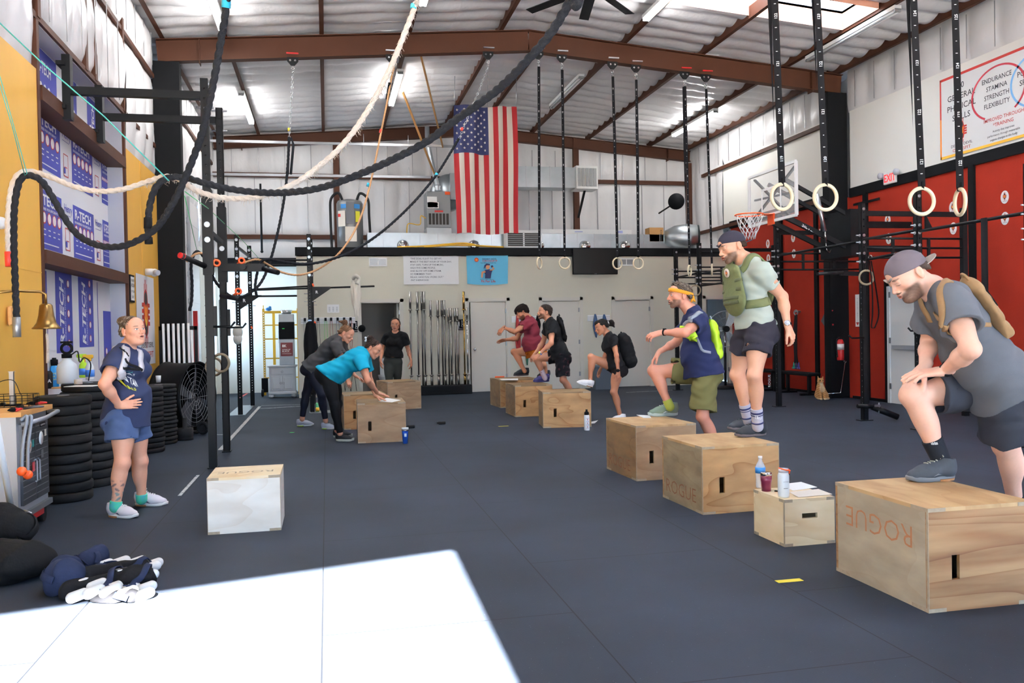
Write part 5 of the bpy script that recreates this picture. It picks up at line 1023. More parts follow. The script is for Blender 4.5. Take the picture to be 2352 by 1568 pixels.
for (x, z, L_, mm, lb_) in ((4.3, 1.68, 1.0, 'resistance red', 'thick bundle of red bands hanging behind the maroon shirt'), (4.55, 1.62, .8, 'resistance blue', 'blue band bundle behind the maroon shirt'), (4.5, 1.7, 1.1, 'resistance green', 'green band bundle hanging lowest behind the maroon shirt'), (4.78, 1.7, .35, 'black fabric', 'short black band bundle next to the bearded man\'s face'), (6.18, 1.7, .5, 'resistance blue', 'larger bundle of blue bands above the ponytailed woman'), (6.4, 1.7, .32, 'resistance blue', 'smaller blue band bundle behind the ponytail')):
    m = MB(); [m.tube(spline([(x-.05+.02*k, YM-.06-.006*k, z-L_*(.5+.04*k)), (x-.01, YM-.05, z), (x+.01, YM-.05, z), (x+.05-.01*k, YM-.06-.006*k, z-L_*.5), (x+.01, YM-.06, z-L_*(.92+.03*k)), (x-.05+.02*k, YM-.06, z-L_*(.5+.04*k))], 5), .018, n=7) for k in range(4)]; single(m, 'band_bundle', mm, lb_, 'band')
for i, x in enumerate((.3, .42, .55)): m = MB(); m.tube(spline([(x-.05, YM-.05, .12), (x-.01, YM-.05, .55), (x+.02, YM-.05, .55), (x+.07, YM-.06, .12)], 5), .014, n=6, flat=.4); single(m, 'floor_strap', 'black fabric', ['first dark strap dangling low by the doorway, nearest the teal woman', 'middle dark strap dangling low by the doorway', 'dark strap dangling low, nearest the doorway'][i], 'strap', 'dark straps beside the doorway')
# barbells
t = thing('barbell_rack', 'low black floor rack holding upright barbells', 'rack', (2.45, 18.8, 0)); m = MB(); m.b2((1.6, 18.62, 0), (3.15, 18.98, .2), bev=.01); m.build('tray', 'black steel', t); m = MB(); [m.text('ROGUE', (x, 18.615, .06), (1, 0, 0), (0, 0, 1), .13, bold=.01, sx=1.05) for x in (1.62, 2.15, 2.68)]; m.build('raised_lettering', 'tv black', t)
BB = [(1.82, 2.3, 'dark bar steel', 0, 'tall grey barbell nearest the dark doorway'), (1.98, 2.3, 'dark bar steel', 0, 'second tall grey barbell from the dark doorway'), (2.13, 2.3, 'dark bar steel', 1, 'third tall barbell with blotchy shaft, thick paired sleeve'), (2.27, 2.1, 'dark bar steel', 0, 'first of the three medium barbells'), (2.43, 2.1, 'bar steel', 0, 'middle one of the medium barbells with pale shaft'), (2.58, 2.1, 'dark bar steel', 1, 'dark-shafted medium barbell next to the short chrome ones'), (2.72, 1.92, 'bar steel', 1, 'short chrome barbell right after the medium ones'), (2.87, 1.92, 'bar steel', 1, 'second short chrome barbell'), (3.02, 2.29, 'brass', 0, 'tall gold barbell beside the ajar door'), (3.09, 1.93, 'chrome', 0, 'slim chrome barbell behind the gold one')]
for x, h, mm, pair, lb_ in BB:
    if mm == 'bar steel' or True:
        t = thing('barbell', lb_, 'barbell', (x, 18.8, .15), 0, 'upright barbells')
        sl = .42 if h > 2.2 else (.36 if h > 2 else .3); m = MB(); m.cyl((x, 18.8, .2), (x, 18.8, h-sl), .017 if mm != 'bar steel' else .02, n=12); m.build('shaft', mm, t)
        for (a, b_) in ((h-sl, h), (.2, .42)): m = MB(); m.cyl((x, 18.8, a), (x, 18.8, b_), .027, n=14); m.cyl((x, 18.8, a if a > 1 else b_), (x, 18.8, (a if a > 1 else b_)+.02), .042, n=14); m.build('sleeve', 'bar steel' if mm != 'brass' else 'brass', t)
        if pair: t2_ = thing('barbell', lb_.replace('barbell', 'barbell partner')+', leaning close behind', 'barbell', (x-.03, 18.88, .15), 0, 'upright barbells'); m = MB(); m.cyl((x-.045, 18.88, .2), (x-.045, 18.88, h-.01), .018, n=10); m.cyl((x-.045, 18.88, h-sl), (x-.045, 18.88, h), .026, n=12); m.build('shaft', mm, t2_)
# ------------------------------------------------------------------ back corner
t = thing('white_cabinet', 'white two-door cabinet with one drawer and bun feet', 'cabinet', (-.98, 19.5, 0)); A0, A1, B0 = -1.28, -.68, 19.3
def qq(n, lo, hi, mm='pale grey furniture', par=t, bev=0.): m = MB(); m.b2(lo, hi, bev=bev); return m.build(n, mm, par)
qq('body', (A0+.02, B0, .1), (A1-.02, B0+.4, .68)); qq('top', (A0-.02, B0-.03, .68), (A1+.02, B0+.42, .72), bev=.01); qq('plinth', (A0, B0-.02, .08), (A1, B0+.4, .14), bev=.01)
dw = qq('drawer', (A0+.06, B0-.012, .52), (A1-.06, B0, .65), bev=.004)
for s in (0, 1):
    d = qq('door', (A0+.06+.25*s, B0-.012, .16), (A0+.28+.25*s, B0, .49), bev=.004); m = MB(); m.b2((A0+.09+.25*s, B0-.02, .2), (A0+.25+.25*s, B0-.01, .45), bev=.008); m.build('panel', 'pale grey furniture', d); m = MB(); m.torus((A0+.265+.06*s, B0-.03, .33), .02, .004, (0, 1, 0), n=16, k=5); m.build('ring_pull', 'grey metal', d)
m = MB(); m.torus((A0+.3, B0-.03, .58), .02, .004, (0, 1, 0), n=16, k=5); m.build('ring_pull', 'grey metal', dw)
for x in (A0+.06, A1-.06): 
    for y in (B0+.04, B0+.34): m = MB(); m.sph((x, y, .045), (.06, .06, .045)); m.build('foot', 'pale grey furniture', t)
t = thing('drink_dispenser', 'stainless drink dispenser with red poster and conical hopper', 'dispenser', (-.87, 19.5, .72)); c = V((-.87, 19.46, .72))
m = MB(); m.b2(c+V((-.16, -.16, 0)), c+V((.16, .16, .58)), bev=.008); m.b2(c+V((-.16, -.16, .95)), c+V((.16, .16, 1.13)), bev=.008); m.build('steel_body', 'grey metal', t); m = MB(); m.b2(c+V((-.165, -.17, .58)), c+V((.165, .16, .95))); m.build('control_panel', 'black paint', t); m = MB(); m.b2(c+V((-.13, -.166, .2)), c+V((.13, -.16, .5))); ps = m.build('poster', mat('dark red print', '6e1c20', .5), t)
m = MB(); m.text('8K', c+V((-.1, -.1675, .4)), (1, 0, 0), (0, 0, 1), .08, bold=.03); m.text('WAKE UP', c+V((-.1, -.1675, .33)), (1, 0, 0), (0, 0, 1), .04); m.text('BLACK', c+V((-.1, -.1675, .29)), (1, 0, 0), (0, 0, 1), .05); m.b2(c+V((-.1, -.1675, .25)), c+V((.1, -.167, .256))); m.build('lettering', 'label white', ps)
m = MB(); m.lathe([(0, 1.13), (.1, 1.13), (.13, 1.22), (.12, 1.22), (0, 1.15)], c); m.build('hopper', 'chrome', t); m = MB(); m.b2(c+V((-.09, -.18, .8)), c+V((-.04, -.17, .82))); m.build('display', 'green tape', t)
m = MB(); m.b2((-1.1, 20.2, 1.2), (-1.0, 20.28, 1.5), bev=.01); m.b2((-1.08, 20.18, 1.1), (-1.02, 20.25, 1.2)); single(m, 'cup_holder', 'white paint', 'white cup dispenser hanging on the scaffold beside the drink machine', 'dispenser')
t = thing('scaffold_frame', 'yellow perforated scaffold frame standing behind the white cabinet', 'scaffold', (-1.05, 20.3, 0))
for x in (-1.42, -.65): m = MB(); upright(m, x, 20.3, 2.0, .05, sp=.055, hz0=.3, hw=.02); m.cyl((x, 20.3, 1.98), (x, 20.3, 2.08), .012, n=8); m.build('upright', 'scaffold yellow', t)
for z in (.4, .85, 1.3, 1.62, 1.92): m = MB(); m.bar((-1.4, 20.3, z), (-.67, 20.3, z), .03 if z < 1.9 else .06); m.build('rung', 'scaffold yellow', t)
m = MB(); m.b2((-1.25, 20.7, 0), (-1.19, 20.76, 1.95)); m.build('upright', 'scaffold yellow', t)
m = MB(); m.sph((-1.3, 20.28, 1.99), (.07, .04, .04)); m.sph((-1.27, 20.27, 2.03), (.035, .03, .03)); single(m, 'blue_cloth', 'label blue', 'small blue crumpled cloth on top of the scaffold', 'cloth')
t = thing('hand_truck', 'black hand truck with wheels beside the white cabinet', 'hand truck', (-1.42, 19.9, 0)); m = MB(); m.b2((-1.46, 19.8, .1), (-1.32, 19.9, .42)); m.build('frame', 'black paint', t); m = MB(); m.torus((-1.44, 19.8, .09), .06, .028, (1, 0, 0), n=20); m.build('wheel', 'black rubber', t)
p = P(546, 765, Y=15.4); t = thing('baseball_cap', 'white cap hanging on the far rack post', 'cap', p); m = MB(); m.sph(p+V((0, 0, .02)), (.085, .07, .12), n=20); m.build('crown', mat('cap white', 'd5d2c6', .9, bump=.2), t); m = MB(); m.sph(p+V((0, -.03, -.1)), (.075, .03, .1), n=18); m.build('brim', 'cap white', t)
# hoodie on the long bar, black jacket on the rack post
def cloth_drop(name, lb_, cat, top, w_, L_, mm, hood=False, n=30):
    top = V(top); m = MB()
    def fn(i, j):
        a = 2*PI*i; z = -L_*j; ww_ = w_*(.75+.35*math.sin(PI*min(1, j*1.1))-.35*j*(hood)); f = 1+.16*math.sin(a*4+j*5)+.08*math.sin(a*7-j*9)
        return (top.x+math.cos(a)*ww_*.5*f, top.y+math.sin(a)*ww_*.3*f, top.z+z+.02*math.sin(a*3)*(j > .9))
    m.grid(fn, n, 24); m.sph(top-V((0, 0, .02)), (w_*.36, w_*.25, .06))
    if hood: m.tube(spline([top+V((-w_*.3, -.03, 0)), top+V((0, -.08, .05)), top+V((w_*.3, -.03, 0)), top+V((w_*.1, -.06, -.1))], 6), .035, n=8)
    return single(m, name, mm, lb_, cat)
cloth_drop('hoodie', 'cream hooded sweatshirt hanging from the long bar above the doorway', 'sweatshirt', P(817, 640, Y=15.4), .17, .66, mat('hoodie cream', 'd9d2c2', .95, bump=.3, bs=20), True)
cloth_drop('jacket', 'long black jacket hanging from the perforated rack post', 'jacket', P(713, 742, Y=15.35), .2, 1.25, 'black fabric')
p = P(712, 742, Y=15.4); m = MB(); m.box(p, (.07, .012, .13), bev=.005); single(m, 'phone', mat('phone glass', '39424c', .15, .3), 'dark phone clipped to the perforated rack post', 'phone')
# two rings on the near rack
for px, py, Y_, lb_ in ((507, 833, 10.6, 'brown wooden ring hanging behind the second near rack post'), (492, 842, 10.9, 'brown wooden ring partly hidden by the first near rack post')):
    c = P(px, py, Y=Y_); t = thing('gymnastic_ring', lb_, 'ring', c, 0, 'old rings on the near rack'); m = MB(); m.torus(c, .105, .016, (.35, 1, 0)); m.build('hoop', 'old ring wood', t); m = MB(); m.tube([c+V((0, 0, .1)), c+V((.0, .0, .75))], .014, n=6, flat=.3); m.build('strap', 'black fabric', t)
c = P(1990, 637, Y=10.75); t = thing('gymnastic_ring', 'wooden ring hanging from the rig post beside the exit door', 'ring', c); m = MB(); m.torus(c, .1, .015, (.3, 1, 0)); m.build('hoop', 'old ring wood', t); m = MB(); m.tube([c+V((0, 0, .1)), c+V((0, 0, .45))], .014, n=6, flat=.3); m.build('strap', 'black fabric', t)
c = P(1597, 667, Y=16.2); t = thing('gymnastic_ring', 'wooden ring half hidden behind the far rig post', 'ring', c); m = MB(); m.torus(c, .105, .015, (.3, 1, 0)); m.build('hoop', 'old ring wood', t); m = MB(); m.tube([c+V((0, 0, .1)), c+V((0, 0, .4))], .014, n=6, flat=.3); m.build('strap', 'black fabric', t)
# ------------------------------------------------------------------ the national flag
t = thing('hanging_flag', 'large stars and stripes flag hung vertically from the roof', 'flag', (3.25, 17, 3.4)); W_, H_ = 1.3, 2.6; fx = lambda i, j: V((2.61+W_*i+.03*math.sin(j*5)*(i-.5), 17+.035*math.sin(i*16+j*2.5)+.02*math.sin(i*31+j*4), 5.98-H_*j+.02*math.sin(i*9)))
m = MB(); N1, N2 = 52, 40
vs = [fx(i/N1, j/N2) for i in range(N1+1) for j in range(N2+1)]; fs = []; mi = []
for i in range(N1):
    for j in range(N2):
        fs.append((i*(N2+1)+j, i*(N2+1)+j+1, (i+1)*(N2+1)+j+1, (i+1)*(N2+1)+j)); s = i//4; mi.append(2 if (i < 28 and j < 15) else (0 if (12-s) % 2 == 0 else 1))
b0_ = len(m.v); m.add(vs, fs, 0, True); m.mi[-len(fs):] = mi
m.build('cloth', ['flag red', 'flag white', 'flag blue'], t)
m = MB()
for r_ in range(9):
    for k in range(6 if r_ % 2 == 0 else 5):
        ii = (28/52)*((r_+1)/10); jj = (15/40)*((k+(.6 if r_ % 2 == 0 else 1.1))/6.2); c = fx(ii, jj)+V((0, -.006, 0))
        pts = []
        for q in range(10): a = PI/2+q*PI/5; rr = .03 if q % 2 == 0 else .013; pts.append(c+V((math.cos(a)*rr, 0, math.sin(a)*rr)))
        m.poly(pts, .002, (0, -1, 0))
m.build('stars', 'flag white', t)
m = MB(); [m.tube([(x, 17, 5.98), (x+.02, 17, zrt(x)+.02)], .004, n=4) for x in (2.62, 3.3, 3.9)]; m.build('hanging_cords', 'zinc', t)
# ------------------------------------------------------------------ basketball hoop
t = thing('basketball_hoop', 'glass backboard hoop on a black swing arm over the rig', 'basketball hoop', (7.2, 12.75, 3.1)); HX = 7.2; HY0, HY1, HZ0, HZ1 = 11.95, 13.45, 3.12, 3.96
m = MB(); m.b2((HX, HY0, HZ0), (HX+.01, HY1, HZ1)); m.build('backboard_glass', 'glass', t)
m = MB()
for a, b in (((HX+.005, HY0, HZ0), (HX+.005, HY1, HZ0)), ((HX+.005, HY0, HZ1), (HX+.005, HY1, HZ1)), ((HX+.005, HY0, HZ0), (HX+.005, HY0, HZ1)), ((HX+.005, HY1, HZ0), (HX+.005, HY1, HZ1))): m.bar(a, b, .035, .045)
m.build('backboard_border', 'white paint', t)
m = MB(); yc = 12.7
for a, b in (((HX-.004, yc-.3, HZ0+.12), (HX-.004, yc+.3, HZ0+.12)), ((HX-.004, yc-.3, HZ0+.55), (HX-.004, yc+.3, HZ0+.55)), ((HX-.004, yc-.3, HZ0+.12), (HX-.004, yc-.3, HZ0+.55)), ((HX-.004, yc+.3, HZ0+.12), (HX-.004, yc+.3, HZ0+.55))): m.bar(a, b, .035, .006, up=(1, 0, 0))
m.build('target_box', 'label white', t)
m = MB(); rc = V((HX-.4, yc, 3.22)); m.torus(rc, .228, .011, n=40); m.poly([(HX, yc-.12, 3.22), (HX, yc+.12, 3.22), (HX-.18, yc+.07, 3.22), (HX-.18, yc-.07, 3.22)], .012); m.b2((HX-.02, yc-.1, 3.06), (HX, yc+.1, 3.24)); m.build('rim', 'orange', t)
m = MB(); nn = 12
for k in range(nn):
    for s in (-1, 1):
        pts = []
        for q in range(6): an = 2*PI*(k+s*q*.5)/nn; r_ = .225-.026*q-.004*q*(q > 3)+(.012*(q == 5)); pts.append(rc+V((math.cos(an)*r_, math.sin(an)*r_, -.085*q*(1 if q < 3 else .93))))
        m.tube(pts, .0045, n=4)
m.build('net', 'white vinyl', t)
m = MB(); m.bar((HX+.03, 12.0, 3.9), (HX+.03, 13.4, 3.2), .03, .04, up=(1, 0, 0)); m.bar((HX+.03, 13.3, 3.9), (HX+.03, 12.2, 3.15), .03, .04, up=(1, 0, 0)); m.bar((HX+.03, 12.1, 3.5), (HX+.03, 13.3, 3.55), .03, .03, up=(1, 0, 0)); m.build('rear_brace', 'black steel', t)
am = P(1872, 500, X=8.0); m = MB(); 
for yy in (12.35, 12.85): m.bar((HX+.03, yy, 3.15), (8.35, yy-.1, 2.62), .05, .08); m.bar((HX+.03, yy, 3.75), (8.35, yy-.1, 3.15), .05, .06)
arm = m.build('swing_arm', 'black steel', t); m = MB(); m.text('SILVERBACK', (7.5, 12.3, 2.99), (.875, -.07, -.43), (.43, 0, .875), .09, bold=.02); m.build('lettering', 'label white', arm)
m = MB(); m.b2((8.25, 12.1, 2.5), (8.55, 12.95, 3.25)); m.bar((8.5, 12.5, 3.05), (XR-.05, 12.5, 3.05), .08, .1); m.bar((8.5, 12.5, 2.65), (XR-.05, 12.5, 2.65), .08, .1); m.build('wall_bracket', 'black steel', t)
m = MB(); m.cyl((7.75, 12.25, 3.5), (7.85, 12.2, 2.9), .035, n=12); m.build('lift_actuator', 'zinc', t); m = MB(); m.cyl((7.85, 12.2, 2.95), (7.87, 12.2, 2.72), .015, n=8); m.tube([(7.87, 12.2, 2.72), (7.88, 12.2, 2.6), (7.93, 12.2, 2.56), (7.97, 12.2, 2.6)], .008, n=6); m.build('crank_hook', 'chrome', t)
# ------------------------------------------------------------------ red wall items
t = thing('exit_sign', 'white EXIT sign with red letters and two lamp heads', 'sign', (XR-.05, 12.97, 3.84)); y = 13.0
m = MB(); m.b2((XR-.08, y-.17, 3.83), (XR-.02, y+.15, 4.05), bev=.01); m.build('housing', 'white paint', t); m = MB(); m.text('EXIT', (XR-.0815, y+.13, 3.87), (0, -1, 0), (0, 0, 1), .19, mi=0, bold=.02, sx=.8); m.build('lettering', 'exit red', t)
for s in (-1, 1): m = MB(); m.lathe([(0, 0), (.05, 0), (.055, .06), (0, .06)], (XR-.06, y-.01+s*.21, 4.0), (-1, 0, 0)); m.build('lamp_head', 'reveal grey', t)
m = MB(); m.b2((XR-.06, 14.05, 3.6), (XR-.04, 13.3, 3.64)); single(m, 'shelf_bracket', 'black steel', 'thin black arm sticking out beside the column top band', 'bracket')
OV = [(10.51, 3.21), (10.51, 2.9), (11.56, 3.21), (11.55, 2.88), (13.14, 3.22), (13.12, 2.89), (13.99, 3.24), (13.99, 2.88), (16.23, 3.25), (16.21, 2.91), (15.2, 3.23), (15.2, 2.9), (17.28, 3.23), (17.27, 2.9)]
COLN = ['past the second batten, above the tan backpack', 'above the ring turned edge-on', 'over the exit door', 'beside the black column, camera side', 'behind the basketball arm, middle pair', 'just beyond the black column', 'farthest along the red wall']
em = None
for i, (y, z) in enumerate(OV):
    lb_ = f"{'upper' if i % 2 == 0 else 'lower'} white oval emblem sticker {COLN[i//2]}"
    if em is None:
        em = thing('oval_sticker', lb_, 'sticker', (XR-.003, y, z), 0, 'oval stickers on the red wall'); m = MB(); m.poly([V((0, math.cos(a)*.075, math.sin(a)*.095)) for a in [2*PI*k/28 for k in range(28)]], .003, (-1, 0, 0)); m.build('disc', 'label white', em, world=False); m = MB(); emblem(m, (-.0035, 0, .012), (0, -1, 0), (0, 0, 1), .13); m.text('DESERT DEVIL', (-.0035, .04, -.065), (0, -1, 0), (0, 0, 1), .014, mi=1); m.build('emblem', ['label red', 'label black', 'logo orange', 'logo yellow'], em, world=False)
    else: copy_tree(em, loc=(XR-.003, y, z), label=lb_)
t = thing('skills_banner', 'large white training banner with red and yellow border above the red wall', 'banner', (XR-.02, 10.2, 4.0)); x = XR-.02
ya, yb_, za, zb_ = 11.79, 8.0, 4.0, 5.27
m = MB(); m.b2((x-.004, yb_, za), (x, ya, zb_)); m.build('sheet', 'white vinyl', t)
m = MB(); m.b2((x-.006, yb_, zb_-.04), (x-.004, ya, zb_), mi=0); m.b2((x-.006, yb_, za), (x-.004, ya, za+.04), mi=1); m.b2((x-.006, ya-.03, (za+zb_)/2), (x-.004, ya, zb_), mi=0); m.b2((x-.006, ya-.03, za), (x-.004, ya, (za+zb_)/2), mi=2); m.build('border', ['label red', 'logo yellow', 'logo orange'], t)
m = MB(); bt = lambda s, y, z, sz, mi=0, al='CENTER', sx=1, sh=0: m.text(s, (x-.005, y, z), (0, -1, 0), (0, 0, 1), sz, mi=mi, align=al, sx=sx, shear=sh, bold=.005)
for i, s in enumerate(('10', 'GENERAL', 'PHYSICAL', 'SKILLS')): bt(s, 11.33, 5.03-.16*i, .13, sx=1.05)
for i, s in enumerate(('ENDURANCE', 'STAMINA', 'STRENGTH', 'FLEXIBILITY')): bt(s, 10.62, 4.94-.125*i, .1, sx=.95)
for i, s in enumerate(('POWER', 'SPEED')): bt(s, 10.05, 4.86-.13*i, .11)
bt('IMPROVED THROUGH', 10.5, 4.36, .075, 1); bt('*TRAINING', 10.5, 4.27, .075, 1); bt('Activity that improves', 10.5, 4.19, .045); bt('performance through measurable', 10.5, 4.13, .045); bt('organic changes in the body', 10.5, 4.07, .045)
bt('DESERT DEVIL', 11.33, 4.14, .06, sx=1.2); bt('CROSSFIT', 11.33, 4.07, .065, 1, sx=1.35)
m.build('lettering', ['label black', 'label red'], t)
m = MB(); emblem(m, (x-.006, 11.33, 4.37), (0, -1, 0), (0, 0, 1), .42); m.build('emblem', ['label red', 'label black', 'logo orange', 'logo yellow'], t)
m = MB()
def arcp(cy, cz, ry, rz, a0, a1, mi):
    n = 40; vs = []
    for k in range(n+1):
        a = a0+(a1-a0)*k/n
        for w_ in (1, .93): vs.append((x-.0062, cy-math.cos(a)*ry*w_, cz+math.sin(a)*rz*w_))
    m.add(vs, [(2*k, 2*k+1, 2*k+3, 2*k+2) for k in range(n)], mi)
arcp(10.6, 4.76, .52, .4, -.9, 4.2, 0); arcp(9.85, 4.76, .52, .4, -.4, 6.28-.4, 1); m.build('rings_print', [mat('crimson', 'b02a3c', .6), mat('sky print', '7db6e8', .6)], t)
# extinguisher, arrow sign, lever rod
t = thing('fire_extinguisher', 'red fire extinguisher hanging on the black column', 'extinguisher', (XR-.23, 14.25, .78)); c = V((9.46, 14.24, .72))
m = MB(); m.lathe([(0, 0), (.06, 0), (.065, .015), (.065, .33), (.045, .385), (.02, .4), (0, .4)], c, n=24); m.build('cylinder', 'red plastic', t); m = MB(); m.lathe([(.066, .2), (.067, .2), (.067, .31), (.066, .31)], c, n=24); m.build('label', 'label white', t)
m = MB(); m.cyl(c+V((0, 0, .4)), c+V((0, 0, .45)), .018); m.bar(c+V((-.06, 0, .46)), c+V((.04, 0, .44)), .02, .012); m.build('valve_lever', 'black paint', t); m = MB(); m.tube(spline([c+V((-.02, 0, .43)), c+V((-.09, -.02, .38)), c+V((-.095, -.03, .2)), c+V((-.08, -.03, .06))], 6), .01, n=7); m.build('hose', 'black rubber', t)
t = thing('extinguisher_sign', 'narrow white vertical arrow sign beside the column on the red wall', 'sign', (XR-.01, 14.05, 1.35)); m = MB(); m.b2((XR-.008, 13.97, 1.35), (XR-.003, 14.1, 1.95)); m.build('plate', 'label white', t); m = MB(); [m.text(s, (XR-.0085, 14.035, 1.86-.034*i), (0, -1, 0), (0, 0, 1), .036, align='CENTER', mi=1) for i, s in enumerate('FIREEXTINGUISHER'[:14])]; m.poly([(XR-.0085, 14.085, 1.43), (XR-.0085, 13.985, 1.43), (XR-.0085, 14.035, 1.37)], .001, (-1, 0, 0), mi=0); m.build('print', ['label red', 'label black'], t)
m = MB(); m.tube([P(1897, 904, Y=14.15), P(1931, 902, Y=14.15), P(1941, 833, Y=14.15)], .008, n=6); m.torus(P(1941, 830, Y=14.15), .022, .006, (0, 1, 0), n=14, k=5); single(m, 'hook_rod', 'chrome', 'thin bent metal rod leaning on the black column', 'rod')
m = MB(); m.b2((9.33, 14.29, 1.38), (9.36, 14.3, 1.41)); m.sph(P(1912, 713, Y=14.29), .012); single(m, 'red_button', 'red plastic', 'tiny red button on the black column', 'button')
# benches, tube sets, cat
for i, (a, b, lb_) in enumerate((((9.15, 14.9), (9.35, 16.1), 'black flat bench nearest the cat and column'), ((9.2, 16.3), (9.4, 17.9), 'black bench farther along the red wall with white lettering on its leg'))):
    t = thing('flat_bench', lb_, 'bench', (9.3, (a[1]+b[1])/2, 0), 0, 'benches by the red wall'); m = MB(); m.bar((9.33, a[1], .42), (9.33, b[1], .42), .28, .06, bev=.015); m.build('pad', 'black fabric', t)
    for y in (a[1]+.2, b[1]-.2): m = MB(); m.bar((9.33, y, .02), (9.33, y, .4), .06); m.bar((9.13, y, .02), (9.53, y, .02), .06, .05); lg = m.build('leg', 'black steel', t)
    if i: m = MB(); m.text('ROGUE', (9.25, a[1]+.16, .08), (0, 0, 1), (-1, 0, 0), .08, bold=.02); m.build('lettering', 'label white', t)
for i, (y, lb_) in enumerate(((16.0, 'bundle of exercise tubes with coloured handles hung on the red wall'), (14.75, 'teal-handled tube bundle just behind the column edge'))):
    t = thing('tube_band_set', lb_, 'band', (9.6, y, .55)); x = 9.6; m = MB(); m.cyl((XR, y, 1.68), (x-.03, y, 1.68), .02); m.torus((x, y, 1.66), .05, .012, (1, .3, 0)); m.build('wall_hook', 'grey metal', t)
    m = MB()
    for k in range(5): m.tube(spline([(x, y-.03+.015*k, 1.62), (x-.02, y-.05+.03*k, 1.2), (x-.02, y-.04+.02*k, .8), (x-.01, y-.06+.03*k, .6)], 5), .012, n=6)
    m.build('tubes', 'black rubber', t)
    for k, mm in enumerate((mat('purple%d' % i, '4c3f8a', .5), 'resistance blue', mat('teal handle%d' % i, '2aa38a', .5))): m = MB(); yy = y-.1+.09*k; m.tube([(x-.01, yy, .62), (x-.02, yy-.03, .5), (x-.02, yy+.03, .5), (x-.01, yy, .62)], .012, n=6); m.cyl((x-.02, yy-.04, .5), (x-.02, yy+.04, .5-.0), .02, n=10); m.build('handle', mm, t)
m = MB(); m.box(P(1897, 735, Y=14.7), (.02, .22, .22), Matrix.Rotation(.7, 3, 'X')); single(m, 'patterned_pad', 'dark grey metal', 'dark patterned square pad hanging behind the column edge', 'pad')
# pedestal fan, bin
c = V((8.75, 17.5, 1.34)); t = thing('pedestal_fan', 'round wire-caged pedestal fan beside the doorway', 'fan', (8.75, 17.5, 0)); fa = V((-.25, -.97, 0)).normalized(); m = MB(); m.torus(c, .4, .009, fa, n=44, k=6); m.torus(c+fa*.08, .25, .003, fa, n=36, k=4)
u = fa.cross(V((0, 0, 1))).normalized()
for k in range(28): a = 2*PI*k/28; d = u*math.cos(a)+V((0, 0, 1))*math.sin(a); m.tube([c+fa*.1+d*.06, c+fa*.08+d*.25, c+d*.4], .0025, n=4)
m.build('cage', 'grey metal', t); m = MB(); m.cyl(c-fa*.15, c+fa*.11, .07); m.build('motor', 'black paint', t); m = MB()
for k in range(3): a = 2*PI*k/3; d = u*math.cos(a)+V((0, 0, 1))*math.sin(a); e = fa.cross(d); m.poly([c+d*.05-e*.04, c+d*.35-e*.12+fa*.02, c+d*.36+e*.1-fa*.02, c+d*.05+e*.04], .004)
m.build('blades', 'grey metal', t); m = MB(); m.cyl((8.75, 17.55, .05), (8.75, 17.55, .8), .03); m.build('pole', 'black steel', t); m = MB(); m.cyl((8.75, 17.55, .8), (8.75, 17.55, 1.3), .02); m.build('inner_pole', 'chrome', t); m = MB(); m.lathe([(0, 0), (.3, 0), (.3, .03), (.06, .07), (0, .07)], (8.75, 17.55, 0)); m.build('base', 'black steel', t)
t = thing('waste_bin', 'slate blue plastic bin against the wall behind the stepping woman', 'bin', (6.2, 18.7, 0)); m = MB(); m.poly([(6.0, 18.5, 0), (6.4, 18.5, 0), (6.4, 18.9, 0), (6.0, 18.9, 0)], .5, (0, 0, 1)); m.build('bucket', 'bin blue', t); m = MB(); m.b2((5.97, 18.47, .5), (6.43, 18.93, .55), bev=.01); m.build('rim', 'bin blue', t)
# ------------------------------------------------------------------ floor marks and small things
def strip(lb_, a, b, w_, mm, name='tape_strip', cat='tape'): m = MB(); a, b = V(a), V(b); m.bar(a+V((0, 0, .0012)), b+V((0, 0, .0012)), w_, .0016); single(m, name, mm, lb_, cat)
strip('long white tape line running along the floor beside the racks', (-1.31, 10.9, 0), (-1.31, 17.2, 0), .055, 'white tape'); strip('short white tape piece beside the white box, on the seam', (-1.3, 7.9, 0), (-1.3, 9.0, 0), .03, 'white tape')
strip('white tape line crossing the floor at the far rack', P(590, 939, Z=0), P(700, 932, Z=0), .05, 'white tape'); strip('thin white floor line in front of the white cabinet', P(600, 931, Z=0), P(690, 929, Z=0), .03, 'white tape'); strip('faint white floor line beside the bumper plates, far side', P(480, 998, Z=0), P(527, 998, Z=0), .03, 'white tape'); strip('thin pale line on the floor before the rightmost closed door', P(1438, 901, Z=0), P(1560, 895, Z=0), .03, 'white tape')
strip('bright yellow tape strip on the floor in front of the small box', P(1784, 1336, Z=0), P(1841, 1331, Z=0), .045, 'yellow tape'); strip('small yellow tape strip near the middle of the floor', P(1145, 979, Z=0), P(1168, 978, Z=0), .04, 'yellow tape'); strip('tiny green tape square near the grey shoes', P(666, 993, Z=0), P(675, 993, Z=0), .06, 'green tape'); strip('red tape line near the back corner', P(548, 915, Z=0), P(568, 903, Z=0), .05, 'red tape')
for px, py, lb_ in ((1015, 970, 'black bar clamp lying alone on the open floor'), (944, 979, 'black bar clamp on the floor by the blue tumbler')): p = P(px, py+4, Z=0); m = MB(); m.b2(p+V((-.055, -.025, 0)), p+V((.055, .025, .045)), bev=.008); m.b2(p+V((-.075, -.015, .01)), p+V((-.055, .015, .035))); single(m, 'bar_clamp', 'black rubber', lb_, 'clamp')
p = P(1348, 988, Z=0); t = bottle('water_bottle', 'white water bottle with black cap and red cross marks on the floor', p, [(0, 0), (.036, 0), (.038, .01), (.038, .2), (.03, .22), (0, .22)], 'white vinyl', [(0, .215), (.032, .215), (.032, .25), (.015, .265), (.015, .29), (0, .29)], 'black paint')
m = MB()
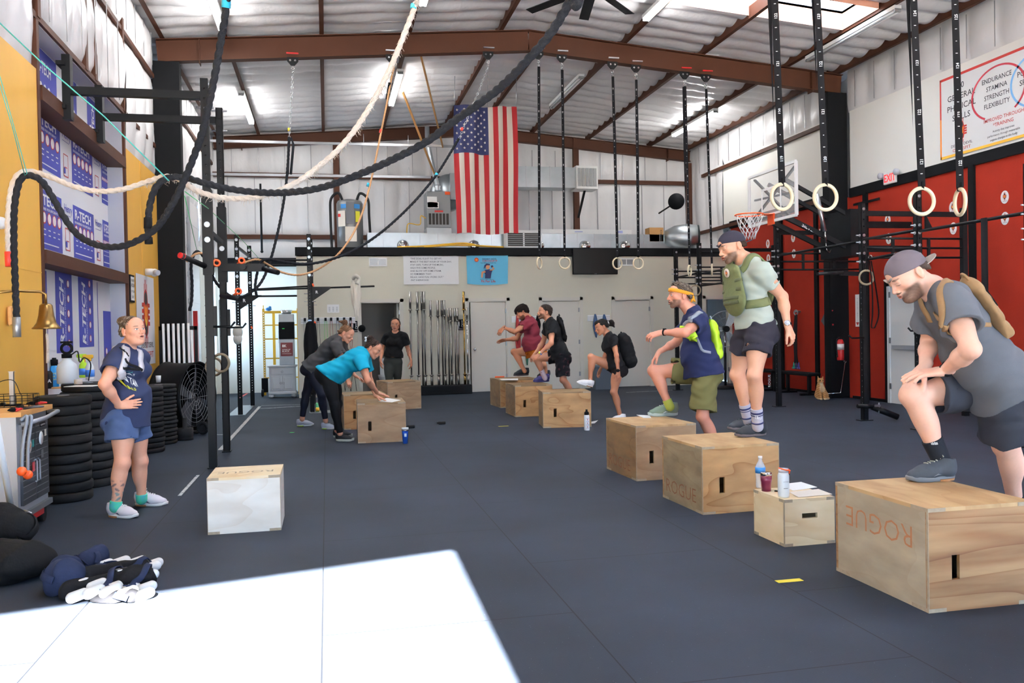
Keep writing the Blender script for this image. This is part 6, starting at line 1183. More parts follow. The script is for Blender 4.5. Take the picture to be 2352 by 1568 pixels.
for k in range(3): z = .05+.05*k; m.b2(p+V((-.012, -.0395, z)), p+V((.012, -.038, z+.004)), mi=0); m.b2(p+V((-.002, -.0395, z-.01)), p+V((.002, -.038, z+.014)), mi=0); [m.bar(p+V((-.018, -.039, z-.016+.036*q)), p+V((.018, -.039, z-.016+.036*q)), .003, mi=1) for q in (0, 1)]
m.build('marks', ['label red', 'flag blue'], t)
p = P(931, 1018, Z=0); t = bottle('blue_tumbler', 'blue tumbler with clear lid on the floor beside the swirly box', p, [(0, 0), (.032, 0), (.042, .17), (.042, .175), (0, .175)], 'blue tumbler', [(0, .176), (.044, .176), (.044, .2), (0, .2)], 'frosted plastic', 'tumbler'); m = MB(); m.box(p+V((-.0, -.039, .11)), (.028, .002, .04)); m.build('badge', 'label white', t); m = MB(); m.lathe([(.0415, .16), (.043, .16), (.043, .176), (.042, .176)], p); m.build('steel_band', 'chrome', t)
p = P(722, 930, Y=15.2); p.z = .0; t = thing('drink_can', 'tall green and orange drink can by the rack plate', 'can', (.02-.2, 15.45, .012)); c = V((-.19, 15.45, .012)); m = MB(); m.lathe([(0, 0), (.028, 0), (.032, .01), (.032, .15), (.027, .16), (0, .16)], c); m.build('shell', 'green cord', t); m = MB(); m.lathe([(.0325, .01), (.0328, .01), (.0328, .08), (.0325, .08)], c); m.build('wrap', 'logo yellow', t)
BZ = .3; sm = lambda px, py: P(px, py, Z=BZ)
p = sm(1747, 1119); t = bottle('water_bottle', 'clear plastic water bottle with blue label on the low box', p, [(0, 0), (.03, 0), (.032, .01), (.031, .06), (.033, .07), (.033, .13), (.03, .15), (.013, .185), (.012, .2), (0, .2)], 'clear plastic', [(0, .198), (.014, .198), (.014, .215), (0, .215)], 'white vinyl'); m = MB(); m.lathe([(.0335, .1), (.034, .1), (.034, .14), (.0335, .14)], p); m.build('label', 'label blue', t)
p = sm(1760, 1127); t = bottle('maroon_tumbler', 'small maroon steel-rimmed tumbler on the low box', p, [(0, 0), (.03, 0), (.033, .06), (.036, .07), (.037, .105), (0, .105)], 'maroon tumbler', [(0, .105), (.037, .105), (.037, .122), (.034, .126), (0, .126)], 'chrome', 'tumbler')
p = sm(1800, 1141); t = bottle('milky_bottle', 'milky white bottle with orange-looped grey lid on the low box', p, [(0, 0), (.033, 0), (.036, .01), (.036, .14), (.028, .165), (0, .165)], 'frosted plastic', [(0, .16), (.031, .16), (.031, .185), (0, .185)], 'reveal grey'); m = MB(); m.torus(p+V((.008, 0, .178)), .035, .005, (.25, 0, 1), n=26, k=6); m.tube([p+V((.03, 0, .18)), p+V((.045, 0, .17)), p+V((.042, 0, .15))], .005, n=6); m.build('lid_loop', 'orange', t); m = MB(); m.text('HYDRO', p+V((-.022, -.0375, .1)), (1, 0, 0), (0, 0, 1), .012); m.b2(p+V((-.02, -.0372, .06)), p+V((.01, -.0368, .064))); m.build('print', 'grey metal', t)
def paper(lb_, cs, z, mm='paper'): m = MB(); m.poly([V((c.x, c.y, z)) for c in cs], .0015, (0, 0, 1)); return single(m, 'paper_sheet', mm, lb_, 'paper')
paper('white paper sheet lying furthest back on the low box', [sm(1790, 1113), sm(1840, 1107), sm(1877, 1119), sm(1822, 1127)], BZ+.001); paper('cream paper sheet at the front of the low box', [sm(1812, 1131), sm(1880, 1124), sm(1912, 1136), sm(1834, 1143)], BZ+.003, 'flag white')
m = MB(); a = sm(1779, 1129)+V((0, 0, .006)); m.cyl(a, a+V((.06, -.05, 0)), .005, n=8); single(m, 'marker_pen', 'black paint', 'black marker pen between the bottles on the low box', 'pen')
b5 = lambda px, py: P(px, py, Z=.508)
paper('paper under the hands on the swirly jump box', [b5(869, 922), b5(888, 914), b5(921, 919), b5(900, 924)], .5095); paper('paper beside the green running shoe on the box', [b5(1462, 953), b5(1492, 954), b5(1496, 960), b5(1478, 960)], .5095); paper('paper on the box of the man in maroon', [b5(1147, 870), b5(1190, 869), b5(1190, 873), b5(1152, 873)], .5095); paper('white paper on the floor behind the black and white bottle', [P(1356, 969, Z=0), P(1374, 965, Z=0), P(1366, 972, Z=0), P(1355, 973, Z=0)], .001)
a = b5(1137, 867); m = MB(); m.cyl(a+V((0, 0, .012)), a+V((.18, 0, .012)), .013); single(m, 'orange_tube', 'orange', 'orange tube lying on the box of the man in maroon', 'tube')
p = P(880, 893, Z=.508); 
# the cat
# ------------------------------------------------------------------ organic surfaces: smooth-blended volumes meshed on a fine grid
F4 = np.float32
def av(p): return np.array(p, float)
def nrm(v): v = av(v); return v/(np.linalg.norm(v)+1e-12)
class Vol:
    """an ordered list of blended shapes"""
    def __init__(s): s.p = []
    def c(s, a, b, ra, rb=None, k=.02, flat=None, clip=None, op='+'):      # tapered capsule; flat=(dir, factor)
        s.p.append((op, 'c', av(a), av(b), ra, ra if rb is None else rb, k, flat, clip)); return s
    def e(s, c, r, R=None, k=.02, clip=None, op='+'):                          # ellipsoid, R columns = axes
        r = r if hasattr(r, '__len__') else (r, r, r)
        s.p.append((op, 'e', av(c), av(r), np.eye(3) if R is None else av(R), k, clip)); return s
    def cut(s, p, n, k=.004): s.p.append(('x', av(p), nrm(n), k)); return s   # keep the side against n
    def join(s, o): s.p += o.p; return s
    def dist(s, q, p):
        if q[1] == 'c':
            _, _, a, b, ra, rb, k, flat, clip = q; pa = [p[i]-F4(a[i]) for i in range(3)]; ba = b-a
            if flat is not None:
                n = nrm(flat[0]); m = F4(1/flat[1]-1); dn = pa[0]*F4(n[0])+pa[1]*F4(n[1])+pa[2]*F4(n[2])
                pa = [pa[i]+dn*m*F4(n[i]) for i in range(3)]; ba = ba+n*(ba@n)*(1/flat[1]-1)
            l2 = ba@ba+1e-9; t = np.clip((pa[0]*F4(ba[0])+pa[1]*F4(ba[1])+pa[2]*F4(ba[2]))/F4(l2), 0, 1)
            d = np.sqrt(sum((pa[i]-t*F4(ba[i]))**2 for i in range(3)))-(F4(ra)+t*F4(rb-ra))
            if flat is not None: d = d*F4(min(1, (1+flat[1])/2))
        else:
            _, _, c, r, R, k, clip = q; pc = [p[i]-F4(c[i]) for i in range(3)]
            l = [pc[0]*F4(R[0, i])+pc[1]*F4(R[1, i])+pc[2]*F4(R[2, i]) for i in range(3)]
            k0 = np.sqrt(sum((l[i]/F4(r[i]))**2 for i in range(3)))+F4(1e-6); k1 = np.sqrt(sum((l[i]/F4(r[i]**2))**2 for i in range(3)))+F4(1e-6)
            d = k0*(k0-1)/k1
        if clip is not None:
            for cp, cn in (clip if isinstance(clip, list) else [clip]):
                cn = nrm(cn); d = np.maximum(d, (p[0]-F4(cp[0]))*F4(cn[0])+(p[1]-F4(cp[1]))*F4(cn[1])+(p[2]-F4(cp[2]))*F4(cn[2]))
        return d
    def bounds(s, q):
        if q[1] == 'c': r = max(q[4], q[5])*(max(1, q[7][1]) if q[7] else 1); lo = np.minimum(q[2], q[3])-r; hi = np.maximum(q[2], q[3])+r; k = q[6]
        else: r = max(q[3]); lo = q[2]-r; hi = q[2]+r; k = q[5]
        return lo-k*1.3-.012, hi+k*1.3+.012
    @staticmethod
    def mix(D, d, k, op):
        if op == '+': h = np.clip(.5+.5*(D-d)/k, 0, 1); return D+(d-D)*h-k*h*(1-h)
        h = np.clip(.5-.5*(D+d)/k, 0, 1); return D+(-d-D)*h+k*h*(1-h)
    def ev(s, X, Y, Z, noise=None):
        """field on a grid given by three axes"""
        D = np.full((len(X), len(Y), len(Z)), F4(.06), F4)
        for q in s.p:
            if q[0] == 'x':
                n = q[2]; d = (X[:, None, None]-F4(q[1][0]))*F4(n[0])+(Y[None, :, None]-F4(q[1][1]))*F4(n[1])+(Z[None, None, :]-F4(q[1][2]))*F4(n[2]); D = np.maximum(D, d.astype(F4)); continue
            lo, hi = s.bounds(q); sl = [slice(np.searchsorted(A, lo[i]), np.searchsorted(A, hi[i])) for i, A in enumerate((X, Y, Z))]
            if any(a.stop <= a.start for a in sl): continue
            p = [X[sl[0]][:, None, None], Y[sl[1]][None, :, None], Z[sl[2]][None, None, :]]
            d = s.dist(q, p); k = q[6] if q[1] == 'c' else q[5]
            D[tuple(sl)] = s.mix(D[tuple(sl)], d, F4(k), q[0])
        if noise is not None: D = D+noise(X[:, None, None], Y[None, :, None], Z[None, None, :]).astype(F4)
        return D
    def at(s, pts):
        p = [pts[:, i].astype(F4) for i in range(3)]; D = np.full(len(pts), F4(.5), F4)
        for q in s.p:
            if q[0] == 'x': D = np.maximum(D, (pts-q[1])@q[2]); continue
            D = s.mix(D, s.dist(q, p), F4(q[6] if q[1] == 'c' else q[5]), q[0])
        return D
    def snap(s, pts, off=.004, it=7):
        """move points onto the surface, raised by off"""
        P_ = np.array([tuple(p) for p in pts], float); e = .003
        for _ in range(it):
            d = s.at(P_); g = np.stack([(s.at(P_+np.eye(3)[i]*e)-s.at(P_-np.eye(3)[i]*e))/(2*e) for i in range(3)], 1); g /= (np.linalg.norm(g, axis=1)[:, None]+1e-6)
            P_ -= g*(d-off)[:, None]*.9
        return [Vector(p) for p in P_], [Vector(x) for x in g]
    def box(s):
        lo = np.min([s.bounds(q)[0] for q in s.p if q[0] == '+'], 0); hi = np.max([s.bounds(q)[1] for q in s.p if q[0] == '+'], 0); return lo, hi
def nets(D, lo, v):
    I = D < 0; a = I[:-1, :-1, :-1]; dif = np.zeros(a.shape, bool); cs = [(i, j, k) for i in (0, 1) for j in (0, 1) for k in (0, 1)]
    n = [m-1 for m in D.shape]; g = lambda A, c: A[c[0]:c[0]+n[0], c[1]:c[1]+n[1], c[2]:c[2]+n[2]]
    for c in cs[1:]: dif |= g(I, c) != a
    ix = np.nonzero(dif); N = len(ix[0])
    if N == 0: return np.zeros((0, 3)), []
    cv = {c: D[ix[0]+c[0], ix[1]+c[1], ix[2]+c[2]] for c in cs}; acc = np.zeros((N, 3)); cnt = np.zeros(N)
    for c in cs:
        for ax in range(3):
            if c[ax]: continue
            e = list(c); e[ax] = 1; e = tuple(e); d0, d1 = cv[c], cv[e]; m = (d0 < 0) != (d1 < 0); t = np.where(m, d0/(d0-d1+1e-12), 0)
            for q in range(3): acc[:, q] += np.where(m, c[q]+(t if q == ax else 0), 0)
            cnt += m
    V_ = (np.stack(ix, 1)+acc/cnt[:, None])*v+lo; idm = np.full(dif.shape, -1, np.int64); idm[ix] = np.arange(N); Fs = []
    for ax in range(3):
        s0 = [slice(None)]*3; s1 = [slice(None)]*3; s0[ax] = slice(0, -1); s1[ax] = slice(1, None); A, B = I[tuple(s0)], I[tuple(s1)]
        e = np.argwhere(A != B); o = [x for x in range(3) if x != ax]
        ok = (e[:, o[0]] > 0) & (e[:, o[1]] > 0) & (e[:, o[0]] < D.shape[o[0]]-1) & (e[:, o[1]] < D.shape[o[1]]-1); e = e[ok]
        ins = A[tuple(e.T)]; qd = []
        for (du, dv) in ((-1, -1), (0, -1), (0, 0), (-1, 0)): f = e.copy(); f[:, o[0]] += du; f[:, o[1]] += dv; qd.append(idm[tuple(f.T)])
        Q = np.stack(qd, 1); flip = ins if ax != 1 else ~ins; Q[~flip] = Q[~flip][:, ::-1]; Fs.append(Q)
    Fs = np.concatenate(Fs); return V_, Fs[(Fs >= 0).all(1)]
def organic(name, vol, vox, m, parent=None, noise=None, color=None, fine=(), shade=True):
    """mesh a volume; fine = boxes (lo, hi, voxel) meshed more closely and joined into the same mesh"""
    lo, hi = vol.box(); VV = []; FF = []; base = 0; reg = [(lo, hi, vox, None)]+[(np.maximum(av(a), lo), np.minimum(av(b), hi), v, 1) for a, b, v in fine]
    for i, (a, b, v, fl_) in enumerate(reg):
        ax = [np.arange(a[q], b[q]+v, v).astype(F4) for q in range(3)]; D = vol.ev(*ax, noise=noise)
        V_, Q = nets(D, a, v)
        if i == 0 and fine and len(Q):
            cen = V_[Q].mean(1); keep = np.ones(len(Q), bool)
            for (fa, fb, fv, _) in reg[1:]: keep &= ~((cen > fa+vox*1.2) & (cen < fb-vox*1.2)).all(1)
            Q = Q[keep]
        VV.append(V_); FF.append(Q+base if len(Q) else np.zeros((0, 4), int)); base += len(V_)
    V_ = np.concatenate(VV); Q = np.concatenate(FF); used = np.zeros(len(V_), bool); used[Q.ravel()] = True; mp = np.cumsum(used)-1; V_ = V_[used]; Q = mp[Q]
    og = origin_of(parent) if parent is not None else None
    me = bpy.data.meshes.new(name); loc = None
    if og is None: l0, h0 = V_.min(0), V_.max(0); loc = Vector(((l0[0]+h0[0])/2, (l0[1]+h0[1])/2, l0[2])); og = loc
    W = (V_-np.array(og)).astype(F4); nf = len(Q)
    me.vertices.add(len(W)); me.vertices.foreach_set('co', W.ravel()); me.loops.add(nf*4); me.loops.foreach_set('vertex_index', Q.ravel().astype(np.int32))
    me.polygons.add(nf); me.polygons.foreach_set('loop_start', np.arange(0, nf*4, 4, dtype=np.int32)); me.polygons.foreach_set('use_smooth', np.ones(nf, bool))
    me.update(calc_edges=True); me.materials.append(M(m))
    if color is not None:
        ca = me.color_attributes.new('Col', 'FLOAT_COLOR', 'POINT'); cc = np.ones((len(V_), 4), F4); cc[:, :3] = color(V_); ca.data.foreach_set('color', cc.ravel())
    o = bpy.data.objects.new(name, me); C.objects.link(o)
    if parent is not None: o.parent = parent; LOC[o] = origin_of(parent)
    else: o.location = loc; LOC[o] = loc
    return o
def folds(amp, f=1., d=(0, 0, 1), seed=0.):
    """creases: warped waves running mostly across direction d"""
    amp *= 1.4; d = nrm(d); e = nrm(np.cross(d, (.3, .9, .1))); g = np.cross(d, e)
    def fn(x, y, z):
        a = x*d[0]+y*d[1]+z*d[2]+seed; b = x*e[0]+y*e[1]+z*e[2]; c = x*g[0]+y*g[1]+z*g[2]
        w = 1.6*np.sin(19*f*b+seed)+1.2*np.sin(15*f*c+1.3*seed)
        return amp*(.6*np.sin(46*f*a+w+2.2*b*f*9)+.5*np.sin(27*f*a-1.3*w+14*f*c)+.3*np.sin(83*f*a+2*w))
    return fn
def strap(name, vol, pts, w, m, parent, off=.006, th=.007, n=10, edge=None):
    """webbing laid along a snapped path on a volume"""
    c = spline(pts, n); S, G = vol.snap(c, off); mb = MB(); vs = []
    for i, p in enumerate(S):
        t = (S[min(i+1, len(S)-1)]-S[max(i-1, 0)]).normalized(); g = G[i]; s = t.cross(g).normalized(); g = s.cross(t)
        for (a, b) in ((-1, 0), (-.85, 1), (.85, 1), (1, 0), (.9, -.6), (-.9, -.6)): vs.append(p+s*(a*w/2)+g*(b*th))
    k = 6; L_ = len(S); fs = [(i*k+j, i*k+(j+1) % k, (i+1)*k+(j+1) % k, (i+1)*k+j) for i in range(L_-1) for j in range(k)]+[tuple(range(k))[::-1], tuple((L_-1)*k+j for j in range(k))]
    mb.add(vs, fs, 0, True); return mb.build(name, m, parent)
# ---- colours painted on vertices
def L3(c): return np.array(lin(c)[:3])
def smooth(x, a, b): t = np.clip((x-a)/(b-a), 0, 1); return t*t*(3-2*t)
mat('skin', 'ffffff', .5, attr='Col', var=.05, vs=60, sss=.0, spec=.4, bump=.06, bs=220)
mat('hair', '2a1d16', .55, var=.35, vs=35, stretch=(1, 1, 1), bump=.6, bs=90)
HM = {}
def hairmat(col):
    if col not in HM: HM[col] = mat('hair '+col, col, .55, var=.4, vs=45, bump=.5, bs=110, spec=.15)
    return HM[col]
CM = {}
def cloth(col, rough=.9, var=.06, bump=.12, bs=300):
    k = (col, rough)
    if k not in CM: CM[k] = mat('cloth '+col, col, rough, var=var, vs=18, bump=bump, bs=bs, spec=.2)
    return CM[k]
# ------------------------------------------------------------------ head, hands, shoes
class Frame:
    def __init__(s, c, f, u, h):
        s.c = av(c); s.f = nrm(f); u = av(u); s.u = nrm(u-s.f*(u@s.f)); s.s = np.cross(s.f, s.u); s.h = h; s.R = np.stack([s.s, s.f, s.u], 1)
    def p(s, x, y, z): return s.c+(s.s*x+s.f*y+s.u*z)*s.h
    def loc(s, P_): return ((P_-s.c)@s.R)/s.h
def head(v, F, mouth=0., heavy=0., fem=False, k=.014):
    h = F.h; E = lambda c, r, kk=k, op='+': v.e(F.p(*c), [x*h for x in r], F.R, kk, op=op)
    E((0, -.06, .17), (.335, .43, .33), .03); E((0, .1, -.1), (.265+heavy*.03, .3, .35+heavy*.02), .03); E((0, .19, .2), (.265, .2, .21), .03)
    for s in (-1, 1):
        v.c(F.p(.19*s, .02, -.24), F.p(.06*s, .27, -.41), (.1+heavy*.03)*h, (.075+heavy*.02)*h, .02); E((.19*s, .24, -.07), (.1, .1, .09), .02)
    E((0, .3, -.42), (.09 if not fem else .075, .08, .07), .02)
    if heavy: E((0, .12, -.42), (.2, .24, .13), .03)
    v.c(F.p(-.15, .355, .095), F.p(.15, .355, .095), .045*h if not fem else .038*h, k=.012)
    for s in (-1, 1): E((.145*s, .45, .015), (.085, .075, .05), .008, '-'); v.e(F.p(.14*s, .338, .005), .062*h, k=.002); v.c(F.p(.08*s, .395, .03), F.p(.2*s, .36, .028), .014*h, k=.004)
    v.c(F.p(0, .39, .06), F.p(0, .465, -.12), .03*h, .042*h, .01); v.e(F.p(0, .475, -.13), .045*h, k=.008)
    for s in (-1, 1): v.e(F.p(.05*s, .425, -.148), .034*h, k=.006)
    E((0, .35, -.25), (.14, .1, .1), .012)
    v.c(F.p(-.065, .425, -.24), F.p(.065, .425, -.24), .022*h, k=.006); v.c(F.p(-.055, .42, -.3-mouth*.5), F.p(.055, .42, -.3-mouth*.5), .026*h, k=.006)
    if mouth: E((0, .46, -.27-mouth*.25), (.075, .08, .02+mouth*.3), .004, '-')
    else: v.c(F.p(-.1, .455, -.27), F.p(.1, .455, -.27), .011*h, k=.004, op='-')
    for s in (-1, 1):
        Re = F.R; v.e(F.p(.345*s, -.09, -.01), [.035*h, .085*h, .14*h], Re, .006); v.e(F.p(.345*s, -.07, -.13), .045*h, k=.006); v.e(F.p(.385*s, -.06, .01), [.03*h, .045*h, .075*h], Re, .004, op='-')
def hand(v, w, d, n, s=1., side=1, curl=(.35, .4, .45, .5), thumb=.5, spread=.12):
    """palm, four fingers and a thumb; d fingers' direction, n where the palm faces, side=+1 thumb lies along d x n"""
    d = nrm(d); n = av(n); n = nrm(n-d*(n@d)); t = np.cross(d, n)*side; w = av(w); s = s
    v.c(w-d*.03*s, w+d*.012*s, .026*s, .027*s, .015, flat=(n, .72))
    L_ = ((.095, .072), (.098, .08), (.092, .074), (.083, .058))
    for i, (a, fl) in enumerate(L_):
        o = (.029-.0195*i)*s; k0 = w+t*o*1.0+d*a*s*.98; v.c(w+t*o*.55+d*.012*s, k0, .0185*s, .0125*s, .013, flat=(n, .85))
        dd = nrm(d+t*(spread*(1.5-i)*.7)); ang = 0; p = k0; r = .0102-.0008*(i == 3)
        for j, fr in enumerate((.45, .3, .25)):
            ang += curl[i]*(1., 1.1, .8)[j]; q = p+(dd*math.cos(ang)+n*math.sin(ang))*fl*fr*s; v.c(p, q, r*s, (r-.0011)*s, .004); p = q; r -= .0011
    p = w+t*.018*s+d*.02*s+n*.004*s; dd = nrm(d*.75+t*.75+n*.25); q = p+dd*.045*s; v.c(p, q, .0165*s, .0125*s, .014)
    for j, L2 in enumerate((.034, .028)): dd = nrm(dd+d*.35+n*thumb*.5-t*.2*thumb); p, q = q, q+dd*L2*s; v.c(p, q, (.0118-.001*j)*s, (.0108-.0018*j)*s, .004)
def shoe(par, heel, toe, up=(0, 0, 1), ankle=None, L_=None, upper='white vinyl', sole='white vinyl', lace='white vinyl', th=.024, stripe=None, name='shoe', wd=1., outs=None):
    heel, toe = av(heel), av(toe); f = toe-heel; L_ = L_ or np.linalg.norm(f); F = Frame(heel, f, up, L_); v = Vol(); z0 = th/L_
    q = lambda x, y, z: F.p(x*wd, y, z)
    v.e(q(0, .14, .22), [.135*L_*wd, .15*L_, .2*L_], F.R, .03); v.c(q(0, .22, .27), q(0, .62, .17), .165*L_*wd, .15*L_*wd, .04, flat=(F.u, .95)); v.c(q(.02, .58, .14), q(.0, .83, .12), .165*L_*wd, .135*L_*wd, .04, flat=(F.u, .78)); v.c(q(0, .18, .25), q(0, .16, .46), .15*L_*wd, .15*L_*wd, .03)
    v.cut(F.p(0, 0, z0), -F.u); v.cut(F.p(0, .1, .43), nrm(F.u*1.-F.f*.1)); v.c(q(0, .18, .34), q(0, .15, .7), .115*L_*wd, .13*L_*wd, .01, op='-')
    up_ = organic(name, v, .0045, upper, par)
    N_ = 30; out = []
    for k in range(N_):
        a = 2*PI*k/N_; y = .5-.5*math.cos(a); w_ = (.125+.06*smooth(y, .3, .75)-.0*y)*(math.sin(PI*min(1, max(0, y)))**.42); out.append((math.copysign(w_, math.sin(a))*wd, y))
    mb = MB(); rings = []
    for zz, g in ((0, .93), (.006, 1.), (th*.8, 1.03), (th+.004, .96)):
        rings.append([F.p(x*g, .5+(y-.5)*(1.0+.02*(g > 1)), 0)+F.u*(zz+(.012*smooth(y, .8, 1.)+.006*smooth(1-y, .85, 1))*(1-zz/th*.3)) for x, y in out])
    vs = [p for r in rings for p in r]; fs = [(r*N_+k, r*N_+(k+1) % N_, (r+1)*N_+(k+1) % N_, (r+1)*N_+k) for r in range(3) for k in range(N_)]+[tuple(range(N_))[::-1], tuple(3*N_+k for k in range(N_))]
    mb.add(vs, fs, 0, True); mb.build('sole', sole, up_)
    if outs: mb = MB(); r = [F.p(x*.97, y*.42+.02, 0)+F.u*.001 for x, y in out]; r2 = [p+F.u*.012+(p-F.p(0, .23, 0))*.05 for p in r]; mb.add(r+r2, [(k, (k+1) % N_, N_+(k+1) % N_, N_+k) for k in range(N_)]+[tuple(range(N_))[::-1], tuple(N_+k for k in range(N_))]); mb.build('outsole', outs, up_)
    if lace:
        mb = MB()
        for k in range(5):
            y = .33+.07*k; S, G = v.snap([q(x, y+x*.15*(-1)**k, .42) for x in (-.07, -.03, .03, .07)], .003, 5); mb.tube(S, .0035, n=5)
        S, G = v.snap([q(0, .32, .45)], .006, 5); c = S[0]
        for s in (-1, 1): mb.tube(spline([c, c+Vector(F.s*.02*s+F.u*.012), c+Vector(F.s*.035*s-F.f*.005), c+Vector(F.s*.01*s)], 4), .0025, n=4)
        mb.build('laces', lace, up_)
    if stripe:
        S, G = [], []
        for sd_ in (-1, 1):
            mb = MB(); S, G = v.snap([q(.2*sd_, .35, .1), q(.2*sd_, .45, .16), q(.2*sd_, .55, .1), q(.2*sd_, .42, .12)], .0015, 6); mb.add(S, [(0, 1, 2, 3)]); mb.add([s-g*.0005 for s, g in zip(S, G)], [(3, 2, 1, 0)]); mb.build('stripe', stripe, up_)
    return v
# ------------------------------------------------------------------ a person from joints
def addleg(v, lp, inf=0.):
    for p in lp:
        if p[0] == 'c': v.c(p[1], p[2], p[3]+inf, p[4]+inf, p[5])
        else: v.e(p[1], p[2]+inf, p[3], p[4])
def limb_up(a, b, hint): d = nrm(av(b)-av(a)); h = av(hint); return nrm(h-d*(h@d))
def figure(J, s=1., fem=False, bulk=1., belly=0., leg=1., arm=1., skin='c98f70', heavy=0., mouth=0., bust=0., shirt=None, shorts=None, head_h=.225, paint=None, eye='5a4030', brow='3a2a20', beard=None, glute=1., vox=.0065, fine=.0038):
    """returns the skin volume, torso volume and frames; J holds joints and directions"""
    g = {k: av(x) for k, x in J.items() if hasattr(x, '__len__')}; B = bulk*s
    mh = (g['HL']+g['HR'])/2; hd_ = np.linalg.norm(g['HL']-mh); 
    for q in ('HL', 'HR'): g[q] = mh+(g[q]-mh)*min(1, .088*s*leg/hd_)
    legp = dict(L=[], R=[])
    Pc = (g['HL']+g['HR'])/2; up = nrm(g['N']-Pc); lat = nrm(g['SR']-g['SL']); latP = nrm(g['HR']-g['HL']); lm = nrm(lat+latP); fw = nrm(np.cross(up, lm)); Cc = Pc+(g['N']-Pc)*.66; W = Pc+(g['N']-Pc)*.3
    def RR(l): l = nrm(l-up*(l@up)); return np.stack([l, nrm(np.cross(up, l)), up], 1)
    T = []; R1, R0 = RR(lat), RR(latP); fwc = R1[:, 1]
    T += [('e', Cc-fwc*.005, (.155*B, .112*B*(1+bust*.05), .2*s), R1), ('e', Cc+up*.1*s-fwc*.01, (.15*B, .095*B, .13*s), R1), ('e', W+fwc*belly*.55, (.138*B*(1-.1*fem)+belly*.5, .1*B+belly*.6, .16*s), RR(lm)), ('e', Pc+up*.02-R0[:, 1]*.01, (.152*B*(1.06 if fem else 1), .108*B+belly*.3, .13*s), R0)]
    for k_, l in (('L', -1), ('R', 1)):
        T.append(('e', Pc+R0[:, 0]*l*.075*B-R0[:, 1]*.055*B*glute-up*.05*s, (.085*B, .085*B*glute, .1*s), R0))
        if bust: T.append(('e', Cc+up*.015+R1[:, 0]*l*.07*s+fwc*.085*B, (.065*s, .05*s*bust, .062*s), R1))
    def torso(v, inf=0., k=.035, upto=None):
        for t in T: v.e(t[1], [r+inf for r in t[2]], t[3], k)
        v.c(g['SL']*.82+g['SR']*.18, g['SR']*.82+g['SL']*.18, .052*B+inf, k=k)
        for q in 'LR': v.c(g['N']+up*.035*s, g['S'+q]*.88+g['N']*.12+up*.012, .045*s+inf*.6, .045*B+inf, k)
        return v
    F = Frame(g['H'], g['f'], g['u'], head_h)
    v = Vol(); torso(v); v.c(g['N']-up*.02, F.p(0, -.12, -.22), .062*s*(.88 if fem else 1.02)+heavy*.008, .056*s*(.88 if fem else 1.02)+heavy*.006, .03); head(v, F, mouth, heavy, fem)
    A = arm*s
    for q, l in (('L', -1), ('R', 1)):
        S, E, Wr = g['S'+q], g['E'+q], g['W'+q]; ua = nrm(E-S); hint = nrm((Wr-E)+1e-4); bi = S+(E-S)*.5+limb_up(S, E, hint)*.01*A
        v.e(S+ua*.015, .062*A*(.88 if fem else 1), k=.04); v.c(S, E, .05*A, .039*A, .02); v.e(bi, [.044*A, .044*A, .075*A], np.stack([limb_up(S, E, hint), np.cross(ua, limb_up(S, E, hint)), ua], 1), .03)
        fa = nrm(Wr-E); hd = g.get('hn'+q, av((0, 0, -1))); v.c(E, E+(Wr-E)*.35, .038*A, .0425*A, .02); v.c(E+(Wr-E)*.3, Wr, .042*A, .0265*A, .02, flat=(limb_up(E, Wr, hd), .85)); v.e(E-nrm(ua-fa)*0.004, .036*A, k=.02)
        if 'hd'+q in g: hand(v, Wr+nrm(g['hd'+q])*.012, g['hd'+q], hd, s*J.get('hs', 1.), J.get('ht'+q, -1 if q == 'L' else 1), J.get('hc'+q, (.35, .4, .45, .5)), J.get('th'+q, .5))
        Hh, K, An = g['H'+q], g['K'+q], g['A'+q]; th = nrm(K-Hh); sh = nrm(An-K); kf = nrm(th-sh*1.0+fw*.15) if np.linalg.norm(th-sh) > .25 else limb_up(K, An, g.get('kf', fw)); Lg = leg*s
        bk = -limb_up(K, An, kf); lp = legp[q]
        lp.append(('c', Hh, K, .088*Lg, .055*Lg, .03)); lp.append(('e', Hh+(K-Hh)*.4+kf*.018*Lg, np.array([.075*Lg, .075*Lg, .15*Lg]), np.stack([limb_up(Hh, K, kf), np.cross(th, limb_up(Hh, K, kf)), th], 1), .04))
        lp.append(('e', K+kf*.018*Lg, np.array([.045*Lg]*3), np.eye(3), .025)); lp.append(('c', K, An, .052*Lg, .034*Lg, .025)); lp.append(('e', K+(An-K)*.3+bk*.018*Lg, np.array([.05*Lg, .052*Lg, .11*Lg]), np.stack([bk, np.cross(sh, bk), sh], 1), .035)); lp.append(('e', An, np.array([.036*Lg]*3), np.eye(3), .015))
        addleg(v, lp)
    base, red = L3(skin), L3(skin)*np.array([1.05, .8, .76]); bc = None if beard is None else L3(beard)
    def color(P_):
        c = np.tile(base, (len(P_), 1)); l = F.loc(P_); x, y, z = np.abs(l[:, 0]), l[:, 1], l[:, 2]
        def mixc(w, col): nonlocal c; c = c*(1-w[:, None])+np.array(col)*w[:, None]
        bl = lambda cx, cy, cz, rx, ry, rz, e=.5: smooth(-np.sqrt(((x-cx)/rx)**2+((y-cy)/ry)**2+((z-cz)/rz)**2), -1-e*.5, -1+e*.5)
        mixc(.3*bl(.2, .28, -.1, .12, .2, .1, 1), red); mixc(.3*bl(0, .48, -.12, .07, .08, .08, .8), red); mixc(.35*bl(.36, -.08, -.03, .07, .12, .17, .5), red)
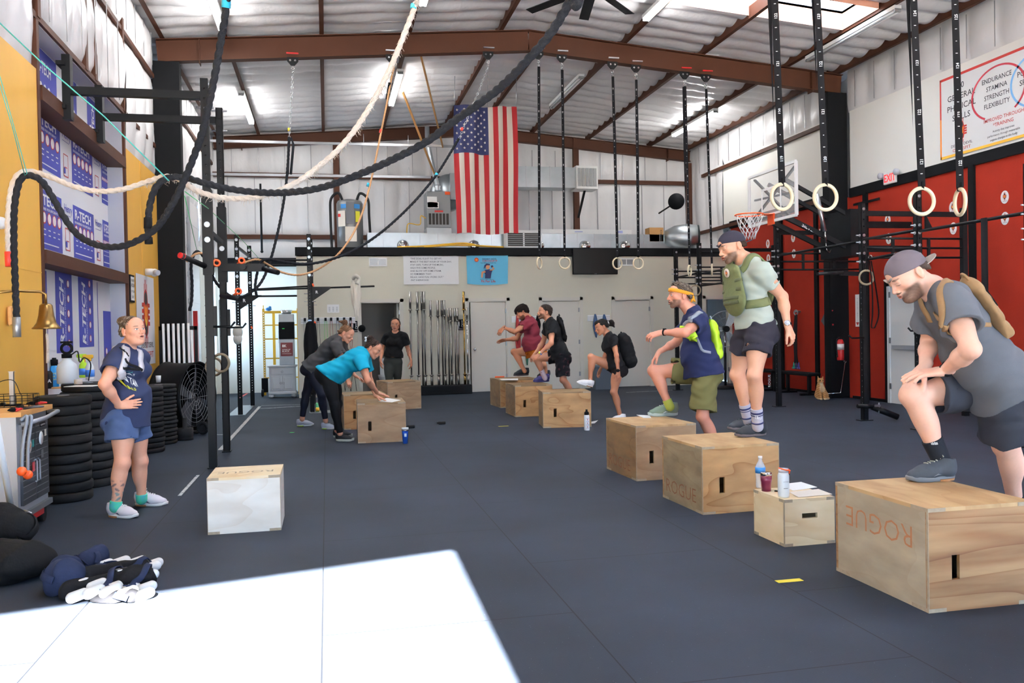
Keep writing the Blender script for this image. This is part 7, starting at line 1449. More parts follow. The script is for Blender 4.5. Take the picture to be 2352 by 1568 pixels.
        for q in 'LR': mixc(.3*smooth(-np.linalg.norm(P_-g['E'+q], axis=1), -.07, -.03), red); mixc(.3*smooth(-np.linalg.norm(P_-g['K'+q], axis=1), -.09, -.04), red); mixc(.35*smooth(-np.linalg.norm(P_-g['W'+q], axis=1), -.16, -.1)*smooth(np.linalg.norm(P_-g['W'+q], axis=1), .05, .1), red)
        if bc is not None:
            nz = .5+.5*np.sin(x*140)*np.sin(y*130+z*60)*np.sin(z*150)
            w = smooth(-z, .12, .2)*smooth(y, -.02, .1)*smooth(-y, -.6, -.5)*smooth(z, -.62, -.5)*smooth(x+np.clip(-z-.2, 0, 1)*1.2+(y < .3)*.3, .1, .2)
            w = np.maximum(w, bl(0, .42, -.195, .11, .1, .025, .4)); w = np.maximum(w, bl(0, .34, -.4, .12, .14, .09, .3)); mixc(w*(.72+.2*nz)*(1-bl(0, .45, -.27, .09, .08, .045, .3)), bc)
        mixc(.75*bl(0, .44, -.272, .09, .06, .048, .3), L3('a8564e')); mixc(bl(0, .45, -.272, .075, .1, .012+mouth*.2, .4), L3('3a1512'))
        
        if J.get('down'): mixc(.5*bl(.14, .4, .0, .07, .1, .03, .5), base*.8); mixc(.8*bl(.14, .4, -.022, .07, .1, .01, .5), L3('2a1a14'))
        else: mixc(.95*bl(.14, .4, .005, .062, .1, .028, .3), L3('d8d0c8')); mixc(bl(.135, .41, .005, .024, .1, .026, .3), L3(eye)*.5)
        mixc((.3 if J.get('down') else .85)*bl(.14, .4, .036, .078, .1, .009, .5), L3('2a1a14')); mixc(.8*bl(.15, .37, .115, .09, .1, .022, .5), L3(brow))
        if paint: c = paint(P_, c, F)
        return c
    box = [(F.c-.2*head_h/.225, F.c+.2*head_h/.225, fine)]
    for q in 'LR':
        if 'hd'+q in g: cc = g['W'+q]+nrm(g['hd'+q])*.09; box.append((cc-.125, cc+.125, fine))
    return dict(v=v, T=T, legp=legp, torso=torso, g=g, F=F, up=up, fw=fw, lm=lm, Pc=Pc, Cc=Cc, W=W, color=color, box=box, s=s, B=B, A=A, leg=leg*s, vox=vox, belly=belly, R0=R0, R1=R1, fwc=fwc)
def skin(par, b): return organic('body', b['v'], b['vox'], 'skin', par, color=b['color'], fine=b['box'])
def tee(par, b, m, inf=.014, hem=-.06, sleeve=.5, fl=(.006, 1), neck=.075, name='shirt', hemn=None, flare=.02, sl_r=.02, vox=.0065, drop=None, seed=0., collar=True):
    g, s, up = b['g'], b['s'], b['up']; v = Vol(); b['torso'](v, inf)
    hp = b['Pc']+up*hem; R = b['R0']; lr_ = .158*b['B']+inf+flare; v.c(b['W']*.6+b['Pc']*.4, hp-up*.06+b['fwc']*b['belly']*.25, lr_*.93, lr_, .06, flat=(R[:, 1], (.112*b['B']+b['belly']*.45+inf+flare)/lr_))
    if drop is not None:
        for dp in drop: v.c(dp[0], dp[1], dp[2], dp[3], .05)
    v.cut(hp, -up if hemn is None else hemn)
    for q in 'LR':
        S, E = g['S'+q], g['E'+q]; d = nrm(E-S); e = S+(E-S)*sleeve; v.e(S+d*.01, .065*b['A']+inf*.8, k=.04); v.c(S, e+d*.03, .056*b['A']+inf, .05*b['A']+inf+sl_r, .035, clip=(e, d)); v.c(e-d*.022, e+d*.05, .044*b['A']+inf*.5+sl_r*.6, k=.004, op='-')
    F = b['F']; nb = g['N']; nd = nrm(F.p(0, -.1, -.3)-nb); v.c(nb+up*.028+b['fwc']*.012, nb+up*.15*s+nd*.03, neck*.86*s, neck*1.15*s, .01, op='-')
    for pt in (hp,): v.e(hp, [.15*b['B']+flare*.8, .108*b['B']+flare*.7+b['belly']*.4, .03], R, .006, op='-')
    o = organic(name, v, vox, m, par, noise=folds(fl[0], fl[1], up, seed)); return o, v
def pants(par, b, m, inf=.012, ends=(.45, .45), wide=(.03, .03), waist=.1, fl=(.005, 1), name='shorts', vox=.0065, tight=False, seed=0., shin=None):
    g, s, up = b['g'], b['s'], b['up']; v = Vol()
    for t in b['T'][3:]:
        if t[2][0] < .2 and (av(t[1])-b['Pc'])@up < .06: v.e(t[1], [r+inf for r in t[2]], t[3], .04)
    v.c(b['Pc'], b['Pc']+up*(waist+.04), .148*b['B']+inf, .13*b['B']+inf, .04, flat=(b['R0'][:, 1], .72+b['belly'])); v.cut(b['Pc']+up*waist, up)
    for i, q in enumerate('LR'):
        Hh, K, An = g['H'+q], g['K'+q], g['A'+q]; d = nrm(K-Hh); t = ends[i]; Lg = b['leg']
        if t <= 1:
            e = Hh+(K-Hh)*t; v.c(Hh, e+d*.04, .092*Lg+inf, .088*Lg*(1-t)+.06*Lg*t+inf+wide[i], .035, clip=(e, d)); v.c(e-d*.03, e+d*.06, .088*Lg*(1-t)+.06*Lg*t+wide[i]*.75, k=.004, op='-') if not tight else None
        else:
            lp = b['legp'][q]; addleg(v, lp[:-1], inf); e = K+(An-K)*(t-1); v.e(e+nrm(An-K)*.09, .085, k=.004, op='-')
    o = organic(name, v, vox, m, par, noise=folds(fl[0], fl[1], up, seed+2.)); return o, v
def sock(par, K, A, t0, t1, r0, r1, m, name='sock', foot=None):
    K, A = av(K), av(A); a, e = K+(A-K)*t0, K+(A-K)*t1; d = nrm(A-K); v = Vol(); v.c(a-d*.02, e, r0, r1, .01, clip=(a, -d))
    if foot is not None: v.c(e, foot, r1, r1*.95, .02)
    return organic(name, v, .0045, m, par), v
def hairpiece(par, F, m, cover=.1, back=-.15, vol=.03, extra=None, name='hair', front=.5, amp=.004, fringe=0., vox=.0045):
    """cap of hair: hairline height over the brow = cover, nape = back"""
    h = F.h; v = Vol(); v.e(F.p(0, -.07, .175), [(.335+vol)*h, (.425+vol)*h, (.33+vol)*h], F.R, .01); v.c(F.p(-.15, -.25, -.05), F.p(.15, -.25, -.05), (.2+vol*.6)*h, k=.03)
    v.cut(F.p(0, .27, cover), nrm(F.f*.75-F.u*1.)); v.cut(F.p(0, .0, back), -F.u)
    v.cut(F.p(0, .07, -.1), nrm(F.f*1.-F.u*.62))
    for s in (-1, 1): v.e(F.p(.36*s, -.07, -.03), [.08*h, .1*h, .15*h], F.R, .006, op='-')
    if extra: extra(v)
    def nz(x, y, z):
        lx = (x-F.c[0])*F.u[0]+(y-F.c[1])*F.u[1]+(z-F.c[2])*F.u[2]; ls = (x-F.c[0])*F.s[0]+(y-F.c[1])*F.s[1]+(z-F.c[2])*F.s[2]; lf = (x-F.c[0])*F.f[0]+(y-F.c[1])*F.f[1]+(z-F.c[2])*F.f[2]
        return amp*(np.sin(ls*420+9*np.sin(lf*30+lx*25))*.6+np.sin(lf*260-lx*190+5*np.sin(ls*50))*.7+.5*np.sin(lx*90+ls*60))
    return organic(name, v, vox, m, par, noise=nz), v
def cap(par, F, m, turned=-1, tilt=0., brimm=None, brim=True, name='cap', h2=0.):
    """baseball cap, peak to the back when turned=-1"""
    h = F.h; v = Vol(); v.e(F.p(0, -.04, .14), [.385*h, .475*h, (.4+h2)*h], F.R, .01); n = nrm(F.u*1.+F.f*(.32+tilt)*-1*turned*-1); v.cut(F.p(0, 0, .12), -nrm(F.u+F.f*(-.18)))
    v.e(F.p(0, .43, .2), [.14*h, .12*h, .09*h], F.R, .004, op='-') if turned < 0 else None
    o = organic(name, v, .004, m, par)
    mb = MB(); y0 = -.04+turned*.44; cz = .12+(.04 if turned < 0 else 0)
    N_ = 14; pts = []
    for k in range(N_+1):
        a = PI*k/N_; x = math.cos(a)*.3; yy = turned*(.33+.42*math.sin(a)**.8); pts.append((x, yy))
    top = [F.p(x, y-.02, .03+.18*x*-0-.35*x*x+(.0 if turned > 0 else .015)+tilt*abs(y)) for x, y in pts]; bot = [p-F.u*.005 for p in top]; n_ = len(pts)
    mb.add(top+bot, [tuple(range(n_)), tuple(range(n_, 2*n_))[::-1]]+[(i, (i+1) % n_, n_+(i+1) % n_, n_+i) for i in range(n_)]); mb.build('brim', brimm or m, o)
    mb = MB(); mb.sph(F.p(0, -.04, .54+h2), .007); mb.build('button', m, o)
    if turned < 0: S, G = v.snap([F.p(x, .6, .13) for x in (-.16, -.08, 0, .08, .16)], .002); mb = MB(); mb.tube(S, .012, n=6, flat=.3); mb.build('strap', brimm or m, o)
    return o, v
def lay_text(vol, par, name, items, m, off=.003):
    """items: (body, origin, right, up, size, material index); lettering pressed on to a volume"""
    mb = MB()
    for body, o, r, u, sz, mi in items: mb.text(body, o, r, u, sz, mi=mi, align='CENTER', th=0, bold=.01)
    S, G = vol.snap(mb.v, off); mb.v = [tuple(p) for p in S]; return mb.build(name, m, par)
def watch(par, E, W, m='black paint', face='label white', r=.031, fdir=None, t=.93, fs=1.):
    E, W = av(E), av(W); d = nrm(W-E); c = E+(W-E)*t; mb = MB(); mb.lathe([(r, -.009), (r+.003, -.008), (r+.003, .008), (r, .009)], c, d, 24); o = mb.build('watch', m, par)
    if fdir is not None: u = limb_up(E, W, fdir); mb = MB(); mb.lathe([(0, 0), (.019*fs, 0), (.019*fs, .008), (.015*fs, .009), (0, .009)], c+u*(r-.002), u, 20); mb.build('case', 'chrome' if face != 'black paint' else 'black paint', o); mb = MB(); mb.lathe([(0, 0), (.0145*fs, 0), (.0145*fs, .001), (0, .001)], c+u*(r+.0072), u, 18); mb.build('dial', face, o)
    return o
# ------------------------------------------------------------------ people
rgt, fwd, upv = av(_r), av((_f[0], _f[1], 0))/np.linalg.norm(_f[:2]), av((0, 0, 1))
def Q(x, y, D): return av(P(x, y, D=D))
def dr_(a, b=0, c=0): return nrm(rgt*a+upv*b+fwd*c)     # picture right, up, away from the camera
def RC(a, x, y, L, s): return av(reach(a, x, y, L, s))
def person(label, base): return thing('person', label, 'person', base)
def base_of(*pts): m = sum(av(p) for p in pts)/len(pts); return (m[0], m[1], min(p[2] for p in pts))
def flatpack(par_label, name, cat, vol, m, parts): pass
# ================= A: standing woman, hands on hips
J = dict(H=Q(306, 759, 6.75), f=dr_(.86, .12, -.5), u=dr_(-.12, 1, 0), N=Q(291, 804, 6.78), SR=Q(266, 829, 6.62), SL=Q(318, 823, 6.92), HR=Q(279, 955, 6.68), HL=Q(303, 953, 6.86), KR=Q(281, 1063, 6.62), KL=Q(322, 1058, 6.94), AR=Q(266, 1157, 6.6), AL=Q(325, 1140, 6.97), kf=dr_(.9, 0, -.3), hs=.95)
J['ER'] = RC(J['SR'], 240, 882, .27, -1); J['WR'] = RC(J['ER'], 274, 931, .235, 1); J['EL'] = Q(325, 880, 7.2); J['WL'] = Q(330, 925, 7.05)
J.update(hdR=dr_(.95, .08, .12), hnR=dr_(.1, -.1, 1), hcR=(.12, .15, .2, .25), thR=.1); J['tR'] = Q(300, 1180, 6.58); J['tL'] = Q(352, 1156, 6.96)
def tatA(P_, c, F):
    K, A = J['KR'], J['AR']; t = (P_-K)@(A-K)/((A-K)@(A-K)); w = smooth(t, .38, .48)*smooth(-t, -1.0, -.95)*(np.linalg.norm(P_-(K+(A-K)*t[:, None]), axis=1) < .1)
    n = np.sin(P_[:, 0]*95+2*np.sin(P_[:, 2]*60))*np.sin(P_[:, 2]*85+2*np.sin(P_[:, 1]*70)); k = w*smooth(n, .15, .45)*.75
    col = np.where((t > .68)[:, None], L3('3f7f84'), L3('4a4858')); return c*(1-k[:, None])+col*k[:, None]
b = figure(J, s=.93, fem=True, bulk=1.12, belly=.06, leg=1.1, arm=1.12, skin='d8a086', heavy=.9, mouth=.05, bust=1.3, head_h=.222, brow='6a5244', eye='5a6a6a', paint=tatA, glute=1.0)
pA = person('woman standing with hand on hip, navy t-shirt, denim shorts, white shoes, grey strap vest', base_of(P(285, 1187, Z=0), P(345, 1162, Z=0))); skin(pA, b)
sh, vA = tee(pA, b, cloth('2d3553'), inf=.016, hem=-.075, sleeve=.5, fl=(.0035, .8), flare=.012, sl_r=.015, neck=.078, hemn=dr_(-.1, -1, 0), seed=1)
pn, vP = pants(pA, b, mat('denim', '3a4f78', .85, var=.3, vs=9, bump=.1, bs=300), inf=.018, ends=(.5, .52), wide=(.035, .035), waist=.06, fl=(.004, 1))
for q in 'LR':
    g = b['g']; e = g['H'+q]+(g['K'+q]-g['H'+q])*.5; d = nrm(g['K'+q]-g['H'+q]); mb = MB(); mb.lathe([(.098, -.035), (.108, -.034), (.112, 0), (.1, .002)], e, d, 30); mb.build('rolled_cuff', cloth('7f9cc4'), pn)
hairpiece(pA, b['F'], mat('hair grey brown', '8f857a', .6, col2='4c3c30', vs=30, thr=(.48, .66), bump=.5, bs=90, spec=.15), cover=.26, vol=.025, extra=lambda v: (v.e(b['F'].p(0, -.42, .36), .115*.222*1.9, k=.02), v.e(b['F'].p(.06, -.5, .42), .03, k=.01)))
vest = strap('weighted_vest', vA, [Q(262, 815, 6.9), Q(270, 803, 6.78), Q(284, 805, 6.68), Q(300, 818, 6.58), Q(310, 838, 6.52), Q(312, 858, 6.5), Q(300, 876, 6.5), Q(284, 888, 6.5)], .062, mat('vest grey', 'c9c6cc', .7, bump=.2, bs=40), pA, th=.016, off=.004)
for k, (a, c) in enumerate((((276, 797), (292, 812)), ((283, 799), (297, 816)), ((290, 803), (303, 820)))): strap('vest_stripe', vA, [Q(a[0]-4, a[1]+12, 6.62), Q(a[0]+4, a[1]+6, 6.6), Q(c[0]+6, c[1]-8, 6.6)], .012, 'black fabric', vest, off=.019, th=.003)
strap('vest_second_side', vA, [Q(300, 800, 6.9), Q(316, 812, 6.8), Q(330, 830, 6.72), Q(338, 850, 6.65)], .05, 'vest grey', vest, off=.004, th=.014)
strap('vest_chest_strap', vA, [Q(297, 818, 6.55), Q(312, 826, 6.55), Q(328, 838, 6.6), Q(345, 850, 6.66)], .022, 'black fabric', vest, off=.018, th=.004); strap('vest_cross_strap', vA, [Q(303, 838, 6.5), Q(322, 842, 6.52), Q(340, 846, 6.6)], .02, 'black fabric', vest, off=.02, th=.004)
strap('vest_edge_strap', vA, [Q(240, 835, 6.75), Q(262, 870, 6.6), Q(283, 892, 6.5), Q(298, 884, 6.48)], .018, 'black fabric', vest, off=.002, th=.003)
tr = dr_(.72, 0, .69); lay_text(vA, sh, 'chest_print', [('GREAT', Q(337, 872, 6.5), tr, upv, .028, 0), ('MOUNTAIN', Q(338, 881, 6.5), tr, upv, .022, 0), ('HALF', Q(338, 890, 6.5), tr, upv, .026, 1), ('RUN', Q(336, 861, 6.5), tr, upv, .026, 2)], ['label white', 'label yellow', 'teal cord'])
for (h0, t0, nm) in (((250, 1186), (317, 1189), 'R'), ((311, 1161), (386, 1160), 'L')):
    shoe(pA, P(*h0, Z=0), P(*t0, Z=0), upper=mat('shoe white', 'd9d4da', .7) if nm == 'R' else 'shoe white', sole='white vinyl', outs=mat('gum sole', 'a9784c', .7) if nm == 'R' else 'gum sole', th=.022, stripe='flag blue')
    A_, K_ = J['A'+nm], J['K'+nm]; sock(pA, K_, A_, .93, 1.08, .047, .044, mat('sock neon', '4be06a', .8, col2='4f94d8', vs=30) if nm == 'R' else 'sock neon')
# ================= generic backpack on a torso volume
def pack(label, vol, c, up, out, lat, w, h, d, m, straps, name='backpack', strapw=.045, belt=None, extra=None, base=None, bot=.0, sm='', taper=.85):
    c, up, out, lat = av(c), nrm(up), nrm(out), nrm(lat); t = thing(name, label, 'backpack', tuple(c-up*h/2)); R = np.stack([lat, out, up], 1); v = Vol()
    v.e(c, [w/2, d/2, h/2], R, .02); v.c(c-up*(h*.36)-lat*w*.3, c-up*(h*.36)+lat*w*.3, d*.42, k=.04); v.c(c+up*(h*.33)-lat*w*.22*taper, c+up*(h*.33)+lat*w*.22*taper, d*.36, k=.04); v.c(c-up*h*.3+out*d*.12, c+up*h*.25+out*d*.1, d*.42, d*.36, k=.04, flat=(lat, 1.5))
    organic('pack_body', v, .006, m, t, noise=folds(.003, 1.2, up))
    for i, s in enumerate(straps): strap('shoulder_strap' if i < 2 else 'webbing_strap', vol, [av(p) for p in s], strapw if i < 2 else strapw*.55, sm or m, t, off=.004, th=.007 if i < 2 else .004)
    mb = MB(); z = c+up*h*.46; mb.tube(spline([z-lat*.04, z+up*.03-lat*.02, z+up*.03+lat*.02, z+lat*.04], 6), .008, n=6); mb.build('grab_handle', sm or m, t)
    mb = MB(); S, G = v.snap([c+out*d+up*h*.3*math.sin(a)+lat*w*.32*math.cos(a) for a in [PI*k/14 for k in range(15)]], .002); mb.tube(S, .004, n=5); mb.build('zip', 'black paint', t)
    if extra: extra(t, v)
    return t, v
# ================= B: near man, one foot on the largest box
J = dict(H=Q(2085, 632, 4.66), f=dr_(-.78, -.55, -.08), u=dr_(-.55, .8, 0), N=Q(2150, 668, 4.72), SL=Q(2190, 694, 4.5), SR=Q(2142, 700, 4.88), HL=Q(2302, 876, 4.68), HR=Q(2278, 880, 4.95), KR=Q(2096, 910, 4.82), AR=Q(2170, 1074, 4.84), kf=dr_(-1, 0, 0), hs=1.08, down=1)
J['EL'] = RC(J['SL'], 2230, 802, .32, -1); J['WL'] = RC(J['EL'], 2170, 852, .27, 1); J['ER'] = Q(2135, 785, 5.0); J['WR'] = Q(2124, 842, 4.84)
J['KL'] = RC(J['HL'], 2311, 1022, .43, 1); J['AL'] = RC(J['KL'], 2342, 1135, .42, 1); J['AL'] = J['KL']+nrm(J['AL']-J['KL']+av((-.02, 0, -.12)))*.42
J.update(hdL=dr_(-1, -.1, .18), hnL=dr_(-.1, -1, .25), hcL=(.18, .2, .22, .28), thL=.1, hdR=dr_(-.75, -.62, -.1), hnR=dr_(.4, -.7, .2), hcR=(.3, .35, .4, .4), tR=Q(2140, 1094, 4.82))
b = figure(J, s=1.1, bulk=1.04, belly=.05, leg=1.08, arm=1.1, skin='dfaf98', head_h=.25, beard='3a2c26', brow='3a2a22', heavy=.3, glute=1.1, vox=.0055, fine=.0035)
pB = person('man nearest the camera in grey t-shirt, hands on knee, stepping on the largest box', (J['AR'][0], J['AR'][1], .508)); skin(pB, b)
sh, vB = tee(pB, b, cloth('585c64'), inf=.02, hem=-.06, sleeve=.56, fl=(.0055, .75), flare=.035, sl_r=.03, neck=.08, vox=.0055, seed=3)
pants(pB, b, cloth('30333d', .8), inf=.016, ends=(.86, .74), wide=(.05, .04), waist=.12, fl=(.006, .8), vox=.0055, seed=1)
hairpiece(pB, b['F'], hairmat('3b2f2a'), cover=.35, back=-.2, vol=-.01, amp=.001)
cap(pB, b['F'], cloth('625a62'), -1, brimm=cloth('8a7f78'), tilt=.0)
sock(pB, J['KR'], J['AR'], .6, 1.04, .06, .047, cloth('22242b')); v_ = None
o, vs_ = sock(pB, J['KR'], J['AR'], .6, .99, .0605, .0475, cloth('22242b')); bpy.data.objects.remove(o)
lay_text(vs_, pB, 'sock_lettering', [('adidas', Q(2151, 1030, 4.72), dr_(.92, .28, 0), dr_(-.28, .92, 0), .03, 0)], 'label white')
shoe(pB, P(2192, 1101, Z=.508), P(2082, 1106, Z=.508), upper=mat('shoe slate', '3a4048', .8, var=.3, vs=25), sole=mat('sole grey', '6a6e72', .7), lace=mat('lace grey', 'a8a698', .8), outs='gum sole', th=.024, wd=1.02, stripe='grey metal')
TS = lambda par, A, u, so, dx, L: (lambda h: shoe(par, h, h+nrm(av((A[0]-dx, A[1]-.02, .012))-h)*L, up=(-1., 0, .7), upper=u, sole=so, lace=None))(A+av((.07, .01, -.03)))
TS(pB, J['AL'], 'shoe slate', 'sole grey', .06, .29); sock(pB, J['KL'], J['AL'], .88, 1.05, .05, .047, cloth('22242b'))
watch(pB, J['EL'], J['WL'], 'black paint', 'black paint', .034, dr_(.1, .6, -.8), .94, 1.2)
bt_up = nrm(J['N']-(J['HL']+J['HR'])/2); bo = b['fwc']*-1
cP = (J['N']*.44+b['Pc']*.56)+bo*.165+bt_up*.13
tP, vv = pack('flat tan backpack with shoulder straps worn by the nearest man', vB, cP, bt_up, bo, b['R1'][:, 0], .27, .43, .085, mat('tan nylon', '856847', .85, var=.15, vs=30, bump=.1), [[Q(2185, 640, 4.62), Q(2158, 650, 4.5), Q(2138, 678, 4.42), Q(2134, 712, 4.4), Q(2150, 742, 4.4), Q(2172, 752, 4.4)], [Q(2160, 640, 4.85), Q(2125, 655, 4.8), Q(2108, 690, 4.75), Q(2110, 730, 4.7), Q(2115, 752, 4.7)], [Q(2108, 742, 4.62), Q(2125, 733, 4.5), Q(2142, 730, 4.42)], [Q(2172, 752, 4.4), Q(2230, 752, 4.42), Q(2275, 745, 4.5), Q(2300, 742, 4.55)]], extra=lambda t, v: None)
# ================= C: man in olive plate vest standing on a box
J = dict(H=Q(1681, 567, 6.72), f=dr_(-.92, -.28, -.22), u=dr_(-.26, .96, 0), N=Q(1714, 603, 6.76), SL=Q(1750, 625, 6.58), SR=Q(1690, 622, 6.92), HL=Q(1753, 752, 6.62), HR=Q(1714, 752, 6.88), KL=Q(1733, 863, 6.56), KR=Q(1694, 860, 6.92), AL=Q(1740, 974, 6.68), AR=Q(1718, 962, 7.02), kf=dr_(-.8, 0, -.6), down=1, tL=Q(1712, 994, 6.66), tR=Q(1692, 978, 7.0))
J['EL'] = RC(J['SL'], 1797, 681, .29, 1); J['WL'] = RC(J['EL'], 1809, 748, .25, -1); J['ER'] = Q(1694, 690, 7.12); J['WR'] = Q(1702, 748, 7.0)
J.update(hdL=dr_(.42, -.9, .05), hnL=dr_(-.6, -.3, .65), hcL=(.5, .55, .5, .45), thL=.2)
b = figure(J, s=1.0, bulk=1.02, leg=1.02, arm=1.06, skin='cf9c80', head_h=.24, beard='2e221c', brow='2a1e18', mouth=.06, vox=.006)
pC = person('man in olive plate vest and backwards navy cap standing upright on a jump box', base_of(P(1720, 1003, Z=.508), P(1700, 988, Z=.508))); skin(pC, b)
sh, vC = tee(pC, b, cloth('a3aca2'), inf=.012, hem=-.0, sleeve=.5, fl=(.0045, 1.1), flare=.012, sl_r=.01, seed=5)
pants(pC, b, cloth('2b2933', .85), inf=.014, ends=(.56, .56), wide=(.028, .03), waist=.11, fl=(.005, 1.))
hairpiece(pC, b['F'], hairmat('2a1e18'), cover=.3, back=-.12, vol=-.005, amp=.001); cap(pC, b['F'], cloth('2e2c38'), -1, tilt=.0)
ol = mat('olive nylon', '5d6440', .85, var=.12, vs=30, bump=.15); fc_ = b['fwc']; pc = b['Cc']+fc_*.15-b['up']*.0
v = Vol(); Rr = b['R1']; v.c(pc-b['up']*.09, pc+b['up']*.06, .15, .125, k=.02, flat=(fc_, .27)); v.c(pc-Rr[:, 0]*.09-b['up']*.12, pc+Rr[:, 0]*.09-b['up']*.12, .035, k=.03); v.c(pc-Rr[:, 0]*.07+b['up']*.12, pc+Rr[:, 0]*.07+b['up']*.12, .03, k=.03); vst = organic('plate_vest', v, .006, ol, pC)
for k in range(4): z = pc+b['up']*(.03-.055*k); strap('webbing_row', v, [z-Rr[:, 0]*.12+fc_*.06, z+fc_*.06, z+Rr[:, 0]*.12+fc_*.06], .026, mat('olive dark', '4c5236', .85) if k == 0 else 'olive dark', vst, off=.002, th=.003)
v2 = Vol(); v2.e(b['Cc']-fc_*.14, [.14, .04, .19], Rr, .02); organic('back_plate', v2, .007, ol, vst)
for s_, q in ((1, 'R'), (-1, 'L')): S_ = J['S'+q]*.55+J['N']*.45; strap('shoulder_strap', vC, [pc+Rr[:, 0]*s_*.1+b['up']*.13+fc_*.03, S_+fc_*.09+b['up']*.02, S_+b['up']*.09, S_-fc_*.09+b['up']*.03, S_-fc_*.14-b['up']*.06], .06, ol, vst, off=.005, th=.009)
W_ = pc-b['up']*.15; L_ = b['R1'][:, 0]*-1
strap('cummerbund', vC, [W_+L_*.12+fc_*.04, W_+L_*.2-fc_*.04, W_+L_*.22-fc_*.14, W_+L_*.16-fc_*.24], .07, ol, vst, off=.006, th=.008)
strap('cummerbund', vC, [W_-L_*.12+fc_*.02, W_-L_*.2-fc_*.06, W_-L_*.2-fc_*.16], .07, ol, vst, off=.006, th=.008)
S, G = v.snap([pc+Rr[:, 0]*.0+b['up']*.095+fc_*.1], .004); mb = MB(); mb.lathe([(0, 0), (.036, 0), (.036, .004), (0, .004)], S[0], G[0], 24); pt = mb.build('round_patch', 'hoodie cream', vst); mb = MB(); rr_ = Vector(Rr[:, 0]); emblem(mb, S[0]+G[0]*.0045, G[0].cross(Vector(b['up']))*-1, Vector(b['up']), .055); mb.build('patch_emblem', ['label red', 'label black', 'logo orange', 'logo yellow'], pt)
watch(pC, J['EL'], J['WL'], 'black paint', 'reveal grey', .03, dr_(-.3, .1, -.95), .95, 1.25)
for q, h0, t0 in (('L', (1759, 1000), (1688, 1004)), ('R', (1728, 984), (1672, 988))):
    shoe(pC, P(*h0, Z=.508), P(*t0, Z=.508), upper=mat('shoe black', '24282f', .8) if q == 'L' else 'shoe black', sole=mat('sole dark', '5a5052', .7) if q == 'L' else 'sole dark', lace='shoe black', th=.02)
    o, sv = sock(pC, J['K'+q], J['A'+q], .66, 1.05, .047, .044, mat('sock stripe', 'a9a9b8', .9, var=.1) if q == 'L' else 'sock stripe')
    K_, A_ = J['K'+q], J['A'+q]; d = nrm(A_-K_)
    for t_, w_ in ((.74, .014), (.79, .006), (.95, .012)): c_ = K_+(A_-K_)*t_; mb = MB(); mb.lathe([(.044, -w_/2), (.049, -w_/2), (.049, w_/2), (.044, w_/2)], c_, d, 24); mb.build('band', 'flag blue', o)
    if q == 'L': lay_text(sv, o, 'lettering', [('TRO', K_+(A_-K_)*.9+dr_(-.1, 0, -1)*.07, dr_(1, 0, 0), dr_(0, 1, 0), .045, 0)], 'label white')
# ================= D: man with yellow headband and lime vest pack
J = dict(H=Q(1561, 679, 8.3), f=dr_(-.99, .02, -.1), u=dr_(-.04, 1, 0), N=Q(1590, 718, 8.34), SL=Q(1603, 740, 8.16), SR=Q(1590, 738, 8.52), HL=Q(1622, 852, 8.2), HR=Q(1608, 852, 8.48), KR=Q(1502, 852, 8.5), AR=Q(1537, 930, 8.5), KL=Q(1614, 956, 8.18), AL=Q(1655, 1052, 8.3), kf=dr_(-1, 0, 0), tR=Q(1515, 944, 8.5), tL=Q(1630, 1072, 8.3))
J['EL'] = RC(J['SL'], 1574, 764, .29, -1); J['WL'] = RC(J['EL'], 1521, 763, .25, 1); J['ER'] = Q(1553, 786, 8.6); J['WR'] = Q(1514, 808, 8.5)
J.update(hdL=dr_(-.95, -.25, .1), hnL=dr_(-.1, -.8, .5), hcL=(.4, .45, .5, .5), hdR=dr_(-.6, -.8, 0), hnR=dr_(.6, -.7, -.1), hcR=(.3, .35, .4, .4))
b = figure(J, s=1.02, bulk=1.08, belly=.05, leg=1.03, arm=1.05, skin='cf9078', head_h=.245, beard='4a3a30', brow='3f3028', mouth=.07, vox=.006)
pD = person('man with yellow headband in navy t-shirt and olive shorts stepping on a mottled box', base_of(P(1520, 955, Z=.508))); skin(pD, b)
sh, vD = tee(pD, b, cloth('232a4d'), inf=.02, hem=-.04, sleeve=.55, fl=(.0045, .9), flare=.03, sl_r=.025, seed=7)
pants(pD, b, cloth('625f3c'), inf=.016, ends=(.88, .62), wide=(.05, .045), waist=.1, fl=(.006, .9), seed=3)
hairpiece(pD, b['F'], mat('hair salt', '6f645a', .6, col2='3f342c', vs=40, thr=(.5, .65), bump=.5, spec=.15), cover=.36, back=-.12, vol=.03, amp=.003, extra=lambda v: v.e(b['F'].p(0, .12, .46), [.05, .06, .025], k=.02))
h = b['F']; vh = Vol(); vh.e(h.p(0, -.06, .17), [.355*h.h, .45*h.h, .35*h.h], h.R)
hb = strap('headband', vh, [h.p(.42*math.cos(a), -.04+.5*math.sin(a), .25-.16*(1-math.sin(a))*.75) for a in [2*PI*k/20 for k in range(21)]], .034, mat('headband yellow', 'e09a22', .8), pD, off=.013, th=.004, n=3)
mb = MB(); k0 = Vector(h.p(-.05, -.52, -.06)); mb.sph(k0, .018); mb.tube([k0, k0+Vector(dr_(.5, -1, 0))*.05], [.014, .01], n=6); mb.tube([k0, k0+Vector(dr_(-.3, -1, -.2))*.05], [.014, .01], n=6); mb.build('knot', 'headband yellow', hb)
watch(pD, J['EL'], J['WL'], 'black paint', 'black paint', .03, dr_(0, 1, 0), .9)
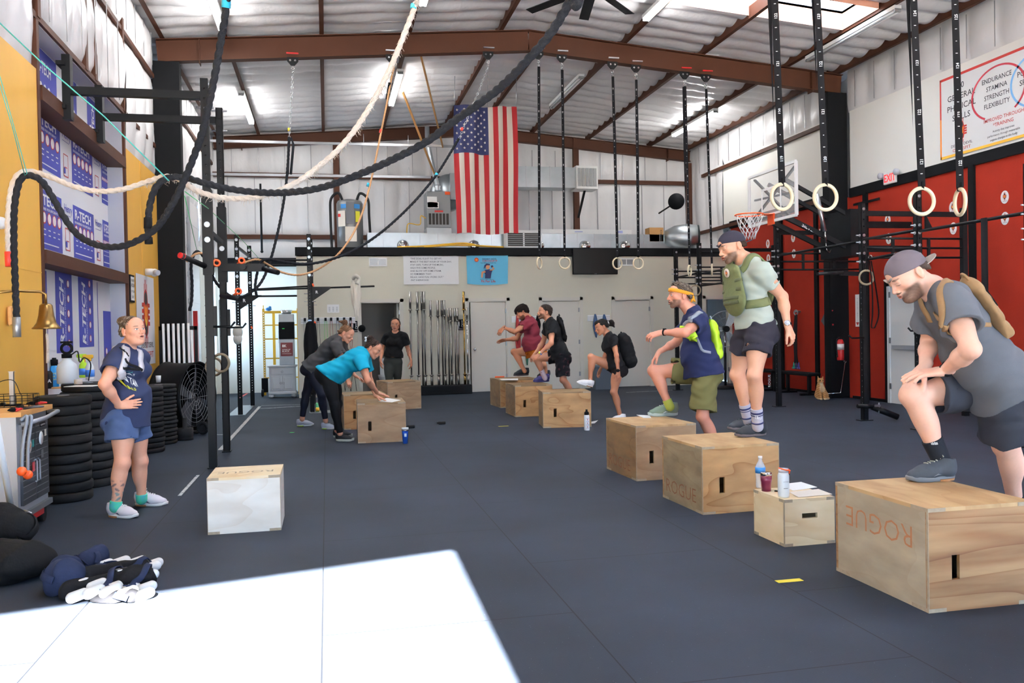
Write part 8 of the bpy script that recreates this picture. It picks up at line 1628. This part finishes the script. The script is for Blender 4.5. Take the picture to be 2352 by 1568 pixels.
shoe(pD, P(1557, 954, Z=.508), P(1488, 956, Z=.508), upper=mat('shoe sage', '6f8272', .8, var=.1), sole=mat('sole sage', 'a3b3ae', .7), lace='white vinyl', th=.03, stripe='label white'); sock(pD, J['KR'], J['AR'], .84, 1.05, .046, .046, mat('sock lime', 'a0ab4a', .85)); shoe(pD, P(1668, 1086, D=8.3), P(1612, 1090, D=8.25), upper='shoe sage', sole='sole sage', lace=None, th=.03)
du = b['up']; do_ = -b['fwc']; cc = b['Cc']*.75+b['Pc']*.25+do_*.165
pack('slim lime and grey running vest pack on the man with the headband', vD, cc, du, do_, b['R1'][:, 0], .26, .42, .1, 'lime', [[Q(1612, 712, 8.15), Q(1598, 710, 8.05), Q(1585, 720, 7.98), Q(1576, 745, 7.95), Q(1572, 770, 7.98)], [Q(1600, 710, 8.5), Q(1575, 720, 8.5), Q(1562, 745, 8.5)], [Q(1590, 790, 8.0), Q(1612, 796, 8.0), Q(1640, 806, 8.1)]], sm='grey plastic', strapw=.05, extra=lambda t, v: strap('front_pocket', vD, [Q(1566, 756, 8.0), Q(1572, 776, 7.95), Q(1582, 795, 7.95)], .1, 'lime', t, off=.01, th=.018))
# ================= E: woman with big black pack, foot lifted
J = dict(H=Q(1382, 751, 12.8), f=dr_(-.93, -.3, -.12), u=dr_(-.3, .95, 0), N=Q(1396, 770, 12.82), SL=Q(1408, 779, 12.66), SR=Q(1398, 779, 12.98), HL=Q(1422, 847, 12.7), HR=Q(1413, 846, 12.92), KR=Q(1358, 820, 12.85), AR=Q(1356, 874, 12.85), KL=Q(1410, 900, 12.72), AL=Q(1426, 960, 12.8), EL=Q(1416, 816, 12.55), WL=Q(1420, 852, 12.55), ER=Q(1390, 818, 13.05), WR=Q(1380, 846, 13.0), kf=dr_(-1, 0, 0), hs=.92, tR=Q(1343, 880, 12.85), tL=Q(1412, 972, 12.8))
J.update(hdL=dr_(.05, -1, 0), hnL=dr_(-.5, 0, .8), hcL=(.15, .2, .25, .3), hdR=dr_(-.4, -.9, 0), hnR=dr_(.6, 0, -.6), hcR=(.3, .3, .3, .3))
b = figure(J, s=.92, fem=True, bulk=.97, leg=.98, arm=.9, bust=1., skin='b57a5c', head_h=.225, brow='1a1210', glute=1.1, vox=.0065, fine=.0045)
pE = person('woman in black with a dark ponytail lifting a white shoe, wearing a big pack', base_of(P(1426, 968, Z=0))); skin(pE, b)
sh, vE = tee(pE, b, cloth('17181b'), inf=.012, hem=.02, sleeve=.5, fl=(.004, 1), flare=.01, seed=2); lay_text(vE, sh, 'sleeve_print', [('CROSSFIT', Q(1408, 792, 12.4), rgt, upv, .028, 0), ('TRAINER', Q(1408, 797, 12.4), rgt, upv, .028, 0)], 'label white')
pants(pE, b, cloth('131316'), inf=.006, ends=(.3, .28), wide=(.004, .004), waist=.12, fl=(.001, 1), tight=True)
hairpiece(pE, b['F'], hairmat('15110f'), cover=.3, vol=.02, extra=lambda v: (v.c(b['F'].p(0, -.42, .1), b['F'].p(0, -.72, .05), .035, .045, .02), v.c(b['F'].p(0, -.7, .05), b['F'].p(0, -.82, -.25), .04, .012, .02), v.e(b['F'].p(0, .2, .3), [.05, .05, .04], k=.02)))
mb = MB(); mb.torus(b['F'].p(0, -.5, .1), .035, .01, b['F'].f, n=18); mb.build('scrunchie', 'label white', pE)
watch(pE, J['EL'], J['WL'], 'black paint', 'black paint', .026, dr_(-.3, 0, -1), .96, 1.3)
shoe(pE, Q(1361, 890, 12.85), Q(1324, 880, 12.85), up=dr_(.28, 1, 0), upper='white vinyl', sole='white vinyl', outs='gum sole'); shoe(pE, P(1436, 966, Z=0), P(1402, 968, Z=0), upper='white vinyl', sole='white vinyl', lace=None)
du = b['up']; do_ = -b['fwc']; cc = b['Cc']*.6+b['Pc']*.4+do_*.21; pack('large black rucksack on the ponytailed woman', vE, cc+du*.03, du, do_, b['R1'][:, 0], .3, .54, .22, 'black fabric', [[Q(1420, 770, 12.7), Q(1408, 765, 12.6), Q(1398, 775, 12.55), Q(1396, 800, 12.55), Q(1405, 825, 12.6)], [Q(1412, 768, 13), Q(1398, 770, 13), Q(1390, 785, 12.95)], [Q(1396, 800, 12.6), Q(1388, 803, 12.75), Q(1384, 805, 12.8)]])
# ================= F: man in maroon
J = dict(H=Q(1199, 718, 15.7), f=dr_(-.82, -.55, -.15), u=dr_(-.55, .82, 0), N=Q(1214, 732, 15.72), SL=Q(1211, 745, 15.52), SR=Q(1204, 745, 15.9), HL=Q(1236, 808, 15.6), HR=Q(1228, 808, 15.86), KR=Q(1181, 808, 15.85), AR=Q(1205, 852, 15.9), KL=Q(1248, 838, 15.5), AL=Q(1254, 866, 15.62), kf=dr_(-1, 0, 0), EL=Q(1182, 762, 15.4), WL=Q(1157, 752, 15.45), ER=Q(1188, 777, 16.0), WR=Q(1163, 780, 16.0), tR=Q(1193, 859, 15.9), tL=Q(1244, 872, 15.6))
J.update(hdL=dr_(-.6, -.7, 0), hnL=dr_(-.4, -.8, .3), hcL=(.3, .4, .4, .4), hdR=dr_(-1, -.2, 0), hnR=dr_(0, -.7, -.7), hcR=(.25, .2, .2, .2))
b = figure(J, s=1.05, bulk=1.12, belly=.09, leg=1.02, arm=1.05, skin='bd8262', head_h=.25, beard='1c1310', brow='1a1210', vox=.0075, fine=.005)
pF = person('bearded man in maroon t-shirt and orange shorts crouching up on the farthest right box', base_of(P(1200, 863, Z=.508))); skin(pF, b)
sh, vF = tee(pF, b, cloth('7a2c3a'), inf=.016, hem=.05, sleeve=.5, fl=(.005, .9), flare=.008, sl_r=.015, vox=.008, seed=4); pants(pF, b, cloth('b3621e'), inf=.014, ends=(.5, .45), wide=(.03, .03), vox=.008)
hairpiece(pF, b['F'], hairmat('1b1411'), cover=.22, vol=.11, amp=.008, back=-.28, extra=lambda v: v.e(b['F'].p(0, .28, .24), [.06, .045, .05], b['F'].R, k=.02), vox=.006)
for q, h0, t0 in (('R', (1214, 862), (1180, 864)), ('L', (1262, 866), (1234, 868))): shoe(pF, P(*h0, Z=.508), P(*t0, Z=.508), upper='shoe black', sole='sole dark', lace=None if q == 'L' else 'shoe black')
watch(pF, J['EL'], J['WL'], 'black paint', 'black paint', .028, None, .93)
# ================= G: man in black with flat black pack
J = dict(H=Q(1251, 717, 13.9), f=dr_(-.98, .1, -.15), u=dr_(.06, 1, 0), N=Q(1262, 736, 13.92), SL=Q(1269, 747, 13.74), SR=Q(1260, 747, 14.1), HL=Q(1291, 818, 13.78), HR=Q(1284, 818, 14.02), KR=Q(1230, 822, 14.05), AR=Q(1251, 866, 14.15), KL=Q(1294, 872, 13.78), EL=Q(1266, 788, 13.6), WL=Q(1240, 812, 13.65), ER=Q(1247, 786, 14.2), WR=Q(1230, 810, 14.15), kf=dr_(-1, 0, 0), tR=Q(1237, 873, 14.1))
J['AL'] = RC(J['KL'], 1322, 920, .43, 1); J['tL'] = J['AL']+av((-.08, 0, -.06)); J.update(hdL=dr_(-.75, -.65, 0), hnL=dr_(.4, -.6, .5), hcL=(.3, .35, .4, .4), hdR=dr_(-.6, -.7, 0), hnR=dr_(.5, -.5, -.3), hcR=(.4, .4, .4, .4))
b = figure(J, s=1.0, bulk=1.0, leg=.98, arm=1.02, skin='bf8568', head_h=.24, beard='3a2a22', brow='221814', vox=.0075, fine=.005)
pG = person('man in black t-shirt and patterned shorts stepping up with a purple shoe', base_of(P(1245, 877, Z=.508))); skin(pG, b)
sh, vG = tee(pG, b, cloth('16171a'), inf=.016, hem=-.03, sleeve=.52, fl=(.0045, .9), flare=.02, vox=.008, seed=6); pants(pG, b, mat('dark print cloth', '4a2830', .85, col2='131318', vs=14, thr=(.56, .66), spec=.15), inf=.016, ends=(.86, .45), wide=(.045, .035), vox=.008)
hairpiece(pG, b['F'], hairmat('241a16'), cover=.3, vol=.05, back=-.2, amp=.004, vox=.006)
shoe(pG, P(1261, 876, Z=.508), P(1225, 878, Z=.508), upper=mat('shoe purple', '33306e', .7, var=.3, vs=30), sole='shoe purple', lace='label red'); sock(pG, J['KR'], J['AR'], .62, 1.05, .046, .043, mat('sock pink', 'd9c3cc', .85))
TS(pG, J['AL'], 'shoe purple', 'shoe purple', .12, .28)
S_, g_ = Vol(), None; mb = MB(); c_ = J['KR']+(J['AR']-J['KR'])*.72+dr_(-.2, 0, -1)*.05; mb.poly([c_+dr_(a, b_)*r for a, b_, r in ((-1, .3, .03), (0, -.6, .012), (1, .5, .03), (0, -.2, .006))], .001); mb.build('sock_tick', 'black paint', pG)
watch(pG, J['EL'], J['WL'], 'blue label', 'label yellow', .029, dr_(-.3, .4, -.8), .95, 1.2)
do_ = -b['fwc']; pack('flat black backpack on the man in the black t-shirt', vG, b['Cc']+do_*.155+b['up']*.02, nrm(b['up']+do_*.12), do_, b['R1'][:, 0], .26, .46, .08, 'black fabric', [[Q(1276, 733, 13.8), Q(1268, 733, 13.7), Q(1260, 745, 13.65), Q(1262, 770, 13.65), Q(1275, 785, 13.65)], [Q(1268, 733, 14.1), Q(1256, 740, 14.1), Q(1250, 755, 14.05)]])
# ================= H: woman in dark grey bending
J = dict(H=Q(796, 767, 12.45), f=dr_(.86, -.45, -.15), u=dr_(.45, .88, 0), N=Q(776, 780, 12.46), SR=Q(771, 793, 12.28), SL=Q(784, 792, 12.62), HR=Q(714, 846, 12.34), HL=Q(722, 846, 12.6), KR=Q(739, 908, 12.32), AR=Q(748, 966, 12.4), KL=Q(703, 904, 12.7), AL=Q(694, 962, 12.75), ER=Q(792, 834, 12.2), WR=Q(797, 868, 12.3), EL=Q(803, 836, 12.75), WL=Q(816, 863, 12.7), kf=dr_(1, 0, 0), hs=.92, tR=Q(756, 976, 12.35), tL=Q(706, 972, 12.72))
J.update(hdR=dr_(.3, -.9, 0), hnR=dr_(-.5, -.2, .6), hcR=(.3, .3, .35, .4), hdL=dr_(.85, -.5, 0), hnL=dr_(-.2, -.7, -.3), hcL=(.15, .2, .25, .3))
b = figure(J, s=.98, fem=True, bulk=1.0, leg=1.02, arm=.92, bust=1., skin='c99278', head_h=.238, brow='5a4030', vox=.0065, fine=.0045)
pH = person('ponytailed woman in printed charcoal t-shirt bending forward behind the woman in teal', base_of(P(744, 984, Z=0), P(700, 979, Z=0))); skin(pH, b)
sh, vH = tee(pH, b, cloth('3c3c3e'), inf=.022, hem=-.03, sleeve=.58, fl=(.005, .9), flare=.03, sl_r=.025, seed=8)
mt_ = b['up']; rr_ = nrm(np.cross(mt_, -b['fwc'])); c0 = b['Cc']-b['fwc']*.16
lay_text(vH, sh, 'back_print', [('MURPH', c0+mt_*.1, rr_, mt_, .05, 0), ('CHALLENGE', c0+mt_*.06, rr_, mt_, .035, 1), ('RUN PULL PUSH', c0+mt_*.025, rr_, mt_, .028, 0), ('SQUAT RUN', c0-mt_*.01, rr_, mt_, .03, 1), ('2023', c0-mt_*.16, rr_, mt_, .035, 1)], ['label white', 'label red'])
pants(pH, b, cloth('181b28', .8), inf=.005, ends=(1.86, 1.88), wide=(.002, .002), waist=.12, fl=(.001, 1), name='leggings')
hairpiece(pH, b['F'], hairmat('6b4c36'), cover=.3, vol=.02, extra=lambda v: (v.c(b['F'].p(0, -.35, .4), b['F'].p(0, -.42, .62), .025, .03, .01), v.c(b['F'].p(0, -.42, .6), b['F'].p(.1, -.75, .5), .035, .01, .02), v.c(b['F'].p(0, -.4, -.1), b['F'].p(0, -.6, -.05), .03, .008, .02)))
for q, h0, t0 in (('R', (739, 985), (772, 985)), ('L', (682, 979), (721, 977))): shoe(pH, P(*h0, Z=0), P(*t0, Z=0), upper=mat('shoe pale', 'a9adb8', .7) if q == 'R' else 'shoe pale', sole='white vinyl', outs='lime')
# ================= I: woman in teal
J = dict(H=Q(857, 801, 10.9), f=dr_(.85, -.5, -.12), u=dr_(.5, .86, 0), N=Q(837, 811, 10.9), SR=Q(829, 830, 10.72), SL=Q(838, 829, 11.06), HR=Q(752, 864, 10.78), HL=Q(762, 864, 11.02), KR=Q(768, 928, 10.8), AR=Q(781, 994, 10.9), KL=Q(774, 926, 11.1), AL=Q(775, 988, 11.15), kf=dr_(1, 0, 0), hs=.92, tR=Q(798, 1006, 10.88), tL=Q(790, 999, 11.12))
J['ER'] = Q(845, 874, 10.62); J['WR'] = Q(867, 902, 10.85); J['EL'] = Q(850, 874, 11.15); J['WL'] = Q(863, 909, 11.1)
J.update(hdR=dr_(.95, -.3, .1), hnR=dr_(-.2, -1, 0), hcR=(.08, .1, .12, .15), thR=.1, hdL=dr_(.9, -.35, -.2), hnL=dr_(-.2, -1, 0), hcL=(.05, .08, .1, .12), thL=.1)
b = figure(J, s=.95, fem=True, bulk=1.06, belly=.02, leg=1.1, arm=1.05, bust=1.1, skin='c08a70', head_h=.23, brow='1f1612', glute=1.2, vox=.006, fine=.0042)
pI = person('woman in teal t-shirt with a flower in her bun leaning on the swirly box', base_of(P(792, 1013, Z=0), P(788, 1007, Z=0))); skin(pI, b)
sh, vI = tee(pI, b, cloth('0f8fae'), inf=.02, hem=-.0, sleeve=.5, fl=(.0055, .9), flare=.03, sl_r=.02, seed=9, hemn=nrm(-b['up']+b['fwc']*.35)); pants(pI, b, cloth('111114', .8), inf=.005, ends=(1.95, 1.95), wide=(.002, .002), waist=.13, fl=(.001, 1), name='leggings')
hairpiece(pI, b['F'], hairmat('2a1c16'), cover=.3, vol=.02, extra=lambda v: v.e(b['F'].p(0, -.42, .4), [.05, .05, .045], k=.015))
mb = MB(); c_ = Vector(b['F'].p(-.12, -.5, .35))+Vector(dr_(-.3, 0, -1))*.045
for k in range(5): a = 2*PI*k/5; d = Vector(rgt)*math.cos(a)+Vector(upv)*math.sin(a); mb.sph(c_+d*.026, (.022, .008, .016), R=Matrix((d, Vector(fwd), d.cross(Vector(fwd)))).transposed(), n=10)
fl_ = mb.build('hair_flower', 'white vinyl', pI); mb = MB(); mb.sph(c_-Vector(fwd)*.008, .01); mb.build('flower_centre', 'label yellow', fl_)
for q, h0, t0 in (('R', (772, 1013), (814, 1013)), ('L', (766, 1005), (810, 1003))): shoe(pI, P(*h0, Z=0), P(*t0, Z=0), upper=mat('shoe ink', '1b1b20', .8) if q == 'R' else 'shoe ink', sole='hoodie cream', lace='shoe ink', th=.032)
# ================= J: woman in plain black, facing the camera
J = dict(H=Q(908, 745, 16.4), f=dr_(.02, -.08, -1), u=dr_(0, 1, -.08), N=Q(908, 766, 16.42), SR=Q(889, 773, 16.42), SL=Q(928, 773, 16.42), HR=Q(893, 832, 16.4), HL=Q(912, 832, 16.4), KR=Q(894, 880, 16.2), KL=Q(913, 880, 16.45), AR=Q(894, 922, 16.3), AL=Q(912, 920, 16.7), ER=Q(878, 803, 16.45), WR=Q(874, 827, 16.25), EL=Q(938, 805, 16.5), WL=Q(944, 828, 16.4), kf=dr_(0, 0, -1), hs=.95, tR=Q(894, 928, 16.15), tL=Q(912, 926, 16.55))
J.update(hdR=dr_(.05, -1, -.1), hnR=dr_(.9, 0, .4), hcR=(.3, .35, .4, .4), hdL=dr_(.05, -1, -.1), hnL=dr_(-.9, 0, .4), hcL=(.35, .4, .45, .5))
def tatJ(P_, c, F):
    E_, W_ = J['EL'], J['WL']; t = (P_-E_)@(W_-E_)/((W_-E_)@(W_-E_)); w = smooth(t, -.1, .1)*smooth(-t, -.95, -.85)*(np.linalg.norm(P_-(E_+(W_-E_)*t[:, None]), axis=1) < .08)
    k = w*smooth(np.sin(P_[:, 0]*160+3*np.sin(P_[:, 2]*70))*np.sin(P_[:, 2]*110), .1, .4)*.6; return c*(1-k[:, None])+L3('4a4044')*k[:, None]
b = figure(J, s=1.0, fem=True, bulk=1.05, belly=.02, leg=1.05, arm=.98, bust=1.1, skin='b57c60', head_h=.245, brow='1f1612', paint=tatJ, vox=.007, fine=.0045)
pJ = person('woman in plain black t-shirt and dark green leggings walking out of the doorway', base_of(P(894, 926, Z=0))); skin(pJ, b)
tee(pJ, b, cloth('111214'), inf=.018, hem=.1, sleeve=.55, fl=(.004, .9), flare=.02, sl_r=.025, seed=10); pants(pJ, b, cloth('2e3230', .8), inf=.006, ends=(1.9, 1.9), wide=(.002, .002), waist=.2, fl=(.001, 1), name='leggings')
hairpiece(pJ, b['F'], hairmat('33221a'), cover=.34, vol=.03, back=-.5, extra=lambda v: [v.c(b['F'].p(.3*s, -.12, .05), b['F'].p(.26*s, -.1, -.5), .02, .02, .03) for s in (-1, 1)])
for q, h0, t0 in (('R', (894, 925), (894, 931)), ('L', (913, 923), (913, 929))): a_ = P(*h0, Z=0); shoe(pJ, a_, a_-Vector(fwd)*.25, upper='shoe black', sole='white vinyl', lace='white vinyl')
# ------------------------------------------------------------------ the cat
def cat_():
    t = thing('cat', 'ginger tabby cat sitting on the floor beside the black column', 'cat', P(1886, 918, Z=0)); o = av(P(1885, 917, Z=0)); c = lambda a, b_, c_: o+rgt*a+upv*b_+fwd*c_; v = Vol()
    v.e(c(.03, .11, .06), [.1, .12, .115], k=.04); v.e(c(.0, .2, .0), [.075, .075, .12], k=.05); v.c(c(-.01, .27, -.02), c(-.015, .32, -.04), .055, .05, .03)
    v.e(c(-.015, .35, -.05), [.062, .058, .054], k=.015); v.e(c(-.018, .335, -.1), [.03, .025, .022], k=.015); v.e(c(-.018, .325, -.112), [.014, .01, .008], k=.008)
    for s in (-1, 1):
        v.c(c(-.015+.035*s, .385, -.045), c(-.015+.05*s, .44, -.04), .022, .004, .008, flat=(fwd, .5)); v.c(c(.0+.035*s, .2, -.07), c(-.0+.032*s, .03, -.1), .03, .02, .03); v.e(c(.032*s, .015, -.12), [.022, .035, .018], k=.01)
        v.e(c(.03+.07*s, .07, .03), [.045, .09, .065], k=.03); v.e(c(.03+.075*s, .018, -.03), [.024, .05, .02], k=.015)
    pts = spline([c(.1, .03, .12), c(.15, .02, .06), c(.13, .02, -.04), c(.06, .02, -.1)], 6)
    for a, b_ in zip(pts, pts[1:]): v.c(a, b_, .02, .019, .01)
    v.cut(o, -upv); col = [L3('c9955c'), L3('a06a38'), L3('e6cfa8')]
    def paint(P_):
        l = P_-o; x, z, y = l@rgt, l[:, 2], l@fwd; k = smooth(np.sin(z*150+8*np.sin(x*30)+y*40), .1, .5)*.7; cc = col[0]*(1-k[:, None])+col[1]*k[:, None]
        w = smooth(-np.sqrt(((x+.017)/.035)**2+((z-.3)/.035)**2+((y+.1)/.06)**2), -1.1, -.8)+smooth(-np.sqrt((x/.05)**2+((z-.22)/.08)**2+((y+.1)/.05)**2), -1.2, -.8)*.6+smooth(-z, -.035, -.02)*.7; w = np.clip(w, 0, 1)[:, None]; cc = cc*(1-w)+col[2]*w
        for s in (-1, 1):
            e = smooth(-np.linalg.norm((P_-c(-.017+.026*s, .36, -.1))/av((.014, .03, .01)), axis=1), -1.1, -.8)[:, None]; cc = cc*(1-e)+L3('2a2a18')*e
        e = smooth(-np.linalg.norm(P_-c(-.018, .338, -.125), axis=1), -.012, -.006)[:, None]; return cc*(1-e)+L3('b06a60')*e
    organic('body', v, .004, mat('cat fur', 'ffffff', .95, attr='Col', var=.25, vs=120, bump=.6, bs=260), t, color=paint, noise=lambda x, y, z: .0015*np.sin(x*300+4*np.sin(z*90))*np.sin(z*260+y*200))
cat_()
# ------------------------------------------------------------------ weight vests heaped on the floor, dark bag at the corner
def heap():
    z = lambda x, y, h=0: av(P(x, y, Z=0))+upv*h
    def blob(name, lb_, cat_n, prims, m, fl=(.004, 1.), extra=None, vox=.006):
        v = Vol(); 
        for q in prims: v.c(*q) if len(q) > 3 else v.e(*q)
        v.cut((0, 0, .003), -upv); t = thing(name, lb_, cat_n, tuple(np.mean([q[0] for q in prims], 0)*av((1, 1, 0)))); organic('body', v, vox, m, t, noise=folds(fl[0], fl[1], rgt))
        if extra: extra(t, v)
        return t
    nv = mat('vest navy', '1e2740', .85, var=.2, vs=30, bump=.15, spec=.15); vg = mat('vest silver', 'cfcfcf', .75, bump=.1)
    def ex1(t, v):
        for i in range(5):
            for k in range(5):
                p = av(P(165+38*i+6*k, 1388-17*k-i*2, Z=0)); q = Vol(); d = nrm(z(200+38*i, 1370)-z(165+38*i, 1388)); q.c(p+upv*(.035+.02*math.sin(k*1.4+i)), p+upv*(.05+.02*math.sin(k*1.4+i))+rgt*.05+fwd*.03, .03, .028)
                organic('weight_tube', q, .005, vg, t)
        for a in (((150, 1365), (210, 1330), (262, 1326)), ((225, 1385), (280, 1345), (330, 1322)), ((255, 1392), (262, 1405), (268, 1418)), ((290, 1380), (330, 1350), (347, 1318))): strap('webbing', v, [z(*p, .07) for p in a], .035, nv, t, off=.012, th=.004)
        mb = MB(); c_ = z(283, 1352, .11); mb.box(c_, (.07, .045, .008), Matrix.Rotation(.5, 3, 'Z'), bev=.003); mb.build('buckle', 'zinc', t); mb = MB(); c_ = z(190, 1322, .1); mb.box(c_, (.03, .03, .012)); mb.build('buckle', 'grey plastic', t)
    blob('weight_vest', 'heaped weight vest with silver weight tubes at the edge of the sunlight', 'vest', [(z(160, 1372, .03), z(330, 1345, .04), .06, .07, .04), (z(200, 1350, .05), z(320, 1325, .05), .07, .06, .04), (z(300, 1350, .05), [.14, .1, .07]), (z(230, 1380, .02), z(300, 1380, .02), .05, .05, .04)], mat('vest black', '131418', .85, bump=.2, spec=.12), extra=ex1)
    def ex2(t, v):
        for a in (((108, 1298), (140, 1306), (170, 1318), (185, 1340)), ((118, 1350), (113, 1366), (120, 1376)), ((215, 1316), (250, 1322), (275, 1310))): strap('webbing', v, [z(*p, .1) for p in a], .04, nv, t, off=.01, th=.004)
    blob('weight_vest', 'navy weight vest with pouch lying behind the silver-tubed one', 'vest', [(z(150, 1358, .07), [.11, .12, .11]), (z(150, 1345, .1), [.09, .09, .08]), (z(200, 1318, .06), z(225, 1306, .08), .075, .07, .04), (z(180, 1340, .03), z(290, 1320, .03), .06, .05, .05), (z(108, 1300, .03), z(150, 1312, .05), .025, .025, .02)], nv, fl=(.005, 1), extra=ex2)
    bk = mat('bag black', '121316', .8, var=.2, vs=20, bump=.15, spec=.12)
    def ex3(t, v): strap('bag_strap', v, [z(-10, 1250, .35), z(30, 1262, .3), z(70, 1285, .22), z(85, 1300, .12)], .05, 'black fabric', t, off=.01, th=.006); mb = MB(); a = z(58, 1268, .28); mb.tube([a, a+rgt*.05-upv*.02], .004); mb.build('zip_pull', 'zinc', t)
    blob('gear_bag', 'bulky black gear bag in the lower corner below the leaning pole', 'bag', [(z(10, 1330, .1), [.28, .2, .13]), (z(55, 1320, .09), [.16, .14, .11]), (z(-10, 1290, .2), [.22, .16, .17]), (z(-5, 1285, .22), z(45, 1290, .2), .11, .09, .05)], bk, fl=(.006, .7), extra=ex3)
heap()
# ------------------------------------------------------------------ camera, light, world
cam = bpy.data.cameras.new('camera'); cam.sensor_width = 36; cam.lens = 36*FOC/2352; cam.clip_start = .05; cam.clip_end = 200
co = bpy.data.objects.new('camera', cam); C.objects.link(co)
co.matrix_world = Matrix(((CR[0], CU[0], -_f[0], 0), (CR[1], CU[1], -_f[1], 0), (CR[2], CU[2], -_f[2], EYE), (0, 0, 0, 1)))
bpy.context.scene.camera = co
sc = bpy.context.scene
wd = bpy.data.worlds.new('sky'); sc.world = wd; wd.use_nodes = True
bg = wd.node_tree.nodes['Background']; bg.inputs[0].default_value = (.46, .7, 1, 1); bg.inputs[1].default_value = 12.
sun = bpy.data.lights.new('sun', 'SUN'); sun.energy = 340; sun.angle = .009; sun.color = (1, .95, .88)
so_ = bpy.data.objects.new('sun', sun); C.objects.link(so_)
so_.rotation_euler = Vector((.024, 1, -.563)).to_track_quat('-Z', 'Y').to_euler()
def portal(loc, sx, sy, rot):
    l = bpy.data.lights.new('portal', 'AREA'); l.shape = 'RECTANGLE'; l.size = sx; l.size_y = sy; l.cycles.is_portal = True
    q = bpy.data.objects.new('portal', l); C.objects.link(q); q.location = loc; q.rotation_euler = rot
portal((-.8, YF-.05, 1.8), 2.8, 3.6, (PI/2, 0, PI)); portal((7.25, YF-.05, 1.8), 3.9, 3.6, (PI/2, 0, PI)); portal((XL-.2, 20.55, 1.9), 1.3, 2.0, (PI/2, 0, -PI/2))
vs = sc.view_settings; sc.display_settings.display_device = 'sRGB'; vs.view_transform = 'Standard'; vs.look = 'None'; vs.gamma = 1; vs.exposure = .3; vs.use_curve_mapping = False
cy = sc.cycles; cy.use_denoising = True; cy.max_bounces = 8; cy.diffuse_bounces = 5; cy.glossy_bounces = 3; cy.transparent_max_bounces = 12; cy.sample_clamp_indirect = 12; cy.caustics_reflective = False; cy.caustics_refractive = False
try: cy.denoiser = 'OPENIMAGEDENOISE'
except Exception: pass
